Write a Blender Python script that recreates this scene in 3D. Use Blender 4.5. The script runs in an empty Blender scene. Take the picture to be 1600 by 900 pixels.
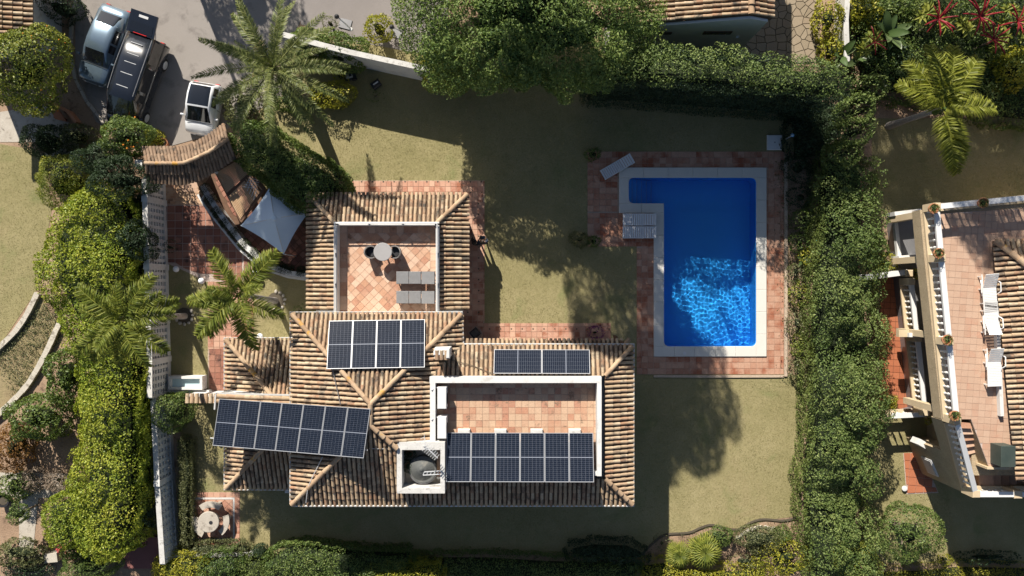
import bpy, bmesh, math, random
import numpy as np
from mathutils import Vector, Matrix, Euler
random.seed(11)
RNG = np.random.default_rng(5)
sc = bpy.context.scene
COL = sc.collection
# ------------------------------------------------------------------ camera, sky, sun, exposure
S = 30.0                                             # photo pixels (1600 wide) per metre on the lawn
H = 800 / S / math.tan(math.radians(32))             # height of the drone above the lawn
cam_d = bpy.data.cameras.new("camera"); cam = bpy.data.objects.new("camera", cam_d); COL.objects.link(cam)
cam.location = (0, 0, H); cam_d.sensor_width = 36; cam_d.angle = math.radians(64); cam_d.clip_end = 2000
sc.camera = cam
SUN_EL, SUN_AZ = 35.0, 21.5
dx, dy = math.sin(math.radians(SUN_AZ)), -math.cos(math.radians(SUN_AZ))   # horizontal direction shadows fall
w = bpy.data.worlds.new("World"); sc.world = w; w.use_nodes = True
nt = w.node_tree; bg = nt.nodes["Background"]
sky = nt.nodes.new("ShaderNodeTexSky"); sky.sky_type = 'NISHITA'; sky.sun_disc = False
sky.sun_elevation = math.radians(SUN_EL); sky.sun_rotation = math.radians(360 - SUN_AZ)
nt.links.new(sky.outputs[0], bg.inputs[0]); bg.inputs[1].default_value = 0.05
sl = bpy.data.lights.new("sun", 'SUN'); sl.energy = 5.0; sl.angle = math.radians(0.5); sl.color = (1.0, 0.93, 0.82)
sun = bpy.data.objects.new("sun", sl); COL.objects.link(sun); sun.location = (-20, 40, 60)
ce = math.cos(math.radians(SUN_EL))
sun.rotation_euler = Vector((dx * ce, dy * ce, -math.sin(math.radians(SUN_EL)))).to_track_quat('-Z', 'Y').to_euler()
sc.view_settings.view_transform = 'Standard'; sc.view_settings.look = 'None'
sc.view_settings.exposure = 0.8; sc.view_settings.gamma = 1.0
sc.render.engine = 'CYCLES'
cy = sc.cycles
cy.use_denoising = True
cy.max_bounces = 8; cy.diffuse_bounces = 4; cy.glossy_bounces = 3; cy.transmission_bounces = 6; cy.transparent_max_bounces = 6
cy.caustics_reflective = False; cy.caustics_refractive = False
sl.cycles.is_caustics_light = True

# ------------------------------------------------------------------ helpers
def P(px, py, z=0.0):
    """world point seen at photo pixel (px, py) at height z"""
    k = (1 - z / H) / S
    return Vector(((px - 800) * k, (450 - py) * k, z))
def LEN(n, z=0.0): return n * (1 - z / H) / S

WL = {}
def wl(o): return WL.get(o.name, Vector((0, 0, 0))) if o else Vector((0, 0, 0))
def tag(o, label=None, cat=None, group=None, kind=None):
    if label: o['label'] = label
    if cat: o['category'] = cat
    if group: o['group'] = group
    if kind: o['kind'] = kind
    return o
def thing(name, label, cat, loc=(0, 0, 0), rz=0.0, group=None):
    o = bpy.data.objects.new(name, None); COL.objects.link(o)
    o.empty_display_size = 0.3
    o.location = loc; o.rotation_euler = (0, 0, rz)
    WL[o.name] = Vector(loc)
    return tag(o, label, cat, group)
def link(name, me, parent=None, loc=(0, 0, 0)):
    o = bpy.data.objects.new(name, me); COL.objects.link(o)
    o.parent = parent; o.location = loc
    WL[o.name] = wl(parent) + Vector(loc)
    return o
def copy_tree(o, parent=None):
    c = o.copy(); COL.objects.link(c)
    if parent is not None: c.parent = parent
    for ch in list(o.children): copy_tree(ch, c)
    return c

class MB:
    def __init__(s): s.v = []; s.f = []; s.m = []; s.cur = 0
    def add(s, vs, fs):
        b = len(s.v); s.v += [tuple(v) for v in vs]
        for f in fs: s.f.append([b + i for i in f]); s.m.append(s.cur)
        return s
    def poly(s, pts): return s.add(pts, [list(range(len(pts)))])
    def prism(s, pts, z0, z1):
        n = len(pts)
        vs = [(p[0], p[1], z0) for p in pts] + [(p[0], p[1], z1) for p in pts]
        a = sum(pts[i][0] * pts[(i + 1) % n][1] - pts[(i + 1) % n][0] * pts[i][1] for i in range(n))
        r = list(range(n))
        if a < 0:
            vs = [vs[i] for i in reversed(r)] + [vs[n + i] for i in reversed(r)]
        return s.add(vs, [list(reversed(r)), [n + i for i in r]] + [[i, (i + 1) % n, n + (i + 1) % n, n + i] for i in r])
    def box(s, c, size, M=None):
        x, y, z = [k / 2 for k in size]; c = Vector(c)
        vs = [Vector((a * x, b * y, d * z)) for d in (-1, 1) for a, b in ((-1, -1), (1, -1), (1, 1), (-1, 1))]
        if M is not None: vs = [M @ v for v in vs]
        return s.add([c + v for v in vs], [[3, 2, 1, 0], [4, 5, 6, 7], [0, 1, 5, 4], [1, 2, 6, 5], [2, 3, 7, 6], [3, 0, 4, 7]])
    def cbox(s, c, size, ch=0.02, rz=0.0):
        """box with chamfered top edge"""
        x, y, z = size[0] / 2, size[1] / 2, size[2]; R = Matrix.Rotation(rz, 3, 'Z'); c = Vector(c)
        vs = []
        for (sx, sy, zz) in ((x, y, 0), (x, y, z - ch), (x - ch, y - ch, z)):
            vs += [c + R @ Vector((a * sx, b * sy, zz)) for a, b in ((-1, -1), (1, -1), (1, 1), (-1, 1))]
        fs = [[8, 9, 10, 11], [3, 2, 1, 0]]
        for l in (0, 4): fs += [[l + i, l + (i + 1) % 4, l + 4 + (i + 1) % 4, l + 4 + i] for i in range(4)]
        return s.add(vs, fs)
    def tube(s, path, r, n=8, caps=True):
        path = [Vector(p) for p in path]; rs = r if isinstance(r, (list, tuple)) else [r] * len(path)
        vs = []; u0 = None
        for i, p in enumerate(path):
            t = (path[min(i + 1, len(path) - 1)] - path[max(i - 1, 0)])
            t = t.normalized() if t.length > 1e-9 else Vector((0, 0, 1))
            if u0 is None: u0 = t.orthogonal().normalized()
            u0 = (u0 - t * u0.dot(t)); u0 = u0.normalized() if u0.length > 1e-6 else t.orthogonal().normalized()
            b = t.cross(u0)
            for k in range(n):
                a = 2 * math.pi * k / n
                vs.append(p + (u0 * math.cos(a) + b * math.sin(a)) * rs[i])
        fs = [[i * n + k, i * n + (k + 1) % n, (i + 1) * n + (k + 1) % n, (i + 1) * n + k] for i in range(len(path) - 1) for k in range(n)]
        if caps: fs += [list(reversed(range(n))), [(len(path) - 1) * n + k for k in range(n)]]
        return s.add(vs, fs)
    def lathe(s, prof, c=(0, 0, 0), n=20, sx=1.0):
        c = Vector(c); vs = []
        for (r, z) in prof:
            for k in range(n):
                a = 2 * math.pi * k / n; vs.append(c + Vector((r * math.cos(a) * sx, r * math.sin(a), z)))
        m = len(prof)
        fs = [[i * n + k, i * n + (k + 1) % n, (i + 1) * n + (k + 1) % n, (i + 1) * n + k] for i in range(m - 1) for k in range(n)]
        fs += [list(reversed(range(n))), [(m - 1) * n + k for k in range(n)]]
        return s.add(vs, fs)
    def strip(s, path, wid, z0, z1):
        """a wall of width wid following a 2-D path (list of points)"""
        pts = [Vector((p[0], p[1])) for p in path]; Lp = []; Rp = []
        for i, p in enumerate(pts):
            t = (pts[min(i + 1, len(pts) - 1)] - pts[max(i - 1, 0)]).normalized(); nn = Vector((-t.y, t.x)) * wid / 2
            Lp.append(p + nn); Rp.append(p - nn)
        n = len(pts); vs = []
        for i in range(n):
            vs += [(Lp[i].x, Lp[i].y, z0), (Rp[i].x, Rp[i].y, z0), (Rp[i].x, Rp[i].y, z1), (Lp[i].x, Lp[i].y, z1)]
        fs = []
        for i in range(n - 1):
            a = 4 * i; b = a + 4
            for k in range(4): fs.append([a + k, a + (k + 1) % 4, b + (k + 1) % 4, b + k])
        fs += [[3, 2, 1, 0], [4 * n - 4, 4 * n - 3, 4 * n - 2, 4 * n - 1]]
        return s.add(vs, fs)
    def mesh(s, name, mats, off=Vector((0, 0, 0)), smooth=False):
        me = bpy.data.meshes.new(name)
        me.from_pydata([(v[0] - off[0], v[1] - off[1], v[2] - off[2]) for v in s.v], [], s.f)
        if not isinstance(mats, (list, tuple)): mats = [mats]
        for m in mats: me.materials.append(m)
        me.polygons.foreach_set("material_index", s.m)
        if smooth: me.polygons.foreach_set("use_smooth", [True] * len(s.f))
        me.update()
        return me
    def build(s, name, mats, parent=None, local=False, smooth=False, bevel=0.0):
        off = Vector((0, 0, 0)) if local else wl(parent)
        me = s.mesh(name, mats, off, smooth)
        if bevel:
            bm = bmesh.new(); bm.from_mesh(me)
            bmesh.ops.remove_doubles(bm, verts=bm.verts, dist=1e-4)
            bmesh.ops.bevel(bm, geom=list(bm.edges), offset=bevel, segments=2, affect='EDGES', profile=0.6)
            bm.to_mesh(me); bm.free()
            if smooth: me.polygons.foreach_set("use_smooth", [True] * len(me.polygons))
        return link(name, me, parent)

# ------------------------------------------------------------------ materials
def new_mat(name):
    m = bpy.data.materials.new(name); m.use_nodes = True
    t = m.node_tree; b = t.nodes["Principled BSDF"]
    return m, t, b
def nd(t, kind, **kw):
    n = t.nodes.new(kind)
    for k, v in kw.items(): setattr(n, k, v)
    return n
def mth(t, op, a, b=None, clamp=False):
    n = nd(t, "ShaderNodeMath", operation=op, use_clamp=clamp)
    for i, x in enumerate((a, b)):
        if x is None: continue
        if isinstance(x, (int, float)): n.inputs[i].default_value = x
        else: t.links.new(x, n.inputs[i])
    return n.outputs[0]
def ramp(t, fac, cols, pos=None, interp='LINEAR'):
    r = nd(t, "ShaderNodeValToRGB"); e = r.color_ramp; e.interpolation = interp
    n = len(cols)
    while len(e.elements) < n: e.elements.new(0.5)
    for i, c in enumerate(cols):
        e.elements[i].position = (i / (n - 1)) if pos is None else pos[i]
        e.elements[i].color = (*c, 1)
    t.links.new(fac, r.inputs[0]); return r.outputs[0]
def noise(t, vec, scale, detail=4, rough=0.6, dist=0.0):
    n = nd(t, "ShaderNodeTexNoise"); n.inputs["Scale"].default_value = scale; n.inputs["Detail"].default_value = detail
    n.inputs["Roughness"].default_value = rough; n.inputs["Distortion"].default_value = dist
    t.links.new(vec, n.inputs["Vector"]); return n.outputs["Fac"]
def mixc(t, fac, a, b, blend='MIX'):
    n = nd(t, "ShaderNodeMix", data_type='RGBA', blend_type=blend)
    for i, x in ((0, fac), (6, a), (7, b)):
        if isinstance(x, (int, float)): n.inputs[i].default_value = x
        elif isinstance(x, tuple): n.inputs[i].default_value = (*x, 1)
        else: t.links.new(x, n.inputs[i])
    return n.outputs[2]
def rnd_piece(t, geo):
    oi = nd(t, "ShaderNodeObjectInfo")
    return mth(t, 'FRACT', mth(t, 'ADD', geo.outputs["Random Per Island"], oi.outputs["Random"]))
def MAT(name, cols, rough=0.8, pieces=0.0, nscale=1.5, contrast=1.6, bump=0.0, bscale=30.0, stain=None, stain_scale=1.0,
        stain_lo=0.55, stain_hi=0.7, fine=0.12, fscale=25.0, spec=0.3, metal=0.0, coat=0.0, pos=None, stain_piece=.22):
    """cols ramped over noise mixed with a per-piece random; stains are blotches with a colour of their own"""
    m, t, b = new_mat(name); geo = nd(t, "ShaderNodeNewGeometry"); pv = geo.outputs["Position"]
    n1 = noise(t, pv, nscale, 5, 0.6)
    n1 = mth(t, 'ADD', mth(t, 'MULTIPLY', mth(t, 'SUBTRACT', n1, 0.5), contrast), 0.5, True)
    fac = n1
    if pieces > 0:
        r = rnd_piece(t, geo)
        fac = mth(t, 'ADD', mth(t, 'MULTIPLY', r, pieces), mth(t, 'MULTIPLY', n1, 1 - pieces), True)
    c = ramp(t, fac, cols, pos) if len(cols) > 1 else None
    if c is None:
        rgb = nd(t, "ShaderNodeRGB"); rgb.outputs[0].default_value = (*cols[0], 1); c = rgb.outputs[0]
    if stain:
        for (sc_, st) in ((stain_scale, stain),):
            sn = noise(t, pv, sc_, 6, 0.65, 0.4)
            if pieces > 0: sn = mth(t, 'ADD', sn, mth(t, 'MULTIPLY', mth(t, 'SUBTRACT', rnd_piece(t, geo), 0.5), stain_piece))
            mr = nd(t, "ShaderNodeMapRange"); mr.inputs[1].default_value = stain_lo; mr.inputs[2].default_value = stain_hi
            t.links.new(sn, mr.inputs[0]); c = mixc(t, mr.outputs[0], c, st)
    if fine:
        fn = noise(t, pv, fscale, 3, 0.7)
        g = mth(t, 'ADD', mth(t, 'MULTIPLY', mth(t, 'SUBTRACT', fn, 0.5), fine * 4), 1.0)
        cc = nd(t, "ShaderNodeCombineColor")
        for i in range(3): t.links.new(g, cc.inputs[i])
        c = mixc(t, 1.0, c, cc.outputs[0], 'MULTIPLY')
    t.links.new(c, b.inputs["Base Color"])
    b.inputs["Roughness"].default_value = rough; b.inputs["Specular IOR Level"].default_value = spec; b.inputs["Metallic"].default_value = metal
    if coat: b.inputs["Coat Weight"].default_value = coat; b.inputs["Coat Roughness"].default_value = 0.04
    if bump:
        bn = noise(t, pv, bscale, 4, 0.65); bp = nd(t, "ShaderNodeBump"); bp.inputs["Strength"].default_value = bump; bp.inputs["Distance"].default_value = 0.05
        t.links.new(bn, bp.inputs["Height"]); t.links.new(bp.outputs[0], b.inputs["Normal"])
    return m
def LEAF(name, cols, trans=0.3, rough=0.5, tonew=0.5, spec=0.35):
    """leaf colour: per-leaf random and the 'tone' attribute (young or old growth of that twig)"""
    m, t, b = new_mat(name); geo = nd(t, "ShaderNodeNewGeometry")
    at = nd(t, "ShaderNodeAttribute", attribute_name="tone")
    fac = mth(t, 'ADD', mth(t, 'MULTIPLY', rnd_piece(t, geo), 1 - tonew), mth(t, 'MULTIPLY', at.outputs["Fac"], tonew), True)
    c = ramp(t, fac, cols)
    t.links.new(c, b.inputs["Base Color"]); b.inputs["Roughness"].default_value = rough; b.inputs["Specular IOR Level"].default_value = spec
    tr = nd(t, "ShaderNodeBsdfTranslucent"); c2 = mixc(t, 1.0, c, (1.0, 1.0, 0.45), 'MULTIPLY'); t.links.new(c2, tr.inputs[0])
    mx = nd(t, "ShaderNodeMixShader"); mx.inputs[0].default_value = trans
    t.links.new(b.outputs[0], mx.inputs[1]); t.links.new(tr.outputs[0], mx.inputs[2])
    t.links.new(mx.outputs[0], t.nodes["Material Output"].inputs[0])
    return m

m_white = MAT("white_render", [(.56, .555, .54), (.66, .655, .64)], .85, nscale=.8, stain=(.36, .335, .29), stain_scale=2.2, stain_lo=.54, stain_hi=.85, fine=.05, bump=.1)
m_oldwhite = MAT("weathered_white_render", [(.44, .43, .41), (.64, .63, .61)], .9, nscale=2.0, stain=(.2, .19, .17), stain_scale=4.5, stain_lo=.55, stain_hi=.75, fine=.1, bump=.2)
m_cleanwhite = MAT("white_paint", [(.62, .62, .62), (.68, .68, .675)], .55, nscale=3, fine=.03)
m_grey = MAT("grey_metal", [(.22, .22, .23), (.3, .3, .31)], .45, fine=.05, metal=.5)
m_gutter = MAT("pale_gutter_metal", [(.42, .42, .42), (.55, .55, .54)], .5, fine=.05)
m_dark = MAT("dark_plastic", [(.02, .02, .022), (.04, .04, .045)], .5, fine=.05)
m_rtile = MAT("roof_tile_clay", [(.14, .105, .072), (.30, .21, .135), (.42, .315, .205), (.37, .245, .155), (.49, .395, .275), (.33, .185, .11), (.45, .35, .235), (.23, .165, .11)], .88, pieces=.7, nscale=3,
              contrast=1.4, stain=(.085, .072, .058), stain_scale=1.9, stain_lo=.52, stain_hi=.72, fine=.14, fscale=18, bump=.3, bscale=22)
m_ridge = MAT("ridge_tile_clay", [(.27, .18, .11), (.37, .255, .165), (.46, .34, .225), (.33, .2, .12)], .88, pieces=.75, nscale=3, stain=(.5, .27, .05), stain_scale=1.3, stain_lo=.62, stain_hi=.72, fine=.12, bump=.3)
m_rdark = MAT("mossy_roof_tile", [(.10, .075, .055), (.19, .13, .09), (.27, .19, .13), (.22, .14, .09), (.33, .25, .18)], .9, pieces=.7, nscale=3, stain=(.06, .05, .04), stain_scale=2.6, stain_lo=.52, stain_hi=.7, fine=.14, bump=.3)
m_rbase = MAT("shaded_channel_clay", [(.06, .042, .03), (.14, .09, .06)], .95, nscale=4, fine=.2, bump=.3)  # channel clay darkened in colour to stand for shade between tile rows
m_terr = MAT("terrace_tile_clay", [(.36, .16, .095), (.47, .27, .175), (.54, .35, .245), (.60, .42, .31), (.50, .31, .21), (.40, .2, .13), (.56, .38, .27)], .8, pieces=.8, nscale=1.2, stain=(.22, .13, .08), stain_scale=3.2, stain_lo=.62, stain_hi=.78, fine=.12, fscale=14, bump=.15)
m_terr2 = MAT("weathered_terrace_tile", [(.40, .16, .10), (.46, .25, .16), (.50, .34, .23), (.54, .37, .25), (.48, .30, .2), (.42, .2, .13), (.52, .35, .24)], .82, pieces=.75, nscale=1.0, stain=(.16, .12, .08), stain_scale=3.6, stain_lo=.6, stain_hi=.76, fine=.12, fscale=14, bump=.15)
m_deck = MAT("pool_deck_tile", [(.40, .215, .145), (.47, .285, .20), (.37, .18, .115), (.50, .325, .235)], .75, pieces=.4, nscale=.9, stain=(.29, .095, .05), stain_piece=.12, stain_scale=1.0, stain_lo=.50, stain_hi=.66, fine=.12, fscale=10, bump=.1)
m_patio = MAT("patio_tile_clay", [(.15, .06, .045), (.26, .11, .075), (.34, .17, .12), (.22, .085, .06)], .7, pieces=.75, nscale=1.0, stain=(.06, .035, .03), stain_scale=1.5, stain_lo=.58, stain_hi=.75, fine=.12, bump=.1)
m_path = MAT("path_tile_clay", [(.44, .25, .18), (.52, .32, .23), (.40, .2, .14), (.56, .38, .29)], .8, pieces=.55, nscale=1.1, stain=(.3, .12, .07), stain_scale=1.6, stain_lo=.56, stain_hi=.7, fine=.12, bump=.1)
m_redtile = MAT("red_glazed_tile", [(.36, .12, .06), (.42, .155, .08), (.30, .09, .045)], .5, pieces=.6, fine=.08)
m_pink = MAT("pink_terrace_tile", [(.42, .27, .19), (.48, .33, .24), (.40, .24, .165)], .75, pieces=.5, nscale=.9, stain=(.46, .26, .18), stain_scale=1.5, stain_lo=.58, stain_hi=.8, fine=.08)
m_brick = MAT("paving_brick", [(.38, .2, .12), (.5, .32, .2), (.55, .38, .26), (.42, .17, .1)], .85, pieces=.6, stain=(.2, .11, .07), stain_scale=2, fine=.12, bump=.15)
m_grout = MAT("pale_grout", [(.36, .27, .2), (.46, .36, .29)], .9, fine=.1)
m_groutw = MAT("white_grout", [(.42, .33, .29), (.5, .41, .36)], .9, fine=.08)
m_coping = MAT("pool_coping_stone", [(.58, .56, .51), (.64, .62, .575)], .8, pieces=.3, nscale=2, fine=.03)
m_lawn = None
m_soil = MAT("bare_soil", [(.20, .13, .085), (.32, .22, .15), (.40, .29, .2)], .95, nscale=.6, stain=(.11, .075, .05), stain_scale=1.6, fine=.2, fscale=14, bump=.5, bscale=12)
m_asph = MAT("driveway_concrete", [(.21, .19, .175), (.27, .245, .225), (.235, .215, .195)], .85, nscale=.35, stain=(.13, .115, .105), stain_scale=1.1, stain_lo=.54, stain_hi=.8, fine=.09, fscale=40, bump=.1)
m_road = MAT("street_asphalt", [(.20, .18, .172), (.26, .235, .225)], .85, nscale=.5, stain=(.155, .135, .13), stain_scale=.5, fine=.06, fscale=30, bump=.1)
m_stone = MAT("pale_stone", [(.42, .38, .32), (.55, .51, .44)], .85, pieces=.5, nscale=3, stain=(.25, .22, .18), stain_scale=4, fine=.15, bump=.35)
m_conc = MAT("weathered_concrete", [(.36, .32, .27), (.50, .46, .4)], .85, nscale=2, stain=(.2, .17, .14), stain_scale=3, fine=.1, bump=.2)
m_flag = MAT("flagstone", [(.22, .175, .12), (.3, .245, .175), (.26, .2, .14)], .85, pieces=.7, fine=.12, bump=.2)
m_joint = MAT("dark_joint", [(.07, .06, .045), (.11, .09, .065)], .95, fine=.1)
m_tan = MAT("tan_rough_render", [(.36, .28, .18), (.46, .37, .25)], .95, nscale=2, fine=.25, fscale=20, bump=.8, bscale=18)
m_cream = MAT("cream_paint", [(.50, .39, .25), (.58, .47, .32)], .8, nscale=2, fine=.05)
m_bark = MAT("palm_bark", [(.16, .12, .09), (.28, .23, .18)], .95, nscale=6, fine=.3, fscale=10, bump=.6, bscale=10)
m_pbark = MAT("grey_palm_bark", [(.27, .24, .22), (.38, .35, .32)], .9, nscale=3, fine=.2, fscale=10, bump=.3)
m_wood = MAT("dark_timber", [(.10, .055, .035), (.17, .1, .065)], .8, nscale=4, fine=.2, bump=.2)
m_bamboo = MAT("split_bamboo", [(.40, .26, .15), (.52, .36, .22), (.46, .29, .17)], .8, pieces=.7, fine=.15)
m_rail = MAT("brick_red_paint", [(.2, .085, .075), (.26, .11, .1)], .7, fine=.08)
m_fabric = MAT("pale_canopy_fabric", [(.56, .66, .76), (.62, .72, .82)], .85, nscale=2, fine=.03)  # blue tint puts the sky-lit shade into the pale fabric colour
m_wicker = MAT("grey_wicker", [(.12, .11, .105), (.2, .185, .18)], .7, nscale=8, fine=.3, fscale=60)
m_table = MAT("grey_table_top", [(.30, .29, .29), (.34, .33, .33)], .55, fine=.03)
m_sling = MAT("grey_sling_fabric", [(.17, .17, .175), (.22, .22, .225)], .8, nscale=5, fine=.1, fscale=60)
m_frame = MAT("silver_frame", [(.55, .56, .57), (.62, .63, .64)], .4, fine=.02, metal=.3)
m_tank = MAT("dark_grey_tank", [(.07, .075, .075), (.12, .125, .12)], .75, nscale=2, stain=(.2, .19, .17), stain_scale=2, fine=.1)
m_rubber = MAT("rubber", [(.015, .015, .015), (.03, .03, .03)], .9, fine=.1)
m_pot = MAT("terracotta_pot", [(.40, .16, .08), (.5, .24, .14)], .85, fine=.1)
m_black = MAT("black_cloth", [(.012, .012, .014), (.03, .03, .033)], .9, fine=.1)
m_skin = MAT("skin", [(.48, .28, .2), (.55, .34, .25)], .6, fine=.02)
m_hair = MAT("dark_hair", [(.02, .015, .012), (.045, .032, .025)], .6, nscale=8, fine=.3, fscale=40)
m_jeans = MAT("dark_denim", [(.03, .04, .06), (.05, .06, .09)], .9, fine=.15)
m_redlamp = MAT("red_lamp_lens", [(.4, .02, .02), (.5, .03, .03)], .2, fine=0)
m_lamp = MAT("clear_lamp_lens", [(.6, .62, .65), (.7, .72, .75)], .15, fine=0)
m_globe = MAT("white_glass_globe", [(.72, .73, .75), (.78, .79, .8)], .3, fine=0)
def glass_dark(name, c, rough=.06):
    m, t, b = new_mat(name); b.inputs["Base Color"].default_value = (*c, 1); b.inputs["Roughness"].default_value = rough
    b.inputs["Specular IOR Level"].default_value = .8; b.inputs["Coat Weight"].default_value = .5; b.inputs["Coat Roughness"].default_value = .03
    return m
m_glass = glass_dark("dark_car_glass", (.012, .014, .018))
m_win = glass_dark("window_glass", (.03, .035, .04))
def paint(name, c, metal=.0, rough=.35):
    m, t, b = new_mat(name); b.inputs["Base Color"].default_value = (*c, 1); b.inputs["Roughness"].default_value = rough; b.inputs["Metallic"].default_value = metal
    b.inputs["Coat Weight"].default_value = 1.0; b.inputs["Coat Roughness"].default_value = .05
    geo = nd(t, "ShaderNodeNewGeometry"); n = noise(t, geo.outputs["Position"], 3.0, 5, .7)
    r = ramp(t, n, [tuple(x * .82 for x in c), c, tuple(min(1, x * 1.12) for x in c)]); t.links.new(r, b.inputs["Base Color"])
    return m
m_silver = paint("silver_blue_paint", (.17, .235, .30), .6, .3)
m_vanblk = paint("black_paint", (.012, .015, .022), .0, .25)
m_carwht = paint("white_car_paint", (.75, .76, .78), .0, .3)
m_cell = None
m_alu = MAT("panel_frame_aluminium", [(.36, .37, .39), (.42, .43, .45)], .4, fine=.03, metal=.2)
def make_cell():
    m, t, b = new_mat("solar_cell"); geo = nd(t, "ShaderNodeNewGeometry")
    dn = noise(t, geo.outputs["Position"], .9, 5, .7)
    c = ramp(t, mth(t, 'ADD', mth(t, 'MULTIPLY', rnd_piece(t, geo), .5), mth(t, 'MULTIPLY', dn, .5)), [(.008, .011, .020), (.012, .017, .029), (.010, .014, .025)])
    t.links.new(c, b.inputs["Base Color"]); b.inputs["Roughness"].default_value = .12; b.inputs["Specular IOR Level"].default_value = .22
    return m
m_cell = make_cell()
m_backsheet = MAT("panel_backsheet", [(.20, .22, .27), (.23, .25, .30)], .15, fine=0)

def make_lawn(name, cols, patch, worn=(.30, .24, .135)):
    m, t, b = new_mat(name); geo = nd(t, "ShaderNodeNewGeometry"); pv = geo.outputs["Position"]
    big = noise(t, pv, .22, 4, .55); mid = noise(t, pv, 1.3, 5, .65, .3); fin = noise(t, pv, 16, 4, .75)
    f = mth(t, 'ADD', mth(t, 'ADD', mth(t, 'MULTIPLY', big, .5), mth(t, 'MULTIPLY', mid, .35)), mth(t, 'MULTIPLY', fin, .45))
    f = mth(t, 'ADD', mth(t, 'MULTIPLY', mth(t, 'SUBTRACT', f, .65), 2.0), .5, True)
    c = ramp(t, f, cols)
    pn = noise(t, pv, .55, 5, .6, .5); mr = nd(t, "ShaderNodeMapRange"); mr.inputs[1].default_value = .56; mr.inputs[2].default_value = .75
    t.links.new(pn, mr.inputs[0]); c = mixc(t, mr.outputs[0], c, patch)
    wn = noise(t, pv, .33, 6, .7, .8); mw = nd(t, "ShaderNodeMapRange"); mw.inputs[1].default_value = .55; mw.inputs[2].default_value = .80; mw.inputs[4].default_value = .75
    t.links.new(wn, mw.inputs[0]); c = mixc(t, mw.outputs[0], c, worn)
    f2 = noise(t, pv, 38, 2, .8)
    c2 = nd(t, "ShaderNodeCombineColor"); g = mth(t, 'ADD', mth(t, 'MULTIPLY', f2, .7), .65)
    for i in range(3): t.links.new(g, c2.inputs[i])
    c = mixc(t, 1.0, c, c2.outputs[0], 'MULTIPLY')
    t.links.new(c, b.inputs["Base Color"]); b.inputs["Roughness"].default_value = .95; b.inputs["Specular IOR Level"].default_value = .1
    bp = nd(t, "ShaderNodeBump"); bp.inputs["Strength"].default_value = .4; bp.inputs["Distance"].default_value = .04
    t.links.new(fin, bp.inputs["Height"]); t.links.new(bp.outputs[0], b.inputs["Normal"])
    return m
m_lawn = make_lawn("dry_lawn", [(.17, .158, .07), (.242, .216, .106), (.30, .26, .138), (.355, .305, .178)], (.19, .20, .085))
m_lawn2 = make_lawn("green_lawn", [(.055, .075, .02), (.09, .11, .03), (.14, .15, .05)], (.12, .12, .045))
m_blade = LEAF("grass_blade", [(.14, .135, .055), (.235, .212, .095), (.32, .28, .14), (.40, .345, .19)], .3, .7, .45, .2)
m_blade2 = LEAF("green_grass_blade", [(.05, .09, .015), (.10, .15, .03), (.16, .2, .05)], .3, .6, .3, .2)

# leaf palettes
def pal(dark, mid, light): return [dark, mid, light]
lf_hedgeY = LEAF("sunlit_privet_leaf", [(0.057, 0.100, 0.011), (0.163, 0.233, 0.025), (0.325, 0.366, 0.043), (0.488, 0.466, 0.072)], .3)
lf_hedge = LEAF("cypress_leaf", [(0.036, 0.068, 0.016), (0.081, 0.129, 0.031), (0.152, 0.202, 0.055), (0.262, 0.302, 0.094)], .22, .6)
lf_cyp = LEAF("sheared_cypress_leaf", [(0.062, 0.090, 0.019), (0.111, 0.149, 0.032), (0.173, 0.209, 0.052)], .22, .6)
lf_pine = LEAF("pine_needle", [(0.038, 0.082, 0.023), (0.100, 0.170, 0.044), (0.200, 0.271, 0.070), (0.328, 0.374, 0.111)], .25, .55)
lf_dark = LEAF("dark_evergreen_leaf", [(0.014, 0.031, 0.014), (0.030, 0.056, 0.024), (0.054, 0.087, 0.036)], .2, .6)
lf_mid = LEAF("green_shrub_leaf", [(0.030, 0.063, 0.014), (0.075, 0.128, 0.029), (0.149, 0.202, 0.051), (0.254, 0.284, 0.086)], .3)
lf_yel = LEAF("yellow_green_leaf", [(0.078, 0.104, 0.010), (0.208, 0.234, 0.023), (0.390, 0.364, 0.039), (0.546, 0.468, 0.078)], .3)
lf_olive = LEAF("olive_leaf", [(0.065, 0.078, 0.033), (0.130, 0.143, 0.058), (0.221, 0.221, 0.104)], .25)
lf_cit = LEAF("citrus_leaf", [(0.039, 0.075, 0.012), (0.123, 0.170, 0.028), (0.263, 0.283, 0.047), (0.456, 0.377, 0.078)], .28)
lf_box = LEAF("box_leaf", [(.012, .022, .009), (.025, .04, .014), (.045, .062, .022)], .2)
lf_palm = LEAF("date_palm_leaflet", [(0.047, 0.068, 0.017), (0.106, 0.135, 0.038), (0.204, 0.225, 0.075), (0.340, 0.324, 0.135)], .25, .5, .5, .3)
lf_queen = LEAF("queen_palm_leaflet", [(.055, .085, .014), (.13, .165, .028), (.24, .26, .045), (.38, .36, .08)], .35, .5, .5, .2)
lf_goldpalm = LEAF("golden_palm_leaflet", [(0.080, 0.104, 0.012), (0.176, 0.199, 0.024), (0.288, 0.304, 0.048), (0.384, 0.361, 0.072)], .35, .5, .5, .25)
lf_red = LEAF("red_flower_spike", [(.20, .012, .02), (.30, .02, .03), (.36, .05, .045)], .2)
lf_dry = LEAF("dry_palm_leaflet", [(.14, .10, .045), (.25, .18, .09), (.36, .28, .16)], .15, .7)
lf_fruit = MAT("orange_fruit", [(.55, .17, .02), (.6, .22, .03)], .5, fine=0)
lf_rust = LEAF("rusty_leaf", [(.12, .06, .02), (.24, .12, .04), (.3, .2, .06)], .3)
lf_pink = LEAF("pink_blossom", [(.5, .08, .08), (.6, .2, .18)], .3)
lf_purple = LEAF("purple_blossom", [(0.126, 0.021, 0.105), (0.210, 0.042, 0.196)], .3)
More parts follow.
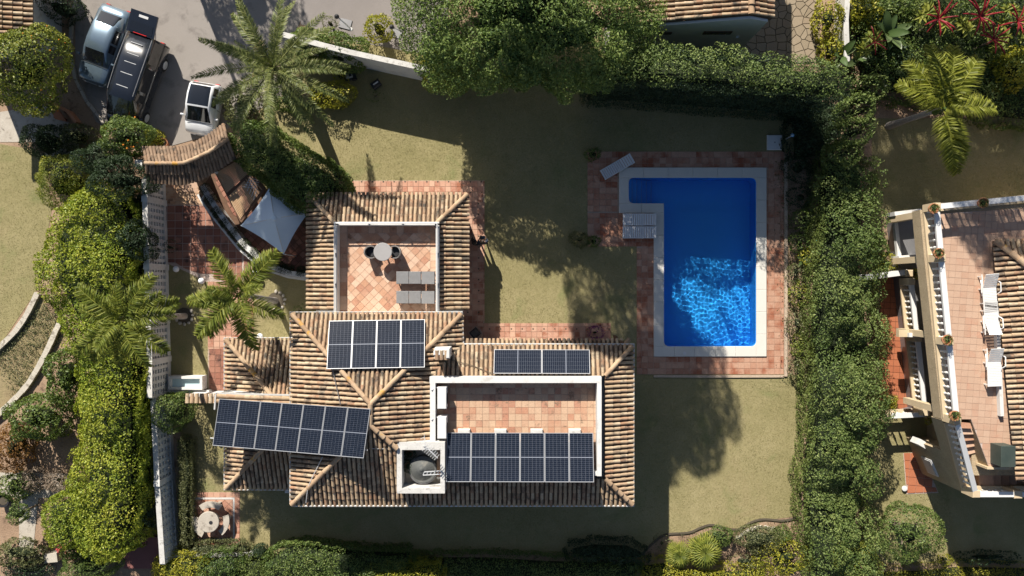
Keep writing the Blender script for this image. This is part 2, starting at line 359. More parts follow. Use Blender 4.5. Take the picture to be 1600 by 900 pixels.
lf_twig = LEAF("dry_twig", [(.18, .13, .09), (.3, .23, .17), (.4, .32, .25)], .1)
m_core = MAT("foliage_shade_core", [(.008, .014, .005), (.018, .026, .01)], .95, fine=.2)  # near-black solid core, its colour stands for shade deep in the foliage
# ------------------------------------------------------------------ plan geometry helpers
def clip_poly(sub, clip):
    """Sutherland-Hodgman, clip is a convex ccw polygon"""
    out = list(sub)
    for i in range(len(clip)):
        a, b = clip[i], clip[(i + 1) % len(clip)]
        inp, out = out, []
        if not inp: return []
        def side(p): return (b[0] - a[0]) * (p[1] - a[1]) - (b[1] - a[1]) * (p[0] - a[0])
        for j in range(len(inp)):
            p, q = inp[j], inp[(j + 1) % len(inp)]; sp, sq = side(p), side(q)
            if sp >= 0: out.append(p)
            if (sp >= 0) != (sq >= 0):
                k = sp / (sp - sq); out.append((p[0] + (q[0] - p[0]) * k, p[1] + (q[1] - p[1]) * k))
    return out
def area(p): return .5 * sum(p[i][0] * p[(i + 1) % len(p)][1] - p[(i + 1) % len(p)][0] * p[i][1] for i in range(len(p)))
def ccw(p): return list(p) if area(p) > 0 else list(reversed(p))
def pix(pts, z=0.0): return [tuple(P(x, y, z)[:2]) for x, y in pts]
def in_poly(x, y, poly):
    x = np.asarray(x); y = np.asarray(y); c = np.zeros(x.shape, bool); n = len(poly)
    for i in range(n):
        x0, y0 = poly[i]; x1, y1 = poly[(i + 1) % n]
        if y0 == y1: continue
        m = ((y0 > y) != (y1 > y)) & (x < (x1 - x0) * (y - y0) / (y1 - y0) + x0); c ^= m
    return c
def grid_cells(region, sx, sy, gap, ang=0.0, org=None, stagger=0.0, min_frac=.18):
    region = ccw(region); ca, sa = math.cos(ang), math.sin(ang)
    if org is None: org = region[0]
    loc = [((x - org[0]) * ca + (y - org[1]) * sa, -(x - org[0]) * sa + (y - org[1]) * ca) for x, y in region]
    i0 = math.floor(min(p[0] for p in loc) / sx) - 1; i1 = math.ceil(max(p[0] for p in loc) / sx) + 1
    j0 = math.floor(min(p[1] for p in loc) / sy) - 1; j1 = math.ceil(max(p[1] for p in loc) / sy) + 1
    out = []
    for j in range(j0, j1):
        o = stagger * sx * (j % 2)
        for i in range(i0, i1):
            x, y = i * sx + o, j * sy; g = gap / 2
            q = [(x + g, y + g), (x + sx - g, y + g), (x + sx - g, y + sy - g), (x + g, y + sy - g)]
            c = clip_poly(q, loc)
            if len(c) >= 3 and abs(area(c)) > min_frac * sx * sy:
                out.append([(org[0] + a * ca - b * sa, org[1] + a * sa + b * ca) for a, b in c])
    return out
def tiles(parent, cells, z0, z1, m, name='floor_tile', maxn=300, jit=.004, stuff_name=None):
    """every cell becomes a tile object of its own (alike tiles share mesh data); beyond maxn one joined part"""
    cells = sorted(cells, key=lambda c: -abs(area(c)))
    cache = {}; off = wl(parent)
    for c in cells[:maxn]:
        cx = sum(p[0] for p in c) / len(c); cyy = sum(p[1] for p in c) / len(c)
        rel = tuple((round(p[0] - cx, 3), round(p[1] - cyy, 3)) for p in c)
        me = cache.get(rel)
        if me is None:
            me = MB().prism(rel, 0, z1 - z0).mesh(name, m); cache[rel] = me
        o = link(name, me, parent, (cx - off.x, cyy - off.y, z0 - off.z + random.uniform(-jit, jit)))
        o.rotation_euler = (random.uniform(-1, 1) * jit * .8, random.uniform(-1, 1) * jit * .8, 0)
    if len(cells) > maxn:
        b = MB()
        for c in cells[maxn:]:
            d = random.uniform(-jit, jit); b.prism(c, z0 + d, z1 + d)
        tag(b.build(stuff_name or name + 's_joined', m, parent), kind='stuff')

# ------------------------------------------------------------------ foliage
def np_mesh(name, V, F, mats, tone=None, fmat=None):
    """V (n,3), F (m,4) or (m,3) arrays"""
    me = bpy.data.meshes.new(name); k = F.shape[1]
    me.vertices.add(len(V)); me.vertices.foreach_set("co", np.ascontiguousarray(V, np.float32).ravel())
    me.loops.add(F.size); me.loops.foreach_set("vertex_index", np.ascontiguousarray(F, np.int32).ravel())
    me.polygons.add(len(F)); me.polygons.foreach_set("loop_start", np.arange(0, F.size, k, dtype=np.int32))
    for m in (mats if isinstance(mats, (list, tuple)) else [mats]): me.materials.append(m)
    if fmat is not None: me.polygons.foreach_set("material_index", np.ascontiguousarray(fmat, np.int32))
    if tone is not None:
        a = me.attributes.new("tone", 'FLOAT', 'POINT'); a.data.foreach_set("value", np.ascontiguousarray(tone, np.float32))
    me.update(calc_edges=True); return me
def unit(a): return a / np.maximum(np.linalg.norm(a, axis=-1, keepdims=True), 1e-9)
def _hash(i, s): return np.modf(np.abs(np.sin(i @ np.array([127.1, 311.7, 74.7]) + s * 17.17) * 43758.5453))[0]
def worley(p, scale, seed=0):
    """distance to the nearest scattered point (in cells) and that point's own random"""
    q = p / scale; b = np.floor(q); d = np.full(len(p), 9.0); rid = np.zeros(len(p))
    for ix in (-1, 0, 1):
        for iy in (-1, 0, 1):
            for iz in (-1, 0, 1):
                c = b + np.array([ix, iy, iz]); f = c + np.stack([_hash(c, seed), _hash(c, seed + 1), _hash(c, seed + 2)], -1)
                dd = np.linalg.norm(q - f, axis=1); m = dd < d
                d = np.where(m, dd, d); rid = np.where(m, _hash(c, seed + 3), rid)
    return d, rid
LK = .68
def leaf_quads(pos, nrm, size, asp=.5, spread=.8, along=None, rng=RNG, fold=.18):
    n = len(pos); N = unit(nrm + spread * rng.normal(size=(n, 3)))
    t = rng.normal(size=(n, 3)) if along is None else along + .55 * rng.normal(size=(n, 3))
    t = unit(t - N * np.sum(t * N, 1, keepdims=True)); b = np.cross(N, t)
    s = (size * LK * rng.uniform(.6, 1.4, n))[:, None]
    V = np.stack([pos - t * s, pos + b * s * asp + N * s * fold, pos + t * s, pos - b * s * asp + N * s * fold], 1).reshape(-1, 3)
    F = np.arange(4 * n).reshape(n, 4)
    return V, F
def mass_mesh(name, pos, nrm, lf, size, asp, spread, tone, core=None, needle=False):
    V, F = leaf_quads(pos, nrm, size, asp, spread, nrm if needle else None)
    T = np.repeat(tone, 4); fm = np.zeros(len(F), np.int32)
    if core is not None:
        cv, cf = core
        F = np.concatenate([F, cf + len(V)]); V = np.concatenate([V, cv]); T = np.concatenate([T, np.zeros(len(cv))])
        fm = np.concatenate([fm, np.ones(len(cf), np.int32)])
    return np_mesh(name, V, F, [lf, m_core], T, fm)
def core_ball(c, r, n=10, m=6, seed=0):
    vs = []; fs = []
    for i in range(m + 1):
        th = math.pi * i / m
        for k in range(n):
            a = 2 * math.pi * k / n; f = .80 + .14 * math.sin(3 * a + seed + 2 * th) * math.sin(2.3 * th + seed) + .08 * math.sin(7 * a + 5 * th + seed); vs.append((c[0] + f * r[0] * math.sin(th) * math.cos(a), c[1] + f * r[1] * math.sin(th) * math.sin(a), c[2] + f * r[2] * math.cos(th)))
    for i in range(m):
        for k in range(n): fs.append((i * n + k, i * n + (k + 1) % n, (i + 1) * n + (k + 1) % n, (i + 1) * n + k))
    return np.array(vs), np.array(fs)
def join_core(lst):
    V = []; F = []; b = 0
    for v, f in lst: V.append(v); F.append(f + b); b += len(v)
    return np.concatenate(V), np.concatenate(F)
def crown_points(c, r, dens, lump, lscale, seed, low=-.35, depth=.18, rng=RNG):
    """points through the outer shell of a lumpy ellipsoid"""
    r = np.array(r, float); A = 4 * math.pi * ((r[0] * r[1]) ** 1.6 / 3 + (r[0] * r[2]) ** 1.6 / 3 + (r[1] * r[2]) ** 1.6 / 3) ** (1 / 1.6)
    n = int(A * dens * 2.2 * (1 - low) / 2)
    u = unit(rng.normal(size=(int(n * 2.4), 3))); u = u[u[:, 2] > low][:n]
    th = np.arctan2(u[:, 1], u[:, 0]); ph = rng.uniform(0, 6.28, 4)
    p = u * r * (1 + .11 * np.sin(2 * th + ph[0]) + .08 * np.sin(3 * th + ph[1] + 2 * u[:, 2]) + .07 * np.sin(5 * th + ph[2]))[:, None]
    d, rid = worley(p + seed * 3.1, lscale, seed)
    amp = lump * (1 - np.clip(d, 0, 1.2) ** 2) + (rid - .5) * lump * .7
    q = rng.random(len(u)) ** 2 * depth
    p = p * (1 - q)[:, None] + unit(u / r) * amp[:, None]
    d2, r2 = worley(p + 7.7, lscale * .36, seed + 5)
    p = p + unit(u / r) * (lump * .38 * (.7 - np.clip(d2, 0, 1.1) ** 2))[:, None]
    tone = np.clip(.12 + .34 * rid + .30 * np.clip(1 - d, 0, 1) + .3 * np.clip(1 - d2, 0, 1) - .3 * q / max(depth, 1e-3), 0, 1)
    k = rng.random(len(p)) > .75 * np.clip((d - .55) / .4, 0, 1) + .3 * np.clip((d2 - .6) / .4, 0, 1)
    return (p + np.array(c))[k], unit(u / r)[k], tone[k]
def bush(name, label, px, py, rx, ry, ztop, lf, cat='shrub', leaf=.07, dens=230, lump=.22, lscale=.55, zlow=0.0, asp=.5, spread=.8, group=None,
         trunk=True, needle=False, extra=None, root=None, depth=.2, core=.78, tr=None):
    """free-standing plant: trunk + crown; (px,py) centre and (rx,ry) radii as photographed at about its widest height"""
    rz = (ztop - zlow) / 2 if zlow > .3 else ztop * .62
    zc = ztop - rz
    zs = zc + rz * .45                                           # height whose outline is seen
    c = P(px, py, zs); R = (LEN(rx, zs), LEN(ry, zs), rz)
    t = root or thing(name, label, cat, (c.x, c.y, 0), 0, group)
    seed = random.randint(0, 999)
    Rr = [max(.1, R[0] - lump * .8), max(.1, R[1] - lump * .8), max(.1, R[2] - lump * .5)]
    p, nm, tone = crown_points((c.x, c.y, zc), Rr, dens, lump, lscale, seed, -.75 if zlow > .3 else -.5, depth)
    k = p[:, 2] > .03; p, nm, tone = p[k], nm[k], tone[k]
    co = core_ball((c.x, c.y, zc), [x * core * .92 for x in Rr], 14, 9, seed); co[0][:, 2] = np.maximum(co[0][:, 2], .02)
    off = np.array(wl(t)); co = (co[0] - off, co[1])
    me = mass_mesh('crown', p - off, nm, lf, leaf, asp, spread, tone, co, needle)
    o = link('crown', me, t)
    if trunk:
        b = MB(); r0 = tr or max(.03, min(R[0], R[1]) * .09)
        b.tube([(c.x, c.y, -.05), (c.x + .05, c.y + .03, zc * .5), (c.x, c.y, zc)], [r0 * 1.25, r0, r0 * .8], 7)
        for a in range(4):
            an = a * 1.57 + seed; b.tube([(c.x, c.y, zc * .6), (c.x + math.cos(an) * R[0] * .5, c.y + math.sin(an) * R[1] * .5, zc + R[2] * .25)], [r0 * .6, r0 * .25], 5)
        b.build('trunk', m_bark, t)
    if extra:
        mt, nfr, nm_, sz = extra
        idx = RNG.choice(len(p), min(nfr, len(p)), replace=False); b = MB()
        for i in idx:
            q = p[i] + nm[i] * .04; b.lathe([(.3 * sz, -sz), (sz * .9, -sz * .4), (sz, .1 * sz), (.5 * sz, sz * .85)], q, 6)
        b.build(nm_, mt, t)
    return t
def hedge(name, label, poly, ztop, lf, cat='hedge', zlow=0.0, lf_side=None, leaf=.07, dens=240, lump=.22, lscale=.6, rnd=.5, zfun=None, group=None, spread=.8, asp=.5, side_out=.12, needle=False,
          side_dens=1.0, taper=0.0, pixels=True):
    """clipped or loose hedge over a polygon (photo pixels at its top height)"""
    W = ccw(pix(poly, ztop)) if pixels else ccw(poly)
    cx = sum(p[0] for p in W) / len(W); cyy = sum(p[1] for p in W) / len(W)
    t = thing(name, label, cat, (cx, cyy, 0), 0, group); off = np.array(wl(t)); seed = random.randint(0, 999)
    zf = zfun or (lambda x, y: np.full(np.shape(x), ztop))
    A = abs(area(W)); dens = dens * 2.2; n = int(A * dens)
    xs = [p[0] for p in W]; ys = [p[1] for p in W]; bb = (max(xs) - min(xs)) * (max(ys) - min(ys))
    m = int(n * bb / A * 1.15) + 10
    X = RNG.uniform(min(xs), max(xs), m); Y = RNG.uniform(min(ys), max(ys), m); k = in_poly(X, Y, W); X, Y = X[k], Y[k]
    D = np.full(len(X), 9.0); EN = np.zeros((len(X), 2))
    for i in range(len(W)):
        a = np.array(W[i]); b = np.array(W[(i + 1) % len(W)]); e = b - a; l = np.linalg.norm(e); e = e / l; q = np.stack([X, Y], 1) - a
        s = np.clip(q @ e, 0, l); d = np.linalg.norm(q - s[:, None] * e, axis=1); c = d < D
        D = np.where(c, d, D); EN = np.where(c[:, None], np.array([e[1], -e[0]]), EN)
    rr = np.clip(1 - D / rnd, 0, 1); Z = zf(X, Y) - rnd * (1 - np.sqrt(np.maximum(0, 1 - rr ** 2)))
    p = np.stack([X, Y, Z], 1); nm = np.concatenate([EN * (rr ** 1.2)[:, None], np.sqrt(np.maximum(.05, 1 - rr ** 2))[:, None]], 1)
    PS, NS, FS = [p], [nm], [np.zeros(len(p))]
    for i in range(len(W)):
        a = np.array(W[i]); b = np.array(W[(i + 1) % len(W)]); e = b - a; l = np.linalg.norm(e); e = e / l; o = np.array([e[1], -e[0]])
        zt = float(np.mean(zf(np.array([(a[0] + b[0]) / 2]), np.array([(a[1] + b[1]) / 2]))))
        ns = int(l * max(.1, zt - rnd * .7 - zlow) * dens * side_dens)
        if ns < 1: continue
        s = RNG.uniform(0, l, ns); xy = a + s[:, None] * e
        zt_ = zf(xy[:, 0], xy[:, 1]); z = zlow + RNG.random(ns) ** .85 * (zt_ - rnd * .7 - zlow)
        xy = xy + o * (side_out + taper * (1 - (z - zlow) / max(.1, zt - zlow)))[:, None]
        PS.append(np.concatenate([xy, z[:, None]], 1)); NS.append(np.tile(np.array([o[0], o[1], .15]), (ns, 1))); FS.append(np.ones(ns))
    p = np.concatenate(PS); nm = unit(np.concatenate(NS)); sd = np.concatenate(FS)
    d, rid = worley(p, lscale, seed)
    lm = np.where((sd > 0) & (lf_side is not None), lump * .35, lump)
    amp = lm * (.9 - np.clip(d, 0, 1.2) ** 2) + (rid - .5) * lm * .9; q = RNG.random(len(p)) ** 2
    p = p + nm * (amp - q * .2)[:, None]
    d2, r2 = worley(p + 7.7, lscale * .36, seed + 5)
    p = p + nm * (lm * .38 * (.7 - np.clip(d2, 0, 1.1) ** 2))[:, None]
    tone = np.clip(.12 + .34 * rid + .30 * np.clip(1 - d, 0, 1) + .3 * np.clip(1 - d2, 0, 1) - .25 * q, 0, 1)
    tone = np.clip(tone + .16 * np.sin(p[:, 0] * .9 + 1.7 * np.sin(p[:, 1] * .6)) + .10 * np.sin(p[:, 1] * 2.1 + p[:, 2] * 2), 0, 1)
    kk = RNG.random(len(p)) > .7 * np.clip((d - .6) / .4, 0, 1) + .3 * np.clip((d2 - .6) / .4, 0, 1)
    p, nm, sd, tone = p[kk], nm[kk], sd[kk], tone[kk]
    p[:, 2] = np.maximum(p[:, 2], .03 + RNG.random(len(p)) * .05)
    # dark solid core standing for shade inside the hedge
    cc = np.array([cx, cyy]); ins = []
    nW = len(W)
    for i in range(nW):
        a = np.array(W[i - 1]); v = np.array(W[i]); b = np.array(W[(i + 1) % nW]); e1 = (v - a) / np.linalg.norm(v - a); e2 = (b - v) / np.linalg.norm(b - v)
        n_ = np.array([-e1[1] - e2[1], e1[0] + e2[0]]); n_ = n_ / max(np.linalg.norm(n_), 1e-6); ins.append(v + n_ * (.16 + rnd * .2))
    zt = [min(float(zf(np.array([q_[0]]), np.array([q_[1]]))[0]) for q_ in ins) - rnd * .5 - .12 - lump * .5] * len(ins)
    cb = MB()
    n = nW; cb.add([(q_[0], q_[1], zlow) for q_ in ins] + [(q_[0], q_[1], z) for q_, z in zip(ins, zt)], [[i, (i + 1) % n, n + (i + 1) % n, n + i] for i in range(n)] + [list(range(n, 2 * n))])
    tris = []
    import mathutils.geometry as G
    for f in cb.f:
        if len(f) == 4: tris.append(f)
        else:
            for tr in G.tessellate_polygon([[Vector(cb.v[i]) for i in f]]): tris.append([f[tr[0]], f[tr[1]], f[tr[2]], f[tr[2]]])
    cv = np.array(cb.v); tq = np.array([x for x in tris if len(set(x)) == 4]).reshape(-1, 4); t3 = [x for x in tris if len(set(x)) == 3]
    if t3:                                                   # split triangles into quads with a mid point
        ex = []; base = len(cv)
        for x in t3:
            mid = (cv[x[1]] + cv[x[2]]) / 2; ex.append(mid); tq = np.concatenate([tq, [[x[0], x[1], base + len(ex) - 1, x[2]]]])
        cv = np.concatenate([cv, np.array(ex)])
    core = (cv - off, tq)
    if lf_side is None:
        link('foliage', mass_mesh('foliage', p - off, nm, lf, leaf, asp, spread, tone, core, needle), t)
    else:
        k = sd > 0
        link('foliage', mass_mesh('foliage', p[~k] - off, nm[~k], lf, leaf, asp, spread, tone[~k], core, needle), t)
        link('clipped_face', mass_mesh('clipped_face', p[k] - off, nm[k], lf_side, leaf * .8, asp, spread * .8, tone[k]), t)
    return t

# ------------------------------------------------------------------ palms
def frond_mesh(name, m, Lf, nl, ll, droop, arch, plumose=False, seed=0, stiff=.6, width=.045):
    """a feather frond growing along +X and arching over; leaflets joined to its midrib"""
    rg = np.random.default_rng(seed); V = []; F = []; T = []
    def rach(s): return np.array([Lf * (s - .12 * s * s), 0, arch * Lf * s - droop * Lf * s ** 2.2])
    for k in range(14):
        a, b = rach(k / 14), rach((k + 1) / 14); r0 = .028 * (1 - .85 * k / 14) + .006; r1 = .028 * (1 - .85 * (k + 1) / 14) + .006; i = len(V)
        V += [a + [0, r0, 0], a + [0, 0, r0], a - [0, r0, 0], b + [0, r1, 0], b + [0, 0, r1], b - [0, r1, 0]]; T += [.75] * 6
        F += [(i, i + 1, i + 4, i + 3), (i + 1, i + 2, i + 5, i + 4), (i + 2, i, i + 3, i + 5)]
    for k in range(nl):
        s = .1 + .9 * (k + rg.random() * .6) / nl; base = rach(s); tg = unit(rach(min(1, s + .02)) - rach(max(0, s - .02)))
        for sd in (-1, 1):
            l = ll * (math.sin(math.pi * min(1, .22 + .8 * s * .95)) ** .6 + .12) * rg.uniform(.82, 1.12)
            up = rg.uniform(-.5, .75) if plumose else rg.uniform(.1, .45)
            fw = .35 + .75 * s if not plumose else .3 + .6 * s
            d = unit(tg * fw + np.array([0, sd, 0]) * 1.0 + np.array([0, 0, up]))
            wv = unit(np.cross(d, np.array([0, 0, 1.0]) + .5 * rg.normal(size=3))) * width * .5
            mid = base + d * l * .55 - np.array([0, 0, .05 * l * (1 - stiff)]); tip = base + d * l * (1.0) - np.array([0, 0, l * (1 - stiff) * .65])
            i = len(V); V += [base - wv * .6, base + wv * .6, mid + wv, mid - wv, tip]; tt = rg.uniform(0, .6); T += [tt] * 4 + [min(1, tt + .4)]
            F += [(i, i + 1, i + 2, i + 3), (i + 3, i + 2, i + 4, i + 4)]
    V = np.array(V); quads = [f for f in F if f[2] != f[3]]; tri = [f for f in F if f[2] == f[3]]
    me = bpy.data.meshes.new(name); me.from_pydata([tuple(v) for v in V], [], [list(f) for f in quads] + [list(f[:3]) for f in tri]); me.materials.append(m)
    a = me.attributes.new("tone", 'FLOAT', 'POINT'); a.data.foreach_set("value", np.array(T, np.float32)); me.update(); return me
def palm(name, label, bx, by, cx, cyp, z, meshes, fr, group=None, r=.16, bark=None, shaft=None, dry=None):
    """bx,by: photo pixel of the trunk foot; cx,cyp: pixel of the crown heart at height z; fr: list of (azimuth, pitch, scale)"""
    b0 = P(bx, by, 0); c = P(cx, cyp, z); t = thing(name, label, 'palm', tuple(b0), 0, group)
    mb = MB(); path = []; rs = []
    n = 14
    for i in range(n + 1):
        s = i / n; path.append(b0.lerp(c, s) + Vector((0, 0, 0)) + Vector((.06 * math.sin(s * 3), .05 * math.sin(s * 2.2), -.05 if i == 0 else 0)))
        rs.append(r * (1.35 - .45 * min(1, s * 3)) * (1 + .06 * (i % 2)))
    mb.tube(path, rs, 10); mb.build('trunk', bark or m_bark, t)
    if shaft:
        s_ = MB(); s_.tube([c - Vector((0, 0, .8)), c - Vector((0, 0, .3)), c + Vector((0, 0, .15))], [r * .9, r * .95, r * .4], 8); s_.build('crown_shaft', shaft, t)
    off = wl(t)
    for (az, pitch, scl) in fr:
        o = link('frond', random.choice(dry if dry and pitch < -24 and random.random() < .5 else meshes), t, tuple(c - off))
        o.rotation_euler = Euler((random.uniform(-.25, .25), -math.radians(pitch), math.radians(az)), 'XYZ'); o.scale = (scl, scl, scl)
    return t
# ------------------------------------------------------------------ ground, lawns, drive, street
def flat(name, polys, z, m, parent=None, kind='structure', thick=0.0):
    b = MB()
    for p in polys:
        p = ccw(p)
        if thick: b.prism(p, z - thick, z)
        else: b.poly([(x, y, z) for x, y in p])
    o = b.build(name, m, parent)
    if kind and parent is None: tag(o, kind=kind)
    return o
DK = (918, 237, 1224, 585)                                          # tiled pool surround, photo pixels
dk0 = P(DK[0], DK[3]); dk1 = P(DK[2], DK[1]); B_ = 450.0
ring = [[(-B_, -B_), (B_, -B_), (B_, dk0.y), (-B_, dk0.y)], [(-B_, dk1.y), (B_, dk1.y), (B_, B_), (-B_, B_)],
        [(-B_, dk0.y), (dk0.x, dk0.y), (dk0.x, dk1.y), (-B_, dk1.y)], [(dk1.x, dk0.y), (B_, dk0.y), (B_, dk1.y), (dk1.x, dk1.y)]]
nt_ = pix([(918, 385), (995, 385), (995, 585), (918, 585)])
flat('ground', ring + [nt_], 0.0, m_soil)
LAWNS = [[(455, 60), (1245, 60), (1245, 237), (380, 237)], [(380, 237), (918, 237), (918, 585), (380, 585)], [(918, 385), (995, 385), (995, 585), (918, 585)],
         [(282, 585), (1262, 585), (1250, 806), (1200, 812), (1160, 826), (1112, 824), (1075, 832), (1040, 834), (1000, 866), (282, 866)], [(258, 400), (380, 440), (380, 585), (262, 585)]]
flat('lawn', [pix(p) for p in LAWNS], .012, m_lawn)
flat('border_soil', [pix([(1224, 237), (1262, 237), (1262, 600), (1224, 600)])], .008, m_soil)  # bare soil of the planted border beside the pool
NB_LAWN = [[(0, 225), (60, 235), (82, 320), (60, 450), (0, 540)]]
flat('upper_lawn', [pix(p) for p in NB_LAWN], .012, m_lawn)
flat('far_lawn', [pix([(1362, 185), (1620, 185), (1620, 335), (1362, 335)]), pix([(1345, 600), (1620, 600), (1620, 880), (1345, 880)])], .010, m_lawn)
flat('driveway', [pix([(118, -60), (470, -60), (470, 32), (452, 70), (440, 150), (350, 205), (225, 240), (150, 190), (118, 110)])], .02, m_asph)
flat('street', [pix([(470, -60), (700, -60), (700, 92), (560, 66), (470, 38)])], .022, m_road)
flat('garden_path', [pix([(0, 175), (70, 165), (120, 200), (130, 285), (95, 285), (60, 222), (0, 222)]), pix([(0, 738), (120, 740), (122, 775), (60, 778), (52, 860), (30, 860), (30, 778), (0, 775)])], .014, m_conc)
kerb_pts = [(122, -10), (113, 40), (111, 85), (120, 125), (138, 160), (165, 194)]
kb = thing('kerb', 'pale curved concrete kerb round the parking bay', 'kerb', tuple(P(113, 85)))
ks = pix(kerb_pts)
for i in range(len(ks) - 1):
    a, b = Vector(ks[i]), Vector(ks[i + 1]); n = 2 if (b - a).length > 1.1 else 1
    for j in range(n):
        p, q = a.lerp(b, j / n + .01), a.lerp(b, (j + 1) / n - .01)
        MB().strip([p, q], .16, 0, .16).build('kerb_stone', m_conc, kb)
m_bed = MAT('pale_bed_soil', [(.20, .15, .085), (.27, .215, .12), (.22, .19, .09)], .95, nscale=1.2, fine=.2, fscale=14, bump=.5, bscale=9)
flat('planted_terrace', [pix([(-10, 560), (62, 462), (92, 506), (62, 570), (18, 628), (-10, 652)])], .013, m_bed)
# grass blades: one mass over the sunlit and shaded lawns
def blades(name, polys, dens, m, z=.012, size=.045, h=.05, lab=None):
    VV = []; TT = []
    for poly in polys:
        W = pix(poly); xs = [p[0] for p in W]; ys = [p[1] for p in W]
        n = int((max(xs) - min(xs)) * (max(ys) - min(ys)) * dens)
        X = RNG.uniform(min(xs), max(xs), n); Y = RNG.uniform(min(ys), max(ys), n); k = in_poly(X, Y, W); X, Y = X[k], Y[k]; n = len(X)
        a = RNG.uniform(0, 6.28, n); s = size * RNG.uniform(.5, 1.4, n); hh = h * RNG.uniform(.4, 1.3, n)
        p = np.stack([X, Y, np.full(n, z)], 1); d = np.stack([np.cos(a), np.sin(a), np.zeros(n)], 1)
        ln = np.stack([RNG.normal(size=n), RNG.normal(size=n), np.zeros(n)], 1) * (size * .9)
        V = np.stack([p - d * s[:, None] * .35, p + d * s[:, None] * .35, p + ln + np.stack([0 * hh, 0 * hh, hh], 1)], 1).reshape(-1, 3)
        VV.append(V); q = np.sin(X * .9 + 2 * np.sin(Y * .7)) * .25 + np.sin(Y * 1.7 + X * .5) * .2 + .5 + RNG.normal(size=n) * .15
        TT.append(np.repeat(np.clip(q, 0, 1), 3))
    V = np.concatenate(VV); F = np.arange(len(V)).reshape(-1, 3)
    tag(link(name, np_mesh(name, V, F, m, np.concatenate(TT))), kind='stuff')
blades('grass', LAWNS, 520, m_blade, size=.032, h=.028)
blades('neighbour_grass', NB_LAWN + [[(1362, 185), (1620, 185), (1620, 335), (1362, 335)], [(1350, 640), (1460, 640), (1500, 880), (1350, 880)]], 360, m_blade, size=.032, h=.028)

# ------------------------------------------------------------------ swimming pool
pool = thing('swimming_pool', 'blue L-shaped swimming pool with pale stone coping and corner steps', 'pool', tuple(P(1080, 400)))
inner = pix([(982, 278), (1181, 278), (1181, 541), (1037, 541), (1037, 318), (982, 318)])
def round_poly(p, r, n=4, skip=()):
    p = list(p); out = []
    N = len(p)
    for i in range(N):
        a, v, b = Vector(p[i - 1]), Vector(p[i]), Vector(p[(i + 1) % N])
        if i in skip: out.append(tuple(v)); continue
        d1 = (a - v).normalized(); d2 = (b - v).normalized(); s, e = v + d1 * r, v + d2 * r
        for k in range(n + 1):
            t = k / n; out.append(tuple((s * (1 - t) ** 2 + v * 2 * t * (1 - t) + e * t * t)))
    return out
inner_r = ccw(round_poly(inner, .28, 4, skip=(4,)))
m_basin = MAT("blue_pool_mosaic", [(.024, .36, .94), (.028, .39, .95)], .45, fine=.03)
m_step = MAT("pool_step_edge", [(.06, .32, .8), (.07, .35, .82)], .45, fine=.03)
bz = -1.45
wb = MB(); n = len(inner_r)
wb.add([(x, y, bz) for x, y in inner_r] + [(x, y, .03) for x, y in inner_r], [[(i + 1) % n, i, n + i, n + (i + 1) % n] for i in range(n)])
o = wb.build('basin_wall', m_basin, pool); o.cycles.is_caustics_receiver = True
o = MB().poly([(x, y, bz) for x, y in inner_r]).build('basin_floor', m_basin, pool); o.cycles.is_caustics_receiver = True
for i, xx in enumerate((989.5, 997.5, 1006, 1014.5, 1023)):
    a = P(982, 318); b = P(xx, 278); zz = -.30 - .24 * i
    prev = P(982 if i == 0 else (989.5, 997.5, 1006, 1014.5, 1023)[i - 1], 318)
    s_ = MB(); s_.add([], []); s_.prism([(prev.x, a.y + .02), (b.x, a.y + .02), (b.x, b.y - .02), (prev.x, b.y - .02)], bz, zz)
    st = s_.build('pool_step', m_basin, pool); st.cycles.is_caustics_receiver = True
    e_ = MB().box((b.x - .025, (a.y + b.y) / 2, zz + .008), (.06, b.y - a.y - .12, .012)).build('step_edge', m_step, st)
# water: real ripples so that the sun draws caustics on the floor
wx0, wy0 = P(982, 541)[:2]; wx1, wy1 = P(1181, 278)[:2]
step = .04; nx = int((wx1 - wx0 + .2) / step); ny = int((wy1 - wy0 + .2) / step)
gx = np.linspace(wx0 - .1, wx1 + .1, nx); gy = np.linspace(wy0 - .1, wy1 + .1, ny); X, Y = np.meshgrid(gx, gy); Z = np.full_like(X, -.10)
rg = np.random.default_rng(3)
for i in range(46):
    k = 2 * math.pi / (.14 + .2 * rg.random() ** 1.2); a = math.pi / 2 + rg.normal() * .6; Z += .00062 * (6.28 / k / .5) ** .9 * np.sin(k * (X * math.cos(a) + Y * math.sin(a)) + rg.random() * 6.28)
V = np.stack([X, Y, Z], -1).reshape(-1, 3)
I = (np.arange(ny - 1)[:, None] * nx + np.arange(nx - 1)[None, :]).ravel(); F = np.stack([I, I + 1, I + nx + 1, I + nx], 1)
grown = [tuple(p) for p in round_poly(ccw(pix([(980, 276), (1183, 276), (1183, 543), (1035, 543), (1035, 320), (980, 320)])), .2, 3, skip=())]
cen = V[F].mean(1); kk = in_poly(cen[:, 0], cen[:, 1], grown); F = F[kk]
m_water, t_, b_ = new_mat("pool_water"); t_.nodes.remove(b_); g_ = nd(t_, "ShaderNodeBsdfGlass"); g_.inputs["IOR"].default_value = 1.33; g_.inputs["Roughness"].default_value = 0
g_.inputs["Color"].default_value = (.94, .985, 1, 1); t_.links.new(g_.outputs[0], t_.nodes["Material Output"].inputs[0])
me = np_mesh('water', V - np.array(wl(pool)), F, m_water); me.polygons.foreach_set("use_smooth", [True] * len(F))
o = link('water', me, pool); o.cycles.is_caustics_caster = True; cy.caustics_refractive = True
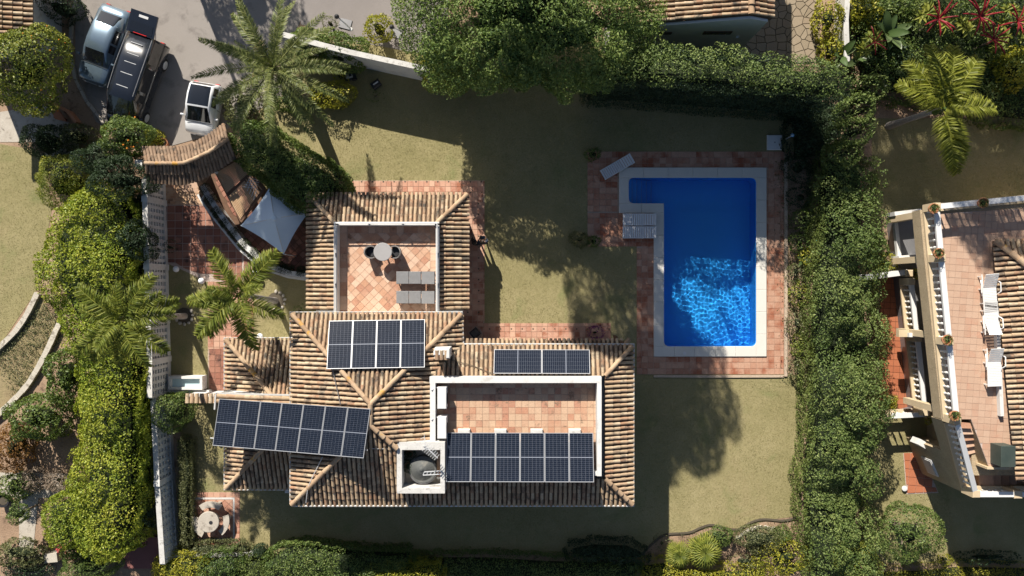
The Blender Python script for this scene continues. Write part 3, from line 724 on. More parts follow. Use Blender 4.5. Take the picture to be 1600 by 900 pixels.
# coping slabs
def slab_run(a, b, wpx, n, horiz, parent=pool):
    for i in range(n):
        t0, t1 = i / n, (i + 1) / n
        if horiz: q = [(a[0] + (b[0] - a[0]) * t0 + .08, a[1]), (a[0] + (b[0] - a[0]) * t1 - .08, a[1]), (a[0] + (b[0] - a[0]) * t1 - .08, a[1] + wpx), (a[0] + (b[0] - a[0]) * t0 + .08, a[1] + wpx)]
        else: q = [(a[0], a[1] + (b[1] - a[1]) * t0 + .08), (a[0] + wpx, a[1] + (b[1] - a[1]) * t0 + .08), (a[0] + wpx, a[1] + (b[1] - a[1]) * t1 - .08), (a[0], a[1] + (b[1] - a[1]) * t1 - .08)]
        q = pix(q); cx = sum(p[0] for p in q) / 4; cyy = sum(p[1] for p in q) / 4
        me = MB().cbox((0, 0, 0), (abs(q[1][0] - q[0][0]), abs(q[2][1] - q[0][1]), .10), .015).mesh('coping_slab', m_coping)
        off = wl(parent); link('coping_slab', me, parent, (cx - off.x, cyy - off.y, -off.z + .0))
slab_run((967, 262), (1197, 262), 16, 6, True); slab_run((1181, 278), (1181, 557), 16, 8, False); slab_run((1021, 541), (1181, 541), 16, 5, True)
slab_run((1021, 333), (1021, 541), 16, 6, False); slab_run((967, 318), (1037, 318), 15, 2, True); slab_run((967, 278), (967, 318), 15, 1, False)
c = P(1069.5, 552, .1); MB().lathe([(.09, 0), (.09, .012), (.07, .015)], c, 14).build('skimmer_lid', m_cleanwhite, pool)
# rounded inside corners of the coping
for (cx_, cy_, ax, ay) in ((982, 278, 1, -1), (1181, 278, -1, -1), (1181, 541, -1, 1), (1037, 541, 1, 1), (982, 318, 1, 1)):
    v = P(cx_, cy_); r = .28; pts = [(v.x, v.y)]
    s, e = Vector((v.x + ax * r, v.y)), Vector((v.x, v.y + ay * r)); vv = Vector((v.x, v.y))
    for k in range(6): t = k / 5; q = s * (1 - t) ** 2 + vv * 2 * t * (1 - t) + e * t * t; pts.append(tuple(q))
    MB().prism(ccw(pts), -.02, .097).build('coping_corner', m_coping, pool)
# tiled surround
deck = tag(flat('pool_surround', [pix([(918, 237), (1224, 237), (1224, 262), (918, 262)]), pix([(918, 262), (967, 262), (967, 333), (918, 333)]), pix([(918, 333), (1021, 333), (1021, 385), (918, 385)]),
      pix([(995, 385), (1021, 385), (1021, 585), (995, 585)]), pix([(1197, 262), (1224, 262), (1224, 585), (1197, 585)]), pix([(1021, 557), (1197, 557), (1197, 585), (1021, 585)])], .016, m_grout, kind='structure'), kind='structure')
cells = []
T_ = 9.4 / S
for q in ([(918, 237), (1224, 237), (1224, 262), (918, 262)], [(918, 262), (967, 262), (967, 333), (918, 333)], [(918, 333), (1021, 333), (1021, 385), (918, 385)],
          [(995, 385), (1021, 385), (1021, 585), (995, 585)], [(1197, 262), (1224, 262), (1224, 585), (1197, 585)], [(1021, 557), (1197, 557), (1197, 585), (1021, 585)]):
    cells += grid_cells(pix(q), T_, T_, .016, 0, tuple(P(918, 237)[:2]), 0)
random.shuffle(cells)
tiles(deck, cells, .0, .036, m_deck, 'deck_tile', 300)
m_wall_edge = MAT("sandy_edge", [(.40, .31, .23), (.5, .4, .31)], .95, nscale=5, fine=.25, bump=.5)
ed = thing('edging', 'rough sandy masonry edging round the pool terrace', 'edging', tuple(P(1226, 500)))
MB().strip(pix([(1227, 245), (1227.5, 420), (1227, 588)]), .16, 0, .10).build('side_edge', m_wall_edge, ed); MB().strip(pix([(1021, 587.5), (1100, 588), (1224, 587.5)]), .13, 0, .08).build('end_edge', m_wall_edge, ed)

# ------------------------------------------------------------------ tiled walks round the house
pathw = flat('house_walk', [pix([(528, 282), (757, 282), (757, 312), (528, 312)]), pix([(700, 312), (757, 312), (757, 505), (700, 505)]), pix([(690, 505), (954, 505), (954, 560), (690, 560)])], .016, m_grout)
cells = grid_cells(pix([(528, 282), (757, 282), (757, 312), (528, 312)]), 16.8 / 2 / S, 16.8 / 2 / S, .016, 0, tuple(P(528, 283)[:2])) + \
        grid_cells(pix([(724, 312), (757, 312), (757, 505), (724, 505)]), 16.8 / 2 / S, 16.8 / 2 / S, .016, 0, tuple(P(528, 283)[:2])) + \
        grid_cells(pix([(724, 505), (954, 505), (954, 540), (724, 540)]), 16.8 / 2 / S, 16.8 / 2 / S, .016, 0, tuple(P(528, 283)[:2]))
random.shuffle(cells)
tiles(pathw, cells, 0, .036, m_path, 'walk_tile', 300)
db = MB()                                                          # small dark inset squares between the walk tiles
for x in range(548, 757, 17): db.box(P(x, 284, .036) + Vector((0, 0, 0)), (.075, .075, .008)); db.box(P(x, 301, .036), (.075, .075, .008))
for y in range(318, 505, 17): db.box(P(748, y, .036), (.075, .075, .008)); db.box(P(731, y, .036), (.075, .075, .008))
for x in range(765, 954, 17): db.box(P(x, 514, .036), (.075, .075, .008)); db.box(P(x, 531, .036), (.075, .075, .008))
db.build('inset_tile', m_joint, pathw)
# ------------------------------------------------------------------ the house
house = thing('house', 'cream tiled villa with roof terraces, hip roofs and white walls', 'house', tuple(P(640, 560)))
TILES = []                                                          # (position, across, up, normal, length, width)
RP, TL = .212, .40                                                  # row pitch and tile length
def roof_plane(e0, e1, slope):
    """eave e0->e1 (left to right looking up the slope); returns origin, across, up-slope, normal"""
    a = (Vector(e1) - Vector(e0)); a.z = 0; a.normalize(); inn = Vector((-a.y, a.x, 0)); u = (inn + Vector((0, 0, slope))).normalized(); return Vector(e0), a, u, a.cross(u)
def add_slope(parent_mb, poly, e0, e1, slope, pitch=RP, tl=TL, store=TILES, lift=.0, out=.08):
    """poly: world points (x, y) in plan lying on the plane; lays rows of barrel tiles over it"""
    o, a, u, n = roof_plane(e0, e1, slope); ct = 1 / math.sqrt(1 + slope * slope)
    loc = []
    for p in poly:
        d = Vector((p[0] - o.x, p[1] - o.y, 0)); inn = Vector((-a.y, a.x, 0)); loc.append((d.dot(a), d.dot(inn) / ct))
    pts = [o + a * s + u * t for s, t in loc]
    parent_mb.add([q - Vector((0, 0, .16)) for q in pts] + [q for q in pts], [list(reversed(range(len(pts)))), [len(pts) + i for i in range(len(pts))]] +
                  [[i, (i + 1) % len(pts), len(pts) + (i + 1) % len(pts), len(pts) + i] for i in range(len(pts))])
    s0 = min(q[0] for q in loc); s1 = max(q[0] for q in loc); N = max(1, round((s1 - s0) / pitch)); pt = (s1 - s0) / N
    for i in range(N):
        s = s0 + (i + .5) * pt; ts = []
        for j in range(len(loc)):
            (xa, ya), (xb, yb) = loc[j], loc[(j + 1) % len(loc)]
            if (xa > s) != (xb > s): ts.append(ya + (yb - ya) * (s - xa) / (xb - xa))
        ts.sort()
        for k in range(0, len(ts) - 1, 2):
            t0, t1 = ts[k] - (out if abs(ts[k]) < .02 else 0), ts[k + 1]
            L_ = t1 - t0
            if L_ < .1: continue
            m = max(1, round(L_ / tl)); l = L_ / m
            for q in range(m):
                store.append((o + a * (s + random.uniform(-.008, .008)) + u * (t0 + q * l) + n * lift, a, u, n, l * 1.06, pt))
    return pts
def barrel(name, m, r0, r1, L_, seg=6):
    vs = []
    for (y, r, zz) in ((0, r0, .24), (L_, r1, .04)):
        for k in range(seg + 1):
            an = math.pi * k / seg; vs.append((r * math.cos(an), y, zz + r * math.sin(an) * .95))
    n = seg + 1
    fs = [[k, k + 1, n + k + 1, n + k] for k in range(seg)]
    fs.append(list(reversed(range(n))))
    me = bpy.data.meshes.new(name); me.from_pydata(vs, [], fs); me.materials.append(m); return me
def lay_tiles(store, roofs_parent, maxn, m, w0=.092, name='roof_tile'):
    store = sorted(store, key=lambda t: -t[0].z)
    me = barrel(name, m, .5, .40, 1.0); off = wl(roofs_parent); b = MB()
    base = [v.co.copy() for v in me.vertices]; fc = [list(p.vertices) for p in me.polygons]
    for i, (p, a, u, n, l, pt) in enumerate(store):
        wd = pt * .76 * random.uniform(.93, 1.05); M = Matrix((a, u, n)).transposed(); a2 = random.uniform(-.03, .03)
        R = M @ Matrix.Rotation(a2, 3, 'Z') @ Matrix.Rotation(random.uniform(-.015, .01), 3, 'X')
        if i < maxn:
            o = link(name, me, roofs_parent); o.matrix_local = Matrix.Translation(p - off) @ R.to_4x4() @ Matrix.Diagonal((wd, l, wd, 1))
        else:
            b.add([p + R @ Vector((v.x * wd, v.y * l, v.z * wd)) for v in base], fc)
    if b.v: tag(b.build(name + '_courses', m, roofs_parent, smooth=False), kind='stuff')
def ridge_line(a, b, parent, m=m_ridge, r=.115, name='ridge_tile', tl=.42):
    a, b = Vector(a), Vector(b); d = b - a; L_ = d.length; u = d / L_; sd = u.cross(Vector((0, 0, 1))).normalized(); n = sd.cross(u)
    k = max(1, round(L_ / tl)); me = RIDGE_ME; off = wl(parent)
    for i in range(k):
        p = a + u * (L_ * i / k) + n * .02
        o = link(name, me, parent); M = Matrix((sd, u, n)).transposed() @ Matrix.Rotation(random.uniform(-.03, .03), 3, 'Z')
        o.matrix_local = Matrix.Translation(p - off) @ M.to_4x4() @ Matrix.Diagonal((r * 2, L_ / k * 1.08, r * 2, 1))
RIDGE_ME = barrel('ridge_tile', m_ridge, .5, .42, 1.0, 7)
roof = MB()
SL = .43
# --- block M (middle) and R (right) share the eave height; L (left) and U (upper) are lower
ZE = 4.8
mx0, my1 = P(457, 491, ZE)[:2]; mx1, my0 = P(721, 787, ZE)[:2]; rx1, ry1 = P(987, 541, ZE)[:2]; ry0 = my0
hw = (mx1 - mx0) / 2; AZ = ZE + hw * SL; A = (mx0 + hw, my1 - hw); Bp = (mx0 + hw, my0 + hw)
ZP = 5.36; din = (ZP - ZE) / SL                                      # terrace parapet line
pxl = P(672, 600, 5.5).x; pxr = rx1 - din; pyt = ry1 - din; pyb = my0 + din
hipB = (Bp[0] + (AZ - ZP) / SL, Bp[1] - (AZ - ZP) / SL)
add_slope(roof, [(mx1, my1), (mx0, my1), A][::-1] if False else [(mx0, my1), A, (mx1, my1)], (mx1, my1, ZE), (mx0, my1, ZE), SL)
add_slope(roof, [(mx0, my0), (mx0, my1), A, Bp], (mx0, my1, ZE), (mx0, my0, ZE), SL)
vy = ry1 - (mx1 - pxl)
wt, wf = 6.05, 4.95                                                  # light well rim and floor
ox0, oy1 = P(620, 691, wt)[:2]; ox1, oy0 = P(695, 771, wt)[:2]; qx0, qy1 = P(628, 703, wt)[:2]; qx1, qy0 = P(688, 763, wt)[:2]
hipy = Bp[1] - (ox0 - Bp[0])
add_slope(roof, [(mx1, my1), (mx1, ry1), (pxl, vy), (pxl, oy1), (ox0, oy1), (ox0, hipy), Bp, A], (mx1, my0, ZE), (mx1, my1, ZE), SL)
for pl in ([(mx0, my0), (ox0, my0), (ox0, hipy), Bp], [(ox0, my0), (ox1, my0), (ox1, oy0), (ox0, oy0)], [(ox1, my0), (rx1, my0), (pxr, pyb), (ox1, pyb)]):
    add_slope(roof, pl, (mx0, my0, ZE), (rx1, my0, ZE), SL)
add_slope(roof, [(rx1, my0), (rx1, ry1), (pxr, pyt), (pxr, pyb)], (rx1, my0, ZE), (rx1, ry1, ZE), SL)
vt = (mx1 - din, pyt)
add_slope(roof, [(rx1, ry1), (mx1, ry1), (pxl, vy), (pxl, pyt), (pxr, pyt)][0:2] + [vt, (pxr, pyt)], (rx1, ry1, ZE), (mx1, ry1, ZE), SL)
# --- L
ZL = 2.75
lx0, ly1 = P(354, 531, ZL)[:2]; ly0 = P(354, 762, ZL).y; lx1 = mx0 + .25; lh = (ly1 - ly0) / 2; LZ = ZL + lh * SL; la = (lx0 + lh, ly1 - lh)
add_slope(roof, [(lx1, ly1), (lx0, ly1), la, (lx1, la[1])], (lx1, ly1, ZL), (lx0, ly1, ZL), SL)
add_slope(roof, [(lx0, ly1), (lx0, ly0), la], (lx0, ly1, ZL), (lx0, ly0, ZL), SL)
add_slope(roof, [(lx0, ly0), (lx1, ly0), (lx1, la[1]), la], (lx0, ly0, ZL), (lx1, ly0, ZL), SL)
# --- U: strips round the sunk terrace
ZU = 2.75
ux0, uy1 = P(482, 304, ZU)[:2]; ux1 = P(730, 304, ZU).x; uy0 = my1 + .15
ZUP = 3.36; ud = (ZUP - ZU) / SL
add_slope(roof, [(ux1, uy1), (ux0, uy1), (ux0 + ud, uy1 - ud), (ux1 - ud, uy1 - ud)], (ux1, uy1, ZU), (ux0, uy1, ZU), SL)
add_slope(roof, [(ux0, uy1), (ux0, uy0), (ux0 + ud, uy0), (ux0 + ud, uy1 - ud)], (ux0, uy1, ZU), (ux0, uy0, ZU), SL)
add_slope(roof, [(ux1, uy0), (ux1, uy1), (ux1 - ud, uy1 - ud), (ux1 - ud, uy0)], (ux1, uy0, ZU), (ux1, uy1, ZU), SL)
# --- low porch roof under R's north eave
ZN = 2.9
nx0, ny1 = P(727, 532, ZN)[:2]; nx1 = P(974, 532, ZN).x
add_slope(roof, [(nx1, ny1), (nx0, ny1), (nx0, ny1 - 1.1), (nx1, ny1 - 1.1)], (nx1, ny1, ZN), (nx0, ny1, ZN), SL)
roof_o = roof.build('roof', m_rbase, house)
lay_tiles(TILES, roof_o, 300, m_rtile)
def z3(p, z): return (p[0], p[1], z)
for a, b in ((z3((mx0, my1), ZE), z3(A, AZ)), (z3((mx1, my1), ZE), z3(A, AZ)), (z3((mx0, my0), ZE), z3(Bp, AZ)), (z3((ox0, hipy), AZ - SL * (ox0 - Bp[0])), z3(Bp, AZ)), (z3(A, AZ), z3(Bp, AZ)),
             (z3((rx1, ry1), ZE), z3((pxr, pyt), ZP)), (z3((rx1, my0), ZE), z3((pxr, pyb), ZP)),
             (z3((lx0, ly1), ZL), z3(la, LZ)), (z3((lx0, ly0), ZL), z3(la, LZ)), (z3(la, LZ), z3((lx1, la[1]), LZ)),
             (z3((ux0, uy1), ZU), z3((ux0 + ud, uy1 - ud), ZUP)), (z3((ux1, uy1), ZU), z3((ux1 - ud, uy1 - ud), ZUP)), ((nx1 + .25, ny1 + .05, ZN + .05), (nx1 - .45, ny1 - .7, ZN + .4))):
    ridge_line(Vector(a) + Vector((0, 0, .03)), Vector(b) + Vector((0, 0, .03)), roof_o)
# valley leads
vb = MB(); vb.strip([(mx1 + .02, ry1 + .02), (pxl, vy)], .16, 0, .03)
vb.v = [(x, y, z + ZE + .04 + SL * max(0, (mx1 - x))) for x, y, z in vb.v]; vb.build('valley_gutter', m_joint, roof_o)
# walls
def inset_walls(x0, y0, x1, y1, z, i=.35, name='wall'):
    MB().prism([(x0 + i, y0 + i), (x1 - i, y0 + i), (x1 - i, y1 - i), (x0 + i, y1 - i)], -.1, z).build(name, m_white, house)
inset_walls(mx0, my0, mx1, my1, ZE - .06); inset_walls(mx1 - .9, my0, rx1, ry1, ZE - .06, .36); inset_walls(lx0, ly0, lx1 + .5, ly1, ZL - .06); inset_walls(ux0, uy0 - .8, ux1, uy1, ZU - .06)
inset_walls(nx0, ny1 - 1.4, nx1, ny1, ZN - .06, .34)
# windows and doors on the walls the eaves leave in view from the side
def opening(c, wdt, hgt, nrm, name='window'):
    c = Vector(c); n = Vector(nrm); s = Vector((-n.y, n.x, 0)); M = Matrix((s, n, Vector((0, 0, 1)))).transposed()
    f = MB().box(c + n * .03, (wdt, .06, hgt), M).build(name, m_wood, house)
    MB().box(c + n * .064, (wdt - .14, .02, hgt - .14), M).build('pane', m_win, f)
for y in (-3.0, -5.4, -7.8):
    opening((rx1 - .36, y, 1.5), 1.2, 1.3, (1, 0, 0)); opening((rx1 - .36, y, 3.9), 1.0, 1.0, (1, 0, 0))
for x in (-9.0, -6.5, -4.0): opening((x, uy1 - .35, 1.3), 1.1, 1.3, (0, 1, 0)) if False else None
for x in (-1.0, 1.0, 3.4): opening((x, ny1 - .34, 1.2), 1.2, 2.1, (0, 1, 0), 'glazed_door')
for x in (-8.5, -5.5, -1.5, 2.0): opening((x, my0 + .35, 1.5), 1.2, 1.3, (0, -1, 0)); opening((x, my0 + .35, 3.9), 1.0, 1.0, (0, -1, 0))
for y in (2.9, 1.0): opening((ux1 - .35, y, 1.2), 1.2, 1.6, (1, 0, 0))
# gutters
def gutter(path, r=.05): MB().tube(path, r, 6).build('gutter', m_gutter, house)
g = .10
gutter([(mx0 - g, my0, ZE + .02), (mx0 - g, my1 + g, ZE + .02), (mx1 + g * .5, my1 + g, ZE + .02), (mx1 + g, ry1 + g, ZE + .02)], .035)
gutter([(mx1, ry1 + g, ZE + .02), (rx1 + g, ry1 + g, ZE + .02), (rx1 + g, my0 - g, ZE + .02), (mx0, my0 - g, ZE + .02)], .045)
gutter([(lx1 - .3, ly1 + g, ZL + .02), (lx0 - g, ly1 + g, ZL + .02), (lx0 - g, ly0 - g, ZL + .02), (lx1 - .3, ly0 - g, ZL + .02)], .04)
q = P(449, 765, 2.6); MB().cbox(q - Vector((0, 0, .2)), (.2, .3, .3)).build('rainwater_hopper', m_gutter, house)
# raised tiled coping over the left wing, beside the solar rack
ta, tb = P(340, 622, 4.35), P(456, 626, 4.35)
MB().strip([tuple(ta[:2]), tuple(tb[:2])], .42, 2.7, 4.3).build('parapet_wall', m_white, house)
cs = []; dv = (tb - ta); ln = dv.length; uu = dv / ln; ss = uu.cross(Vector((0, 0, 1)))
for r_ in (-.12, .10):
    n = round(ln / .42)
    for i in range(n): cs.append((ta + uu * (ln * i / n) - ss * r_, ss, uu, Vector((0, 0, 1)), ln / n * 1.05, .24))
me = barrel('coping_tile', m_rtile, .5, .44, 1.0)
for (p, a, u, n, l, pt) in cs:
    o = link('coping_tile', me, house); o.matrix_local = Matrix.Translation(p - wl(house)) @ Matrix((a, u, n)).transposed().to_4x4() @ Matrix.Diagonal((pt, l, pt, 1))
MB().strip([tuple(P(338, 615, 4.4)[:2]), tuple(P(457, 617.5, 4.4)[:2])], .07, 4.3, 4.42).build('flashing', m_gutter, house)
MB().strip([tuple(P(336.5, 616, 4.4)[:2]), tuple(P(335, 640, 4.4)[:2])], .07, 4.2, 4.4).build('flashing', m_gutter, house)
# --- upper terrace
UF = 3.0; UT = 3.66
ix0, iy1 = P(524, 349, UT)[:2]; ix1 = P(683.5, 349, UT).x; iy0 = my1 - .2; th = .16
for nm, pth in (('parapet', [(ix0, iy0), (ix0, iy1)]), ('parapet', [(ix0 - th / 2, iy1), (ix1 + th / 2, iy1)]), ('parapet', [(ix1, iy1), (ix1, iy0)])):
    MB().strip(pth, th, ZU, UT).build(nm, m_white, house)
rl = thing_rail = None
rb = MB(); zr = UT + .14
for pth in ([(ix0, iy0, zr), (ix0, iy1, zr)], [(ix0, iy1, zr), (ix1, iy1, zr)], [(ix1, iy1, zr), (ix1, iy0, zr)]): rb.tube(pth, .035, 6)
hr = rb.build('handrail', m_frame, house)
for p in [(ix0 + (ix1 - ix0) * t, iy1) for t in (.02, .33, .66, .98)] + [(ix0, iy1 - k * 1.45) for k in (1, 2)] + [(ix1, iy1 - k * 1.45) for k in (1, 2)]:
    MB().box((p[0], p[1], UT + .07), (.07, .07, .16)).build('rail_bracket', m_dark, hr)
fx0, fx1, fy1 = ix0 + th / 2, ix1 - th / 2, iy1 - th / 2
fl = flat('terrace_floor', [[(fx0, iy0), (fx1, iy0), (fx1, fy1), (fx0, fy1)]], UF, m_grout, house, None, .1)
bw = .34
cells = grid_cells([(fx0 + bw + .03, iy0), (fx1 - bw, iy0), (fx1 - bw, fy1 - bw * 2.2), (fx0 + bw + .03, fy1 - bw * 2.2)], .315, .315, .014, math.radians(45), (0, 0), 0, .1)
for q in ([(fx0, iy0), (fx0 + bw, iy0), (fx0 + bw, fy1), (fx0, fy1)], [(fx1 - bw + .015, iy0), (fx1, iy0), (fx1, fy1), (fx1 - bw + .015, fy1)], [(fx0 + bw + .03, fy1 - bw * 1.0), (fx1 - bw, fy1 - bw), (fx1 - bw, fy1), (fx0 + bw + .03, fy1)]):
    cells += grid_cells(q, bw, bw, .014, 0, q[0])
cells += grid_cells([(fx0 + bw + .03, fy1 - bw * 2.17), (fx1 - bw, fy1 - bw * 2.17), (fx1 - bw, fy1 - bw * 1.03), (fx0 + bw + .03, fy1 - bw * 1.03)], .32, .32, .014, math.radians(45), (0, .2), 0, .1)
nU = len(cells)
tiles(fl, cells, UF - .02, UF + .018, m_terr, 'floor_tile', 300)
# --- lower right terrace
RF = 5.1; RT = 5.8
jx0 = P(676, 594, RT).x; jx1 = P(936.5, 594, RT).x; jy1 = P(676, 593.5, RT).y; jy0 = P(676, 744, RT).y
MB().strip([(jx0 - .14, jy1), (jx1 + .1, jy1)], .28, ZE, RT).build('parapet', m_white, house)
MB().strip([(jx1, jy1 - .14), (jx1, jy0)], .2, ZE, RT).build('parapet', m_white, house)
MB().strip([(jx0, jy1 - .14), (jx0, P(676, 694, RT).y)], .24, ZE, RT).build('parapet', m_white, house)
MB().strip([(jx1 - .28, jy0 + .09), (jx1 + .1, jy0 + .09)], .18, ZE, RT - .1).build('parapet_return', m_white, house)
gx0, gx1, gy1, gy0 = jx0 + .12, jx1 - .1, jy1 - .14, P(676, 748, RF).y
fl2 = flat('terrace_floor', [[(gx0, gy0), (gx1, gy0), (gx1, gy1), (gx0, gy1)]], RF, m_grout, house, None, .1)
cells = grid_cells([(gx0, gy0), (gx1, gy0), (gx1, gy1), (gx0, gy1)], .30, .30, .014, 0, (gx0, gy1))
vis = [c for c in cells if c[0][1] > P(0, 684, RF).y]; hid = [c for c in cells if c[0][1] <= P(0, 684, RF).y]
tiles(fl2, vis, RF - .02, RF + .018, m_terr2, 'floor_tile', max(0, 300 - nU) if nU < 300 else 60)
b = MB()
for c in hid: b.prism(c, RF - .02, RF + .018)
tag(b.build('floor_tiles_under_panels', m_terr2, fl2), kind='stuff')
MB().strip([(gx0, gy0 + .05), (gx1, gy0 + .05)], .1, ZE, RF + .05).build('terrace_kerb', m_white, house)
# --- chimney with a little tiled cap
ch = P(691, 551, 6.1); cw, cd = LEN(24, 6.1), LEN(15, 6.1)
cm = MB().prism([(ch.x - cw / 2, ch.y - cd / 2), (ch.x + cw / 2, ch.y - cd / 2), (ch.x + cw / 2, ch.y + cd / 2), (ch.x - cw / 2, ch.y + cd / 2)], 4.9, 6.2).build('chimney', m_white, house)
me = barrel('cap_tile', m_rtile, .5, .46, 1.0)
for i in range(3):
    o = link('cap_tile', me, cm); o.matrix_local = Matrix.Translation(Vector((ch.x - cw * .3 + i * cw * .3, ch.y - cd * .62, 6.3)) - wl(cm)) @ Matrix.Rotation(.25, 4, 'X') @ Matrix.Diagonal((.2, cd * 1.0, .2, 1))
MB().cbox((ch.x - .02, ch.y - .0, 6.2), (cw * 1.0, cd * .45, .24), .03).build('chimney_cap', m_white, cm)
MB().cbox((ch.x + cw * .42, ch.y, 6.2), (cw * .22, cd * 1.05, .3), .03).build('chimney_cap', m_white, cm)
# --- open light well with its white walls
wm = MB()
for p in ([(ox0, oy0), (ox1, oy0), (ox1, qy0), (ox0, qy0)], [(ox0, qy1), (ox1, qy1), (ox1, oy1), (ox0, oy1)], [(ox0, qy0), (qx0, qy0), (qx0, qy1), (ox0, qy1)], [(qx1, qy0), (ox1, qy0), (ox1, qy1), (qx1, qy1)]):
    wm.prism(p, 4.5, wt)
well = wm.build('light_well_wall', m_oldwhite, house)
MB().prism([(qx0, qy0), (qx1, qy0), (qx1, qy1), (qx0, qy1)], 4.70, 4.95).build('light_well_floor', m_conc, house)
# ------------------------------------------------------------------ solar panels
def panel_mesh(ex, ey, nx_=6, ny_=12):
    """panel as frame, backsheet and half cells over the vectors ex (short side) and ey (long side)"""
    ex, ey = Vector(ex), Vector(ey); n = ex.cross(ey).normalized(); 
    if n.z < 0: n = -n
    w_, h_ = ex.length, ey.length; fu, fv = .022 / w_, .022 / h_
    def q(u, v, z): return ex * u + ey * v + n * z
    def slab(mb, u0, u1, v0, v1, z0, z1):
        vs = [q(u0, v0, z0), q(u1, v0, z0), q(u1, v1, z0), q(u0, v1, z0), q(u0, v0, z1), q(u1, v0, z1), q(u1, v1, z1), q(u0, v1, z1)]
        mb.add(vs, [[3, 2, 1, 0], [4, 5, 6, 7], [0, 1, 5, 4], [1, 2, 6, 5], [2, 3, 7, 6], [3, 0, 4, 7]])
    f = MB(); slab(f, 0, 1, 0, fv, -.03, .012); slab(f, 0, 1, 1 - fv, 1, -.03, .012); slab(f, 0, fu, fv, 1 - fv, -.03, .012); slab(f, 1 - fu, 1, fv, 1 - fv, -.03, .012)
    bs = MB(); slab(bs, fu, 1 - fu, fv, 1 - fv, -.02, .0)
    c = MB(); gu, gv = .0030 / w_, .0030 / h_; mid = .016 / h_
    for j in range(2 * ny_):
        v0 = (fv + .004 + (j / (2 * ny_)) * (1 - 2 * fv - .008)); v1 = (fv + .004 + ((j + 1) / (2 * ny_)) * (1 - 2 * fv - .008))
        if j == ny_ - 1: v1 -= mid
        if j == ny_: v0 += mid
        for i in range(nx_):
            u0 = fu + .004 + i / nx_ * (1 - 2 * fu - .008); u1 = fu + .004 + (i + 1) / nx_ * (1 - 2 * fu - .008)
            c.poly([q(u0 + gu, v0 + gv, .004), q(u1 - gu, v0 + gv, .004), q(u1 - gu, v1 - gv, .004), q(u0 + gu, v1 - gv, .004)])
    return f.mesh('frame', m_alu), bs.mesh('backsheet', m_backsheet), c.mesh('cells', m_cell)
def array(corners, n, label_fn, group, gap=.018, rot90=False):
    """corners: top-left, top-right, bottom-right, bottom-left in world; n panels side by side along the top"""
    tl, tr, br, bl = corners; ex_all = ((tr - tl) + (br - bl)) / 2; ey = ((bl - tl) + (br - tr)) / 2
    wv = ex_all * (1 / n); ex = wv * (1 - gap / wv.length)
    ms = panel_mesh(ex, ey) if not rot90 else panel_mesh(ey, ex)
    base = (tl + tr + br + bl) / 4 - ex_all / 2 - ey / 2
    for i in range(n):
        p = base + wv * i
        t = thing('solar_panel', label_fn(i), 'solar panel', tuple(p), 0, group)
        f = link('frame', ms[0], t); link('backsheet', ms[1], t); tag(link('cells', ms[2], t), kind='stuff')
        # feet under the panel
        fb = MB()
        for (u, v) in ((.15, .12), (.85, .12), (.85, .88), (.15, .88)):
            a = p + ex * u + ey * v - Vector((0, 0, .03)); fb.box(a - Vector((0, 0, .09)), (.05, .05, .18))
        fb.build('bracket', m_grey, t)
    return tl, ex_all, ey
ORD = ['first', 'second', 'third', 'fourth', 'fifth', 'sixth', 'seventh']
def onroof(px, py, pt, nrm, lift=.24):
    """hit the slope through pt with normal nrm, then stand lift above it"""
    pt = Vector(pt) + Vector(nrm) * lift; n = Vector(nrm); o = Vector((0, 0, H)); d = P(px, py, 0) - o
    k = (pt - o).dot(n) / d.dot(n); return o + d * k
ctn = 1 / math.sqrt(1 + SL * SL)
nN = Vector((0, SL * ctn, ctn)); mN = (mx0, my1, ZE); rN = (rx1, ry1, ZE)
array([onroof(514, 501, mN, nN), onroof(665, 499.5, mN, nN), onroof(663.5, 573.5, mN, nN), onroof(511, 577, mN, nN)], 4,
      lambda i: f'dark blue solar panel on the upper slope, {ORD[i]} of four from the west end', 'solar panels on the upper slope')
array([onroof(772, 546, rN, nN), onroof(922, 546.5, rN, nN), onroof(922.5, 584, rN, nN), onroof(771.5, 583.5, rN, nN)], 2,
      lambda i: 'sideways solar panel above the white parapet, ' + ('beside the chimney end' if i == 0 else 'at the pool end'), 'sideways solar panels', rot90=True)
array([P(345, 622, 4.7), P(577, 640, 6.7), P(571, 715, 6.75), P(330, 697, 4.75)], 7,
      lambda i: f'slanting solar panel of the long tilted row, {ORD[i]} from the garden end', 'solar panels in the long tilted row')
array([P(698.5, 676, 5.5), P(927.5, 676.5, 5.5), P(928.5, 753.5, 6.0), P(697, 753, 6.0)], 6,
      lambda i: f'upright solar panel on the tiled terrace, {ORD[i]} from the light well', 'solar panels on the tiled terrace')
for i, x in enumerate((725, 782, 838.5, 898, 0)[:4]):
    c = P(x, 674, 5.3); o = MB().cbox((c.x, c.y - .12, RF + .02), (.56, .45, .26), .03).build('ballast_block', m_oldwhite)
    tag(o, f'white concrete ballast block under the terrace solar row, {ORD[i]} from the light well', 'block', 'ballast blocks under the terrace panels')
# rack rails poking out beside the rows
rk = thing('panel_rack', 'grey rails and posts carrying the long tilted solar row', 'rack', tuple(P(450, 670, 4)))
for (a, b) in (((342, 630, 4.66), (578, 648, 6.66)), ((327.5, 685, 4.70), (574, 704, 6.70))):
    p, q = P(*a) - Vector((0, 0, .10)), P(*b) - Vector((0, 0, .10)); MB().tube([p, q], .03, 5).build('rail', m_frame, rk)
    for t in (.1, .35, .6): s = p.lerp(q, t); MB().tube([(s.x, s.y, 3.0 if t < .4 else 4.9), s], .025, 5).build('post', m_frame, rk)
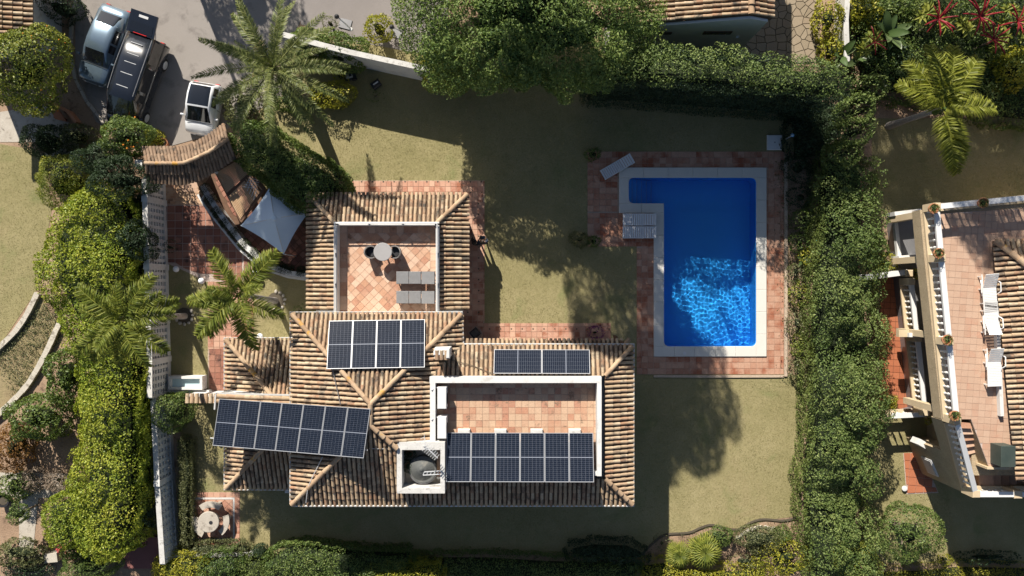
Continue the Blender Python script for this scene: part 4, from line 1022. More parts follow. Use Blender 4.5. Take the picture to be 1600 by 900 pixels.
# cables on the tiles
tag(MB().tube([onroof(520, 578, (mx0, my1, ZE), Vector((-SL * ctn, 0, ctn)), .14), onroof(526, 606, (mx0, my1, ZE), Vector((-SL * ctn, 0, ctn)), .14), onroof(532, 632, (mx0, my1, ZE), Vector((-SL * ctn, 0, ctn)), .14)], .018, 5).build('cable', m_grey), 'thin grey cable running down the tiles below the upper panels', 'cable')
nS = Vector((0, -SL * ctn, ctn))
tag(MB().tube([onroof(504, 714, (mx0, my0, ZE), Vector((-SL * ctn, 0, ctn)), .15), onroof(487, 748, (mx0, my0, ZE), Vector((-SL * ctn, 0, ctn)), .15), onroof(481, 762, (mx0, my0, ZE), nS, .16), onroof(478, 786, (mx0, my0, ZE), nS, .15)], .02, 5).build('cable', m_frame),
    'pale conduit crossing the hip below the long tilted row', 'cable')
tag(MB().tube([P(577, 701, 6.1), P(619, 701.5, 6.0)], .015, 5).build('cable', m_frame), 'straight pale wire between light well and tilted solar row', 'cable')
tag(MB().tube([onroof(706, 563, rN, nN, .14), onroof(735, 570, rN, nN, .15), onroof(760, 580, rN, nN, .15), onroof(780, 587, rN, nN, .15)], .016, 5).build('cable', m_joint), 'dark cable across the tiles beside the sideways solar panels', 'cable')
# ------------------------------------------------------------------ air-conditioning units
def ac(px, py, label):
    c = P(px, py, 5.9); t = thing('air_conditioner', label, 'air conditioner', (c.x, c.y, RF + .02), 0, 'air conditioners on the terrace')
    w_, d_ = LEN(14, 5.9), LEN(34, 5.9)
    MB().cbox((0, 0, .08), (w_, d_, .72), .025).build('casing', m_cleanwhite, t, True)
    g_ = MB().lathe([(.24, 0), (.24, .03), (.2, .035)], (0, 0, 0), 18)
    g_.v = [(w_ / 2 + z, y * 1.0 - .06, .46 + x) for x, y, z in g_.v]; g_.build('fan_grille', m_dark, t, True)
    for s in (-1, 1): MB().box((0, s * d_ * .36, .04), (w_ * .9, .08, .08)).build('foot', m_dark, t, True)
    MB().tube([(-w_ * .3, d_ * .42, .5), (-w_ * .5 - .1, d_ * .46, .52), (-w_ * .5 - .22, d_ * .40, .68), (-w_ * .5 - .28, d_ * .36, .72)], .035, 6).build('pipe', m_cleanwhite, t, True)
    return t
ac(690.5, 622, 'white air conditioner in the terrace corner below the chimney'); ac(690.5, 668.5, 'white air conditioner beside the light well and solar panels')
# ------------------------------------------------------------------ things in the light well
c = P(661, 734, 5.5)
tk = thing('water_tank', 'dark grey cone-topped tank standing in the white light well', 'tank', (c.x, c.y, 4.95))
MB().lathe([(.58, 0), (.60, .03), (.60, .55)], (0, 0, 0), 28).build('drum', m_tank, tk, True, smooth=False)
MB().lathe([(.56, .55), (.2, .80), (.12, .83), (.04, .88)], (-.04, .06, 0), 24).build('conical_lid', m_tank, tk, True)
MB().tube([(math.cos(a) * .64, math.sin(a) * .64, .5) for a in np.linspace(2.2, 5.8, 24)], .02, 5).build('hoop', m_grey, tk, True)
c = P(667, 706, 6.6); an = thing('tv_aerial', 'pale television aerial with comb-like rods above the light well', 'aerial', tuple(P(662, 697, 6.0)))
d0, d1 = P(664, 697, 6.9), P(684, 716, 6.9); MB().tube([P(662, 697, 5.9), P(664.5, 698, 6.95)], .025, 6).build('mast', m_frame, an); MB().tube([d0, d1], .022, 6).build('boom', m_frame, an)
per = (d1 - d0).cross(Vector((0, 0, 1))).normalized()
for i in range(7):
    q = d0.lerp(d1, .08 + i * .14); l_ = .24 - .012 * i; MB().tube([q - per * l_, q + per * l_], .014, 5).build('rod', m_frame, an)
for k in range(5): q = P(660 + k * 1.2, 684 + k * 4, 6.95); MB().tube([q - Vector((.08, .05, 0)), q + Vector((.1, .04, 0))], .012, 5).build('rod', m_frame, an)
MB().tube([P(663, 679, 6.95), P(664.5, 698, 6.95)], .014, 5).build('boom', m_frame, an)
ld = thing('ladder', 'short pale ladder lying across the light well above the tank', 'ladder', tuple(P(675, 741, 6.1)))
for (a, b) in (((663, 737.5), (691, 735.5)), ((661, 742.5), (689, 741))): MB().tube([P(*a, 6.12), P(*b, 6.12)], .025, 5).build('rail', m_frame, ld)
for i in range(6): t = i / 5; MB().tube([P(663 + 28 * t, 737.5 - 2 * t, 6.12), P(661 + 28 * t, 742.5 - 1.5 * t, 6.12)], .018, 5).build('rung', m_frame, ld)
for (px, py, lab) in ((638, 712, 'dark leafy potted plant in the light well corner'), (637, 731, 'dark leafy potted plant lower in the light well')):
    c = P(px, py, 5.6); pt = thing('potted_plant', lab, 'plant', (c.x, c.y, 4.95))
    MB().lathe([(.12, 0), (.17, .2), (.15, .2)], (0, 0, 0), 12).build('pot', m_pot, pt, True)
    p_, n_, to_ = crown_points((0, 0, .35), (.26, .26, .22), 420, .08, .2, 3, -.4, .3); link('foliage', mass_mesh('foliage', p_, n_, lf_dark, .05, .45, .9, to_, core_ball((0, 0, .33), (.16, .16, .14), 8, 4)), pt)

# ------------------------------------------------------------------ furniture on the upper terrace
c = P(598, 393.5, UF + .75)
rt = thing('round_table', 'round grey table on the upper roof terrace between two wicker chairs', 'table', (c.x, c.y, UF + .02))
MB().lathe([(.42, .70), (.435, .71), (.435, .735), (.42, .745)], (0, 0, 0), 36).build('table_top', m_table, rt, True)
MB().lathe([(.06, .03), (.045, .1), (.045, .70)], (0, 0, 0), 12).build('pedestal', m_dark, rt, True); MB().lathe([(.26, 0), (.26, .02), (.06, .05)], (0, 0, 0), 20).build('base', m_dark, rt, True)
def tub(px, py, rz, label):
    c = P(px, py, UF + .5); t = thing('wicker_chair', label, 'chair', (c.x, c.y, UF + .02), rz, 'wicker tub chairs round the grey table')
    b = MB(); n = 18; prof_o, prof_i = .31, .255
    ang = [math.radians(-35 + 250 * i / n) for i in range(n + 1)]
    vs = []
    for a in ang:
        hgt = .62 + .14 * max(0, math.sin(a)) ** 2
        for (r, z) in ((prof_o * .8, .05), (prof_o, .35), (prof_o * 1.03, hgt), (prof_i * 1.03, hgt), (prof_i * .95, .36), (prof_i * .8, .10)): vs.append((r * math.cos(a), r * math.sin(a), z))
    k = 6; fs = [[i * k + j, (i + 1) * k + j, (i + 1) * k + (j + 1) % k, i * k + (j + 1) % k] for i in range(n) for j in range(k)] + [list(range(k)), [n * k + j for j in reversed(range(k))]]
    b.add(vs, fs).build('woven_shell', m_wicker, t, True, smooth=False)
    MB().lathe([(.235, .30), (.25, .34), (.24, .40), (.2, .42)], (0, 0, 0), 20).build('cushion', m_dark, t, True)
    MB().lathe([(.2, .0), (.2, .3)], (0, 0, 0), 14).build('base', m_wicker, t, True)
tub(580, 394, math.radians(90), 'grey wicker tub chair on the west side of the round table'); tub(617, 394, math.radians(-90), 'grey wicker tub chair on the east side of the round table')
def lounger(name, label, c, rz, L_, W_, m_s, m_f, zf, back=.2, slats=0, group=None, cat='sun lounger', hgt=.30, gap=None):
    """lies along local +X with its raised backrest at the +X end"""
    t = thing(name, label, cat, (c.x, c.y, zf), rz, group); h = hgt; bl = L_ * .36
    for s in (-1, 1): MB().box((-bl / 2, s * (W_ / 2 - .02), h), (L_ - bl, .04, .05)).build('side_rail', m_f, t, True)
    for sx in (-L_ / 2 + .08, L_ / 2 - bl - .05, L_ / 2 - .1):
        for s in (-1, 1): MB().box((sx, s * (W_ / 2 - .03), h / 2 - .015), (.05, .045, h - .03)).build('leg', m_f, t, True)
    for s in (-1, 1): MB().box((L_ / 2 - bl / 2, s * (W_ / 2 - .02), h - .002), (bl, .036, .04)).build('side_rail', m_f, t, True)
    an = math.atan2(back, bl); M = Matrix.Rotation(-an, 3, 'Y')
    if slats:
        n = slats; nb = max(2, int(n * .36)); ns = n - nb
        for i in range(ns): MB().cbox((-L_ / 2 + (i + .5) * (L_ - bl) / ns, 0, h + .015), ((L_ - bl) / ns * .86, W_ - .02, .025), .006).build('slat', m_s, t, True)
        bp = MB()
        for i in range(nb):
            s = (i + .5) * bl / nb; q = Vector((L_ / 2 - bl, 0, h + .03)) + M @ Vector((s / math.cos(an), 0, 0)); MB().box(q, (bl / nb * .86, W_ - .02, .025), M).build('slat', m_s, t, True)
    else:
        for (x0, x1) in ((-L_ / 2, -L_ / 2 + (L_ - bl) * .5 - .006), (-L_ / 2 + (L_ - bl) * .5 + .006, L_ / 2 - bl - .02)):
            MB().cbox(((x0 + x1) / 2, 0, h + .015), (x1 - x0, W_, .06), .02).build('seat_cushion', m_s, t, True)
        q = Vector((L_ / 2 - bl, 0, h + .05)) + M @ Vector((bl / 2 / math.cos(an), 0, 0)); MB().box(q, (bl / math.cos(an) - .04, W_, .06), M).build('backrest', m_s, t, True)
    MB().tube([(L_ / 2 - bl * .45, -W_ * .4, h - .02), (L_ / 2 - bl * .2, -W_ * .4, h + back * .7)], .014, 5).build('prop_bar', m_f, t, True); MB().tube([(L_ / 2 - bl * .45, W_ * .4, h - .02), (L_ / 2 - bl * .2, W_ * .4, h + back * .7)], .014, 5).build('prop_bar', m_f, t, True)
    return t
lounger('sun_lounger', 'grey cushioned sun lounger nearer the round table on the roof terrace', P(650, 434, UF + .35), math.pi * 0, 1.88, .60, m_sling, m_dark, UF + .02, .3, group='grey loungers on the roof terrace')
lounger('sun_lounger', 'grey cushioned sun lounger farther from the round table on the roof terrace', P(650, 464.5, UF + .35), 0, 1.88, .60, m_sling, m_dark, UF + .02, .3, group='grey loungers on the roof terrace')
# ------------------------------------------------------------------ by the pool
m_pslat = MAT("pale_lounger_slat", [(.55, .56, .58), (.64, .65, .66)], .6, fine=.04)
G_ = 'white loungers beside the pool'
lounger('pool_lounger', 'white slatted lounger set askew at the pool terrace corner', P(964.5, 260.5, .35), math.radians(30), 1.78, .56, m_pslat, m_cleanwhite, .036, .12, 15, G_)
lounger('pool_lounger', 'white slatted lounger by the pool steps, nearer the steps', P(999, 343, .35), 0, 1.72, .62, m_pslat, m_cleanwhite, .036, .10, 15, G_)
lounger('pool_lounger', 'white slatted lounger by the pool, farther from the steps', P(999, 363, .35), 0, 1.74, .62, m_pslat, m_cleanwhite, .036, .10, 15, G_)
c = P(1210.5, 222.5, .1); sh = thing('pool_shower', 'white square shower tray with a slim shower post behind the pool', 'shower', (c.x, c.y, 0))
MB().cbox((0, 0, .0), (.78, .78, .12), .03).build('shower_tray', m_cleanwhite, sh, True); MB().lathe([(.04, .12), (.04, .126)], (0, 0, 0), 10).build('drain', m_grey, sh, True)
MB().tube([(.45, .1, 0), (.45, .1, 1.5), (.42, .1, 1.6), (.32, .08, 1.62)], .025, 6).build('shower_post', m_frame, sh, True)
m_blue = MAT("sky_blue_plastic", [(.2, .42, .66), (.26, .48, .7)], .4, fine=0); MB().lathe([(.02, 2.12), (.09, 2.15), (.09, 2.17), (.03, 2.2)], (.42, .10, -.6), 12).build('shower_head', m_blue, sh, True)
# ------------------------------------------------------------------ west patio
GRID0 = tuple(P(262, 321)[:2]); TP = 11.9 / S
patio = flat('patio', [pix([(258, 285), (315, 285), (352, 352), (400, 408), (420, 424), (400, 440), (322, 440), (290, 424), (258, 410)])], .02, m_groutw)
reg = [[(258, 321), (333, 321), (352, 352), (378, 388), (378, 410), (258, 410)], [(258, 410), (378, 410), (378, 440), (322, 440), (290, 420)], [(378, 390), (400, 408), (420, 424), (400, 438), (378, 440)]]
cells = []
for q in reg: cells += grid_cells(pix(q), TP, TP, .035, 0, GRID0, 0, .25)
tiles(patio, cells, .0, .042, m_patio, 'patio_tile', 300)
strip = flat('patio_strip', [pix([(258, 285), (316, 285), (333, 321), (258, 321)])], .024, m_groutw)
cells = grid_cells(pix([(258, 285), (316, 285), (333, 320), (258, 320)]), .28, .14, .012, 0, tuple(P(258, 285)[:2]), .5)
tiles(strip, cells, .0, .040, m_brick, 'paving_brick', 300)
tiles(strip, grid_cells(pix([(283, 283), (310, 283), (312, 300), (283, 300)]), .42, .42, .03, 0, tuple(P(284, 283)[:2])), .03, .046, m_pink, 'square_tile', 20)
walk = flat('side_walk', [pix([(325, 440), (378, 440), (396, 470), (396, 600), (325, 612)])], .02, m_grout)
cells = grid_cells(pix([(325, 440), (378, 440), (396, 470), (396, 545), (325, 545)]), .31, .31, .02, 0, tuple(P(325, 440)[:2])); tiles(walk, cells, 0, .04, m_path, 'walk_tile', 250)
cells = grid_cells(pix([(327, 545), (356, 545), (356, 612), (327, 612)]), .31, .31, .02, 0, tuple(P(327, 545)[:2])); tiles(walk, cells, 0, .04, m_patio, 'walk_tile', 100)
# curved planter: two white walls with clipped box cubes between
outer_c = [(316, 290), (327, 308), (345, 335), (362, 358), (383, 384), (405, 404), (428, 418), (452, 427), (484, 432)]
inner_c = [(309, 304), (320, 322), (337, 345), (355, 367), (372, 388), (395, 408), (420, 423), (450, 433), (484, 438)]
pl = thing('planter', 'curved white double-walled planter holding clipped box plants', 'planter', tuple(P(362, 370)))
MB().strip(pix(outer_c, .7), .27, 0, .75).build('high_wall', m_white, pl); MB().strip(pix(inner_c, .4), .11, 0, .42).build('low_wall', m_white, pl)
so = MB(); a = pix(outer_c, .3); b = pix(inner_c, .3); so.add([(x, y, .3) for x, y in a] + [(x, y, .3) for x, y in b], [[i + 1, i, len(a) + i, len(a) + i + 1] for i in range(len(a) - 1)]).build('planter_soil', m_soil, pl)
for i in range(7):
    t = (i + .5) / 7 * 7.4; k = int(t); f = t - k; q = [outer_c[k][j] + (outer_c[k + 1][j] - outer_c[k][j]) * f for j in (0, 1)]; r_ = [inner_c[k][j] + (inner_c[k + 1][j] - inner_c[k][j]) * f for j in (0, 1)]
    MB().strip(pix([q, r_], .4), .06, .25, .44).build('divider', m_white, pl)
bx = [(319, 295), (328.5, 311), (337.5, 330.5), (350.5, 347.5), (364, 364), (380, 381), (395.5, 396.5), (437, 417), (449, 421), (470, 424)]
pos_w = ['nearest the tiled archway', 'second from the tiled archway', 'third from the tiled archway', 'fourth from the tiled archway', 'fifth from the tiled archway', 'sixth from the tiled archway', 'seventh from the tiled archway', 'third from the house roof', 'second from the house roof', 'nearest the house roof']
for i, (x, y) in enumerate(bx):
    ang = math.atan2(-(bx[min(i + 1, 9)][1] - bx[max(i - 1, 0)][1]), bx[min(i + 1, 9)][0] - bx[max(i - 1, 0)][0]); c = P(x, y, .75); s = .21; R = Matrix.Rotation(ang, 2)
    hedge('box_plant', f'clipped square box plant in the curved planter, {pos_w[i]}', [tuple(Vector((c.x, c.y)) + R @ Vector(v)) for v in ((-s, -s), (s, -s), (s, s), (-s, s))], .82, lf_box, 'plant', .3, None, .035, 900, .04, .2, .06, None, 'clipped box plants in the curved planter', side_out=.02, pixels=False)
# brick court with bamboo screens, north of the planter
court = flat('brick_court', [pix([(320, 288), (336, 262), (368, 248), (420, 300), (482, 345), (482, 430), (440, 420), (395, 395), (350, 345)])], .022, m_wood)
cr = [[(334, 278), (362, 258), (392, 300), (412, 322), (380, 345), (365, 335)], [(392, 340), (420, 320), (482, 360), (482, 428), (452, 424), (405, 400), (380, 372)]]
cells = []
for q in cr: cells += grid_cells(pix(q), .30, .30, .03, math.radians(42), tuple(P(340, 270)[:2]), 0, .2)
tiles(court, cells[:260], 0, .044, m_patio, 'court_tile', 300)
sc_ = thing('slatted_pergola', 'low pergola of split bamboo and dark beams beside the pale canopy', 'pergola', tuple(P(372, 300)))
A_, B2, C_, D_ = Vector((336, 268)), Vector((372, 248)), Vector((413, 296)), Vector((377, 347))
def pl_pt(u, v, z): q = (A_ * (1 - u) + B2 * u) * (1 - v) + (D_ * (1 - u) + C_ * u) * v; return P(q.x, q.y, z)
for v0, v1 in ((.03, .43), (.5, .95)):
    n = 24
    for i in range(n):
        u = (i + .5) / n
        if v0 > .4 and u > .72 and i % 2: continue
        MB().tube([pl_pt(u, v0, 1.9), pl_pt(u + .01, v1, 1.9)], .028, 5).build('bamboo_slat', m_bamboo, sc_)
for v in (.0, .465, .98): MB().strip([tuple(pl_pt(-.02, v, 1.9)[:2]), tuple(pl_pt(1.02, v, 1.9)[:2])], .13, 1.76, 1.87).build('beam', m_wood, sc_)
for u in (-.01, 1.01): MB().strip([tuple(pl_pt(u, 0, 1.9)[:2]), tuple(pl_pt(u, 1, 1.9)[:2])], .10, 1.70, 1.80).build('beam', m_wood, sc_)
for u, v in ((0, 0), (1, 0), (0, 1), (1, 1)): q = pl_pt(u, v, 1.8); MB().box((q.x, q.y, .88), (.1, .1, 1.76)).build('post', m_wood, sc_)
for k in range(5):
    a = pl_pt(.55 + k * .09, .56, 1.94); b = pl_pt(.86 + k * .05, .82 - k * .01, 1.94); MB().tube([a, b], .014, 4).build('lattice_lath', m_cleanwhite, sc_)
    a = pl_pt(.95 - k * .02, .52 + k * .08, 1.95); b = pl_pt(.60 - k * .0, .62 + k * .08, 1.95); MB().tube([a, b], .014, 4).build('lattice_lath', m_cleanwhite, sc_)
# pale four-cornered canopy
cz, cc = 2.1, [(420.5, 294), (481, 333), (443.5, 397.5), (376, 352.5)]
ap = P(428, 341, 2.85); gz = thing('gazebo', 'pale four-cornered fabric canopy with a shade-blue tint beside the tiled roof', 'gazebo', tuple(P(430, 345)))
cp = [P(x, y, cz) for x, y in cc]; mb = MB(); N_ = 12; V = []; idx = {}
for s in range(4):
    a, b = cp[s], cp[(s + 1) % 4]; g_ = []
    for i in range(N_ + 1):
        row = []
        for j in range(N_ + 1):
            u, v = i / N_, j / N_; e = a.lerp(b, v); cen2 = (cp[0] + cp[1] + cp[2] + cp[3]) / 4
            e = e + (cen2 - e) * (.06 * math.sin(math.pi * v)); q = ap.lerp(e, u); q.z = cz + (ap.z - cz) * ((1 - u) ** 1.25) - .0 + .05 * math.sin(math.pi * v) * u * 0; row.append(len(mb.v)); mb.v.append(tuple(q))
        g_.append(row)
    for i in range(N_):
        for j in range(N_): mb.f.append([g_[i][j], g_[i + 1][j], g_[i + 1][j + 1], g_[i][j + 1]]); mb.m.append(0)
mb.build('canopy', m_fabric, gz)
for q in cp: MB().tube([(q.x * .995, q.y, 0), (q.x * .995, q.y, cz - .02)], .03, 6).build('pole', m_frame, gz)
for q in cp: MB().tube([q - Vector((0, 0, .03)), ap - Vector((0, 0, .06))], .02, 5).build('rib', m_frame, gz)
MB().lathe([(.16, -.04), (.12, .05), (.03, .08)], ap, 12).build('vent_cap', m_fabric, gz)
# ------------------------------------------------------------------ tiled archway over the gate
ar = thing('tiled_archway', 'curved barrel-tiled gate roof over the entrance to the patio', 'archway', tuple(P(290, 245)))
rd = [(227, 255.5), (286, 255.5), (303, 249), (330, 236), (357, 217)]; up_ = [(222, 231), (282, 231), (296, 229), (322, 215), (352, 194)]; lo_ = [(229, 284), (286, 288), (312, 282), (346, 262), (369, 246)]
zr_, ze_ = 3.3, 2.75; ST = []; arb = MB()
def poly_at(pl_, z, t):
    P3 = [P(x, y, z) for x, y in pl_]; d = [0]
    for i in range(len(P3) - 1): d.append(d[-1] + (P3[i + 1] - P3[i]).length)
    s = t * d[-1]
    for i in range(len(P3) - 1):
        if s <= d[i + 1] + 1e-9: return P3[i].lerp(P3[i + 1], (s - d[i]) / (d[i + 1] - d[i]))
    return P3[-1]
NR = 26
for side, ed in ((1, up_), (-1, lo_)):
    for i in range(NR):
        t = (i + .5) / NR; e_ = poly_at(ed, ze_, t); r_ = poly_at(rd, zr_, t); tt = poly_at(ed, ze_, min(1, t + .02)) - poly_at(ed, ze_, max(0, t - .02)); u = (r_ - e_); L_ = u.length; u.normalize()
        a = tt.normalized() * (1 if side < 0 else -1); n = a.cross(u).normalized(); a = u.cross(n)
        for k in range(2): ST.append((e_ + u * (L_ * k / 2) + n * .02, a, u, n, L_ / 2 * 1.06, .225 if side > 0 else .23))
    n_ = NR + 1; pe = [poly_at(ed, ze_ - .02, i / NR) for i in range(n_)]; pr = [poly_at(rd, zr_ - .02, i / NR) for i in range(n_)]
    arb.add(pe + pr, [[i, i + 1, n_ + i + 1, n_ + i] for i in range(NR)])
arr = arb.build('roof', m_rbase, ar); lay_tiles(ST, arr, 200, m_rdark)
rp = [poly_at(rd, zr_ + .05, i / 16) for i in range(17)]
for i in range(16): ridge_line(rp[i], rp[i + 1], arr, r=.10, tl=.3)
for (x, y) in ((236, 262), (305, 262), (350, 228), (285, 243)): q = P(x, y, 1.3); MB().box((q.x, q.y, 1.35), (.35, .35, 2.7)).build('pillar', m_white, ar)
q0, q1 = P(318, 262, 2.5), P(334, 268, 2.5); MB().strip([tuple(q0[:2]), tuple(q1[:2])], .14, 0, 2.6).build('gate_wall', m_white, ar)
# ------------------------------------------------------------------ white breeze-block wall along the west side
def pierced_wall(name, label, base, top_h, pitch=.33, cap=.26, plinth=.35, thick=.16, m=m_white):
    t = thing(name, label, 'wall', tuple(P(*base[0]))); W = [Vector(tuple(P(x, y)[:2])) for x, y in base]
    MB().strip([tuple(p) for p in W], thick + .06, 0, plinth).build('plinth', m, t); MB().strip([tuple(p) for p in W], cap, top_h - .1, top_h).build('coping', m_oldwhite, t)
    b = MB()
    for i in range(len(W) - 1):
        a, c = W[i], W[i + 1]; d = c - a; L_ = d.length; u = d / L_; n = max(1, int(L_ / pitch)); an = math.atan2(u.y, u.x); R = Matrix.Rotation(an, 3, 'Z')
        for k in range(n + 1): q = a + u * (L_ * k / n); b.box((q.x, q.y, (plinth + top_h - .1) / 2), (.15, thick, top_h - .1 - plinth), R)
        nz = max(2, int((top_h - .1 - plinth) / .30))
        for k in range(1, nz): z = plinth + (top_h - .1 - plinth) * k / nz; q = (a + c) / 2; b.box((q.x, q.y, z), (L_, thick - .01, .13), R)
        if i: MB().box((a.x, a.y, top_h / 2 + .02), (.3, .3, top_h + .04)).build('pier', m, t)
    tag(b.build('pierced_blocks', m, t), kind='stuff')
    return t
pierced_wall('pierced_wall', 'white pierced block wall running along the west side of the patio', [(256, 288), (257, 318), (260, 418), (262, 500), (264, 560), (264, 612)], 2.3)
pierced_wall('pierced_wall', 'white pierced block wall with weathered coping beside the small round seat', [(264, 618), (270, 742), (278, 862)], 1.9)
# tiled wall cap joining the house, small white tub
jw = thing('garden_wall', 'short garden wall with a barrel-tile cap joining the left wing', 'wall', tuple(P(312, 622)))
a, b = P(289, 622, 1.9), P(340, 622, 1.9); MB().strip([tuple(a[:2]), tuple(b[:2])], .26, 0, 1.8).build('wall', m_white, jw); n = 7; me = barrel('cap_tile', m_rtile, .5, .46, 1.0)
for i in range(n):
    p = a.lerp(b, (i + .5) / n); o = link('cap_tile', me, jw); o.matrix_local = Matrix.Translation(Vector((p.x, p.y - .24, 1.84)) - wl(jw)) @ Matrix.Diagonal(((b.x - a.x) / n * .92, .48, .22, 1))
tub_ = thing('water_basin', 'white rectangular basin of pale water beside the pierced wall', 'basin', tuple(P(290, 599)))
x0, y1, z_ = *P(263, 588, .7)[:2], .7; x1, y0 = P(316, 609, .7)[:2]; i_ = .13
for q in ([(x0, y0), (x1, y0), (x1, y0 + i_), (x0, y0 + i_)], [(x0, y1 - i_), (x1, y1 - i_), (x1, y1), (x0, y1)], [(x0, y0 + i_), (x0 + i_, y0 + i_), (x0 + i_, y1 - i_), (x0, y1 - i_)], [(x1 - i_, y0 + i_), (x1, y0 + i_), (x1, y1 - i_), (x1 - i_, y1 - i_)]):
    MB().prism(q, 0, z_).build('rim', m_white, tub_)
m_bw = MAT("pale_basin_water", [(.42, .58, .62), (.5, .64, .68)], .08, nscale=2, fine=.02); MB().prism([(x0 + i_, y0 + i_), (x1 - i_, y0 + i_), (x1 - i_, y1 - i_), (x0 + i_, y1 - i_)], .3, .5).build('water', m_bw, tub_)
MB().strip(pix([(262, 612), (327, 612)], .4), .16, 0, .45).build('side_wall', m_white, tub_)
for (x, y, lab) in ((275.5, 420.5, 'white globe lamp on the shaded lawn beside the pierced wall'), (315, 439, 'white globe lamp at the edge of the patio tiles'), (406.5, 525.5, 'white globe lamp beside the left wing roof'), (399, 426, 'white globe lamp under the palm frond by the curved planter')):
    c = P(x, y, .4); g_ = thing('globe_lamp', lab, 'lamp', (c.x, c.y, 0), 0, 'globe garden lamps'); MB().lathe([(.05, 0), (.05, .28)], (0, 0, 0), 8).build('stem', m_dark, g_, True)
    MB().lathe([(.16 * math.sin(math.pi * k / 10) + .001, .43 - .16 * math.cos(math.pi * k / 10)) for k in range(11)], (0, 0, 0), 18).build('globe', m_globe, g_, True, smooth=True)
def stone_ring(name, label, px, py, r, n, miss=0):
    c = P(px, py); t = thing(name, label, 'stone ring', tuple(c)); MB().lathe([(r * .95, 0), (r * .9, .03)], (0, 0, 0), 18).build('soil', m_joint, t, True)
    for i in range(n):
        a = -2.2 + 4.2 * i / n + miss; s = random.uniform(.07, .11); b = MB().lathe([(s * .7, 0), (s, s * .4), (s * .7, s * .9), (s * .2, s * 1.05)], (0, 0, 0), 7); o = b.build('stone', m_stone, t, True); o.location = (math.cos(a) * r, math.sin(a) * r, .0); o.rotation_euler = (0, 0, a * 3); o.scale = (1.1, .85, 1)
stone_ring('palm_bed', 'ring of pale stones round the palm foot near the roof', 431, 470, .48, 9); stone_ring('palm_bed', 'ring of pale stones round the palm foot near the pierced wall', 288, 493, .45, 8, -.9)
# ------------------------------------------------------------------ stone seat in the corner
sq = flat('seat_terrace', [pix([(296, 769), (375, 769), (375, 851), (296, 851)])], .02, m_grout)
cells = grid_cells(pix([(296, 769), (375, 769), (375, 777), (296, 777)]), .32, .26, .012) + grid_cells(pix([(296, 843), (375, 843), (375, 851), (296, 851)]), .32, .26, .012) + grid_cells(pix([(296, 777), (302, 777), (302, 843), (296, 843)]), .2, .32, .012) + grid_cells(pix([(367, 777), (375, 777), (375, 843), (367, 843)]), .26, .32, .012)
cells += grid_cells(pix([(305.5, 780.5), (364, 780.5), (364, 840), (305.5, 840)]), .31, .31, .014, math.radians(45)); tiles(sq, cells, 0, .042, m_path, 'seat_tile', 300)
for q in ([(302, 777), (367, 777), (367, 780), (302, 780)], [(302, 840.5), (367, 840.5), (367, 843), (302, 843)], [(302, 780), (305, 780), (305, 840.5), (302, 840.5)], [(364.5, 780), (367, 780), (367, 840.5), (364.5, 840.5)]): MB().prism(ccw(pix(q)), 0, .046).build('white_border', m_oldwhite, sq)
c = P(326, 815.5, .75); st_ = thing('stone_table', 'round weathered stone table in the corner of the lawn', 'table', (c.x, c.y, .042))
MB().lathe([(.50, .64), (.54, .68), (.54, .74), (.51, .755)], (0, 0, 0), 32).build('table_top', m_conc, st_, True); MB().lathe([(.3, 0), (.2, .08), (.16, .4), (.26, .64)], (0, 0, 0), 16).build('pedestal', m_conc, st_, True); MB().lathe([(.10, .755), (.09, .765)], (.13, -.03, 0), 14).build('parasol_hole', m_dark, st_, True)
for k, (a0, a1, lab) in enumerate(((52, 128, 'curved stone bench on the house-facing side of the round stone table'), (168, 242, 'curved stone bench between the stone table and the low hedge'), (-52, 18, 'curved stone bench on the lawn side of the stone table'))):
    t = thing('stone_bench', lab, 'bench', (c.x, c.y, .042), 0, 'curved benches round the stone table'); b = MB(); n = 12; ri, ro = .66, .97; vs = []
    for i in range(n + 1):
        a = math.radians(a0 + (a1 - a0) * i / n)
        for (r, z) in ((ri, .36), (ro, .36), (ro, .46), (ri, .46)): vs.append((r * math.cos(a), r * math.sin(a), z))
    b.add(vs, [[4 * i + j, 4 * i + 4 + j, 4 * i + 4 + (j + 1) % 4, 4 * i + (j + 1) % 4] for i in range(n) for j in range(4)] + [[3, 2, 1, 0], [4 * n + j for j in range(4)]]).build('seat', m_conc, t, True)
    for f in (.2, .8):
        a = math.radians(a0 + (a1 - a0) * f); MB().box((.82 * math.cos(a), .82 * math.sin(a), .18), (.24, .12, .36), Matrix.Rotation(a, 3, 'Z')).build('leg', m_conc, t, True)
lw = thing('low_wall', 'low white wall behind the hedge at the bottom corner', 'wall', tuple(P(335, 868))); MB().strip(pix([(272, 869), (395, 866)], .5), .22, 0, .5).build('wall', m_white, lw)
lw = thing('red_gate_steps', 'dark red painted steps at the foot of the pierced wall', 'steps', tuple(P(226, 855)))
for i in range(3): a = pix([(196, 838 + i * 17), (272, 838 + i * 17), (272, 855 + i * 17), (192, 855 + i * 17)], .2); MB().prism(ccw(a), 0, .36 - .11 * i).build('step', m_rail, lw)
